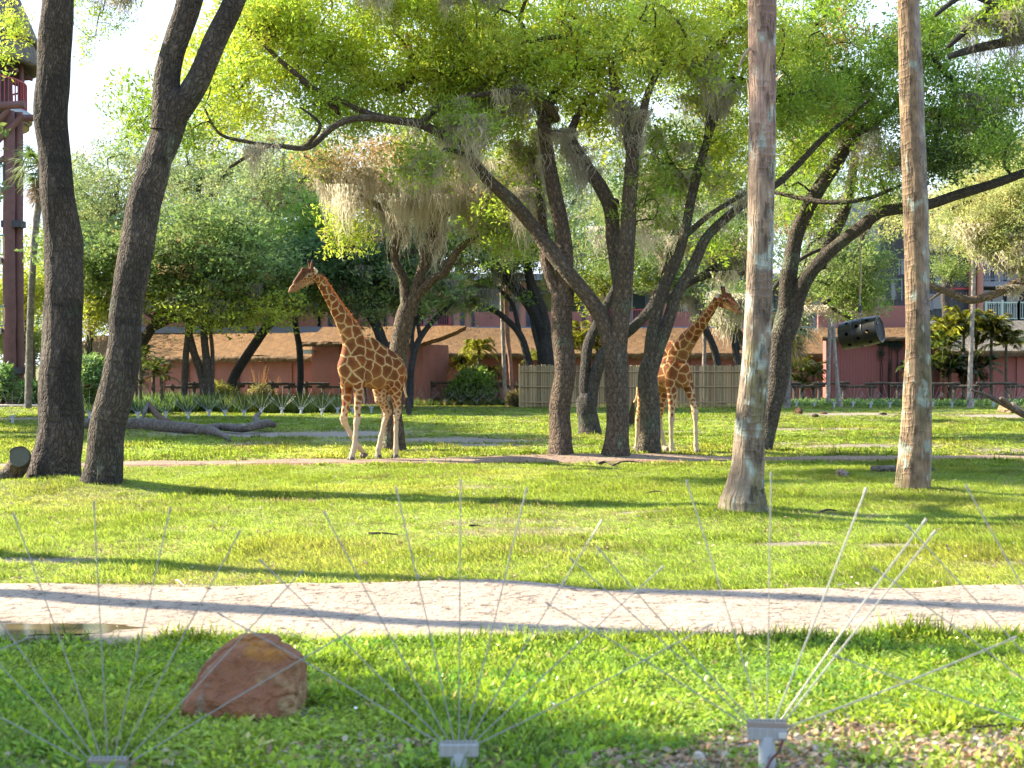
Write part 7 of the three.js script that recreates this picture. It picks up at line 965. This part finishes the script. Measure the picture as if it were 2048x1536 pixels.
function nearFan(label, px, py, d, tips, o = {}) {
  const c = P(px, py, d), gy = gh(c.x, c.z), t = thing('rod_fan', label, 'rod fan', V(c.x, gy, c.z), 'rod fans nearest the camera'), h = c.y - gy, loc = (p) => V(p.x - c.x, p.y - gy, p.z - c.z);
  const head = new RoundedBoxGeometry(0.176, 0.056, 0.06, 3, 0.005); head.rotateZ(o.tilt ?? 0); head.translate(0, h, 0); part(t, 'head', head, headMat);
  const cap = new RoundedBoxGeometry(0.178, 0.026, 0.054, 2, 0.004); cap.rotateZ(o.tilt ?? 0); cap.translate(0, h + 0.04, -0.002); if (o.lip) part(t, 'slotted_lip', cap, new THREE.MeshStandardMaterial({ color: RGB(0.24, 0.2, 0.16), roughness: 0.8 }));
  const post = new THREE.CylinderGeometry(0.037, 0.040, h + 0.1, 28); post.translate(0, (h - 0.1) / 2 - 0.012, 0); part(t, 'post', post, pvc);
  for (let k = 0; k < 9; k++) { const s = new THREE.CylinderGeometry(0.0085, 0.0095, 0.014, 10); s.translate((k - 4) * 0.0185, h + (o.lip ? 0.056 : 0.033), 0); part(t, 'socket', s, headMat); }
  tips.forEach(([tx, ty], k) => rod(t, V((k - (tips.length - 1) / 2) * 0.0185, h + 0.02, 0), loc(P(tx, ty, d + (o.lean ?? 0.05))), (o.stout && k >= o.stout) ? 0.0046 : 0.0032, rodMat, 8, 0.004 + 0.014 * Math.sin(k * 2.1 + px)));
  if (o.cord) { const a = loc(P(px + 28, py + 8, d)).add(V(0, 0, 0.05)), b = V(0.01, h * 0.35, 0.05), e = V(-0.02, 0.0, 0.06); part(t, 'cord', tube(new Bag(), curve([a, a.clone().lerp(b, 0.5).add(V(0.004, -0.01, 0.01)), b, e], [0.006, 0.006, 0.006, 0.006], 0.02), 8, {}).geo(true), new THREE.MeshStandardMaterial({ color: RGB(0.10, 0.02, 0.03), roughness: 0.6 })); const cl = new RoundedBoxGeometry(0.036, 0.026, 0.012, 2, 0.003); cl.translate(a.x, a.y + 0.014, 0.036); part(t, 'clip', cl, M.pale); }
  return t;
}
nearFan('rod fan at the bottom centre with a plain grey head block', 918, 1499, 6.7, [[441, 1229], [523, 1123], [650, 1028], [793, 979], [921, 964], [1052, 981], [1201, 1045], [1323, 1136], [1420, 1250]]);
nearFan('rod fan at the bottom left before the boulder, head at the picture edge', 216, 1541, 6.7, [[-200, 1340], [-95, 1225], [-22, 1212], [29, 1032], [188, 1008], [340, 1020], [478, 1066], [602, 1144], [706, 1260]], { lip: true });
nearFan('rod fan at the lower right with slotted lip and dark red cord', 1534, 1466, 6.75, [[1097, 1209], [1144, 1119], [1197, 1097], [1374, 966], [1542, 950], [1731, 981], [1849, 1043], [1868, 1066], [2026, 1277]], { lip: true, cord: true, tilt: -0.04, stout: 5 });
nearFan('rod fan outside the right edge whose rods cross into view', 2236, 1502, 6.7, [[1671, 1312], [1751, 1138], [1818, 1055], [1934, 975], [2080, 940], [2240, 950], [2400, 1000], [2540, 1080], [2620, 1200]]);
nearFan('rod fan outside the left edge whose lowest rod tips into view', -486, 1530, 6.7, [[-900, 1280], [-800, 1150], [-700, 1050], [-560, 990], [-440, 980], [-330, 1000], [-200, 1060], [-90, 1150], [52, 1277]]);
{ // the far rows: one fan with its parts, then copies
  const make = () => { const t = new THREE.Group(); const h = 0.2; part(t, 'post', (() => { const c = new THREE.CylinderGeometry(0.05, 0.055, 0.24, 10); c.translate(0, 0.09, 0); return c; })(), pvc); part(t, 'head', (() => { const c = new THREE.BoxGeometry(0.2, 0.07, 0.08); c.translate(0, 0.225, 0); return c; })(), headMat); for (let k = 0; k < 9; k++) { if (k === 2 || k === 5) continue; const a = (k - 4) / 4 * 1.0 + 0.08 * Math.sin(k * 3.7), Lr = 0.82 + 0.06 * Math.sin(k * 2.3); rod(t, V((k - 4) * 0.02, 0.24, 0), V(Math.sin(a) * Lr, 0.22 + Math.cos(a) * Lr, 0.02 * Math.sin(k * 5)), 0.0046, rodFar, 5); } return t; };
  const proto = make();
  const rows = [['rod fan from the left in the far left row before the grass bank', 'rod fans of the far left row', [[25, 847], [100, 842], [179, 838], [228, 838], [276, 838], [332, 836], [377, 838], [418, 834], [450, 834], [488, 834], [523, 829], [564, 829], [602, 829], [644, 831], [675, 827], [705, 827], [742, 825], [772, 820], [798, 815]]], ['rod fan from the left in the far centre row before the pygmy palm', 'rod fans of the far centre row', [[829, 811], [858, 811], [890, 811], [921, 811], [952, 811], [979, 811], [1004, 811], [1028, 811]]], ['rod fan from the left in the far right row before the rail fence', 'rod fans of the far right row', [[1559, 814], [1593, 815], [1629, 815], [1668, 815], [1706, 815], [1741, 816], [1780, 816], [1824, 816], [1865, 816], [1904, 816], [1945, 816], [1987, 816], [2028, 816]]]];
  let first = true; const r = rng(61);
  const ORD = 'first second third fourth fifth sixth seventh eighth ninth tenth eleventh twelfth thirteenth fourteenth fifteenth sixteenth seventeenth eighteenth nineteenth'.split(' ');
  for (const [where, group, list] of rows) for (const [k, [px, py]] of list.entries()) { const label = ORD[k] + ' ' + where; const t = first ? proto : proto.clone(); first = false; t.name = numbered('rod_fan'); tag(t, label, 'rod fan', group); const p = GG(px, py); t.position.copy(p); t.rotation.set((r() - 0.5) * 0.12, (r() - 0.5) * 0.9, (r() - 0.5) * 0.12); const s = 0.92 + 0.16 * r(); t.scale.set(s * 0.9, s, s); scene.add(t); }
}

// ================================================================== ground cover: grass, weeds, pebbles, litter (nobody could count these)
function tuft(seed, n, L, w, spread, lean = 0) { const g = longBlade(seed, n, L, w, spread); return g; }
const lawnTufts = [0, 1, 2].map((k) => tuft(900 + k, 8, 0.052, 0.003, 0.8)), farTufts = [0, 1].map((k) => tuft(910 + k, 8, 0.055, 0.0075, 0.9)), vergeTufts = [0, 1, 2].map((k) => tuft(920 + k, 8, 0.085, 0.0045, 0.9));
function carpet(name, label, geos, n, seed, where, size, color, mat = grassMat) {
  const r = rng(seed), lists = geos.map(() => []), Q = new THREE.Quaternion(), E = new THREE.Euler(); let guard = 0, k = 0;
  while (k < n && guard++ < n * 6) { const [x, z] = where(r), dens = lawn(x, z); if (r() > dens) continue; const cl = fbm(x * 3.1, 43, z * 2.2, 3), s = size * (0.5 + 0.7 * r() + 0.7 * Math.max(0, cl)), hgt = 0.5 + 0.7 * smooth(-0.4, 0.5, fbm(x * 0.9, 41, z * 0.6, 3)) + 0.6 * Math.max(0, cl); lists[k % geos.length].push({ m: new THREE.Matrix4().compose(V(x, gh(x, z) - 0.004, z), Q.setFromEuler(E.set((r() - 0.5) * 0.5, r() * 6.283, (r() - 0.5) * 0.5)), V(s, s * hgt, s)), c: color(r, x, z) }); k++; }
  lists.forEach((l) => tag(instanced(scene, name, geos[lists.indexOf(l)], mat, l), label, 'grass'));
}
const wedge = (r, d0, d1, pad) => { const d = Math.sqrt(lerp(d0 * d0, d1 * d1, r())); return [(r() * 2 - 1) * (d * 0.345 + pad), -d]; };
const lawnColor = (r, x, z) => { const n = fbm(x * 0.5, 51, z * 0.35, 3), k = 0.5 + 0.85 * r(), dry = smooth(0.0, 0.5, n + 0.5 * (r() - 0.5)), q = r(); if (q < 0.07 + 0.5 * patchAt(x, z) + 0.22 * smooth(0.1, 0.5, fbm(x * 0.8 + 7, 53, z * 0.6, 3))) return RGB(0.50 * k, 0.40 * k, 0.17 * k); return RGB(lerp(0.40, 0.56, dry) * k, lerp(0.54, 0.60, dry) * k, lerp(0.05, 0.075, dry) * k); };
carpet('lawn_grass', 'short sunlit lawn grass between the dirt road and the footpath', lawnTufts, 190000, 71, (r) => { const d = 12.1 * Math.pow(29.5 / 12.1, Math.pow(r(), 0.85)); return [(r() * 2 - 1) * (d * 0.345 + 0.3), -d]; }, 1.0, lawnColor);
carpet('lawn_grass', 'lawn grass behind the footpath out to the far fence', farTufts, 130000, 72, (r) => { const d = 28 * Math.pow(78 / 28, r()); return [(r() * 2 - 1) * (d * 0.345 + 1), -d]; }, 1.25, (r, x, z) => { const c = lawnColor(r, x, z); return c; });
const vergeColor = (r, x, z) => { const k = 0.5 + 0.8 * r(), yel = smooth(-0.35, 0.5, fbm(x * 0.9, 61, z * 0.9, 3) + 0.05) * 0.75 + 0.25 * r(); if (r() < 0.05) return RGB(0.5 * k, 0.42 * k, 0.14 * k); return RGB(lerp(0.24, 0.42, yel) * k, lerp(0.42, 0.54, yel) * k, lerp(0.035, 0.03, yel) * k); };
carpet('verge_grass', 'longer grass of the verge in front of the dirt road', vergeTufts, 17000, 73, (r) => [(r() * 2 - 1) * 4.4, -lerp(6.3, 10.15, r())], 1.0, vergeColor);
carpet('verge_grass', 'rough grass fringe on the front edge of the dirt road', vergeTufts, 2600, 74, (r) => { const x = (r() * 2 - 1) * 4.6; return [x, -(roadNear(x) - 0.16 * r() * r())]; }, 1.25, vergeColor);
const weedMat = new THREE.MeshPhysicalMaterial({ color: 0xffffff, transmission: 0.5, thickness: 0, roughness: 0.92, specularIntensity: 0.4, clearcoat: 0.35, clearcoatRoughness: 0.25, side: THREE.DoubleSide });
const weedLeaf = [0, 1, 2].map((k) => spray(940 + k, 12, 0.055, 0.055, 0.028, 0.8)), clover = [0, 1].map((k) => spray(950 + k, 26, 0.055, 0.016, 0.011, 1.2));
carpet('creeping_weeds', 'broad leaved creeping weeds among the verge grass', weedLeaf, 24000, 75, (r) => [(r() * 2 - 1) * 4.4, -lerp(6.3, 10.0, r())], 1.0, (r, x, z) => { const c = vergeColor(r, x, z); return c; }, weedMat);
carpet('feathery_weeds', 'fine feathery weeds among the verge grass', clover, 11000, 76, (r) => [(r() * 2 - 1) * 4.4, -lerp(6.3, 9.9, r())], 1.15, (r, x, z) => { const k = 0.7 + 0.5 * r(), y = smooth(-0.3, 0.4, fbm(x * 1.1 + 4, 63, z * 1.1, 3)); return RGB(lerp(0.18, 0.46, y) * k, lerp(0.38, 0.54, y) * k, 0.04 * k); }, weedMat);
{ // lone weeds and lit bright leaves at road edges, little white flowers, pebbles, leaf litter
  const r = rng(81), Q = new THREE.Quaternion(), E = new THREE.Euler(), scatter = (n, f) => { const l = []; for (let i = 0; i < n * 5 && l.length < n; i++) { const e = f(); if (e) l.push(e); } return l; };
  const put = (x, z, s, dy = 0, tilt = 0.6, c) => ({ m: new THREE.Matrix4().compose(V(x, gh(x, z) + dy, z), Q.setFromEuler(E.set((r() - 0.5) * tilt, r() * 6.28, (r() - 0.5) * tilt)), V(s, s * (0.6 + 0.5 * r()), s)), c });
  const peb = new THREE.IcosahedronGeometry(1, 2); { const p = peb.attributes.position; for (let i = 0; i < p.count; i++) { const x = p.getX(i), y = p.getY(i), z = p.getZ(i), n = 1 + 0.25 * noise3(x * 1.3 + 5, y * 1.3, z * 1.3); p.setXYZ(i, x * n, y * n * 0.75, z * n); } peb.computeVertexNormals(); }
  const pebM = new THREE.MeshStandardMaterial({ color: 0xffffff, roughness: 0.85 }), tone = () => { const k = 0.6 + 0.6 * r(), q = r(); return q < 0.45 ? RGB(0.34 * k, 0.245 * k, 0.15 * k) : q < 0.85 ? RGB(0.34 * k, 0.19 * k, 0.10 * k) : RGB(0.42 * k, 0.36 * k, 0.30 * k); };
  tag(instanced(scene, 'pebbles', peb, pebM, scatter(2600, () => { const x = lerp(-2.6, 3.2, Math.pow(r(), 0.6)), z = -lerp(6.35, 7.6, r()); const s = soilAt(x, z); return r() < s * (0.2 + 0.8 * smooth(-1.5, 1, x)) ? put(x, z, 0.008 + 0.024 * r() * r(), 0.004, 2, tone()) : null; })), 'tan and white pebbles on the bare soil along the bottom of the picture', 'pebbles');
  tag(instanced(scene, 'road_grit', peb, pebM, scatter(1500, () => { const x = (r() * 2 - 1) * 4.6, z = -lerp(10.1, 12.3, r()); const k = 0.25 + 0.5 * r(); return put(x, z, 0.004 + 0.012 * Math.pow(r(), 4) + (x < -2.2 && r() < 0.3 ? 0.008 : 0), 0.012, 2, RGB(0.36 * k, 0.28 * k, 0.22 * k)); })), 'loose grit and small clods on the dirt road', 'grit');
  const lg = new Bag(); for (let i = 0; i <= 4; i++) for (const s of [-1, 0, 1]) { const u = i / 4; lg.v((u - 0.5), 0.16 * Math.sin(u * 3.1) + 0.12 * s * s, s * 0.26 * Math.sin(Math.PI * (0.06 + 0.9 * u)), 0, 1, 0); } for (let i = 0; i < 4; i++) for (let k = 0; k < 2; k++) { const a = i * 3 + k; lg.t(a, a + 1, a + 3); lg.t(a + 1, a + 4, a + 3); } const leafG = lg.geo(true); leafG.deleteAttribute('color');
  const litM = new THREE.MeshPhysicalMaterial({ color: 0xffffff, roughness: 0.85, transmission: 0.25, thickness: 0, side: THREE.DoubleSide }), litC = () => { const k = 0.6 + 0.7 * r(); return r() < 0.5 ? RGB(0.36 * k, 0.23 * k, 0.13 * k) : RGB(0.42 * k, 0.33 * k, 0.23 * k); };
  tag(instanced(scene, 'leaf_litter', leafG, litM, scatter(1700, () => { const x = lerp(-2.6, 3.2, Math.pow(r(), 0.6)), z = -lerp(6.35, 8.2, r()); return r() < 0.06 + soilAt(x, z) * 0.9 ? put(x, z, 0.02 + 0.045 * r(), 0.012, 1.6, litC()) : null; })), 'dry fallen leaves on the soil along the bottom of the picture', 'leaf litter');
  tag(instanced(scene, 'leaf_litter', leafG, litM, scatter(1300, () => { const d = lerp(12.2, 34, r()), x = (r() * 2 - 1) * (d * 0.345 + 0.3), z = -d, e = Math.abs(d - roadFar(x)); return r() < 0.25 + 0.75 * smooth(0.5, 0, e) ? put(x, z, 0.02 + 0.04 * r(), 0.03, 1.4, litC()) : null; })), 'dry leaves scattered over the near lawn', 'leaf litter');
  const fl = new Bag(); for (let k = 0; k < 6; k++) { const a = k / 6 * 6.283, i0 = fl.v(0, 0, 0, 0, 1, 0), i1 = fl.v(Math.cos(a - 0.4) * 0.7, 0.1, Math.sin(a - 0.4) * 0.7, 0, 1, 0), i2 = fl.v(Math.cos(a) * 1.0, 0.05, Math.sin(a), 0, 1, 0), i3 = fl.v(Math.cos(a + 0.4) * 0.7, 0.1, Math.sin(a + 0.4) * 0.7, 0, 1, 0); fl.t(i0, i2, i1); fl.t(i0, i3, i2); } const flG = fl.geo(); flG.deleteAttribute('color');
  tag(instanced(scene, 'small_flowers', flG, new THREE.MeshStandardMaterial({ color: RGB(0.8, 0.8, 0.76), roughness: 0.8, side: THREE.DoubleSide }), scatter(14, () => put(lerp(-2.9, 0.6, r()), -lerp(6.9, 9.4, r()), 0.010 + 0.006 * r(), 0.085, 1.2))), 'tiny white flowers among the shaded verge weeds', 'flowers');
}
renderer.render(scene, camera);
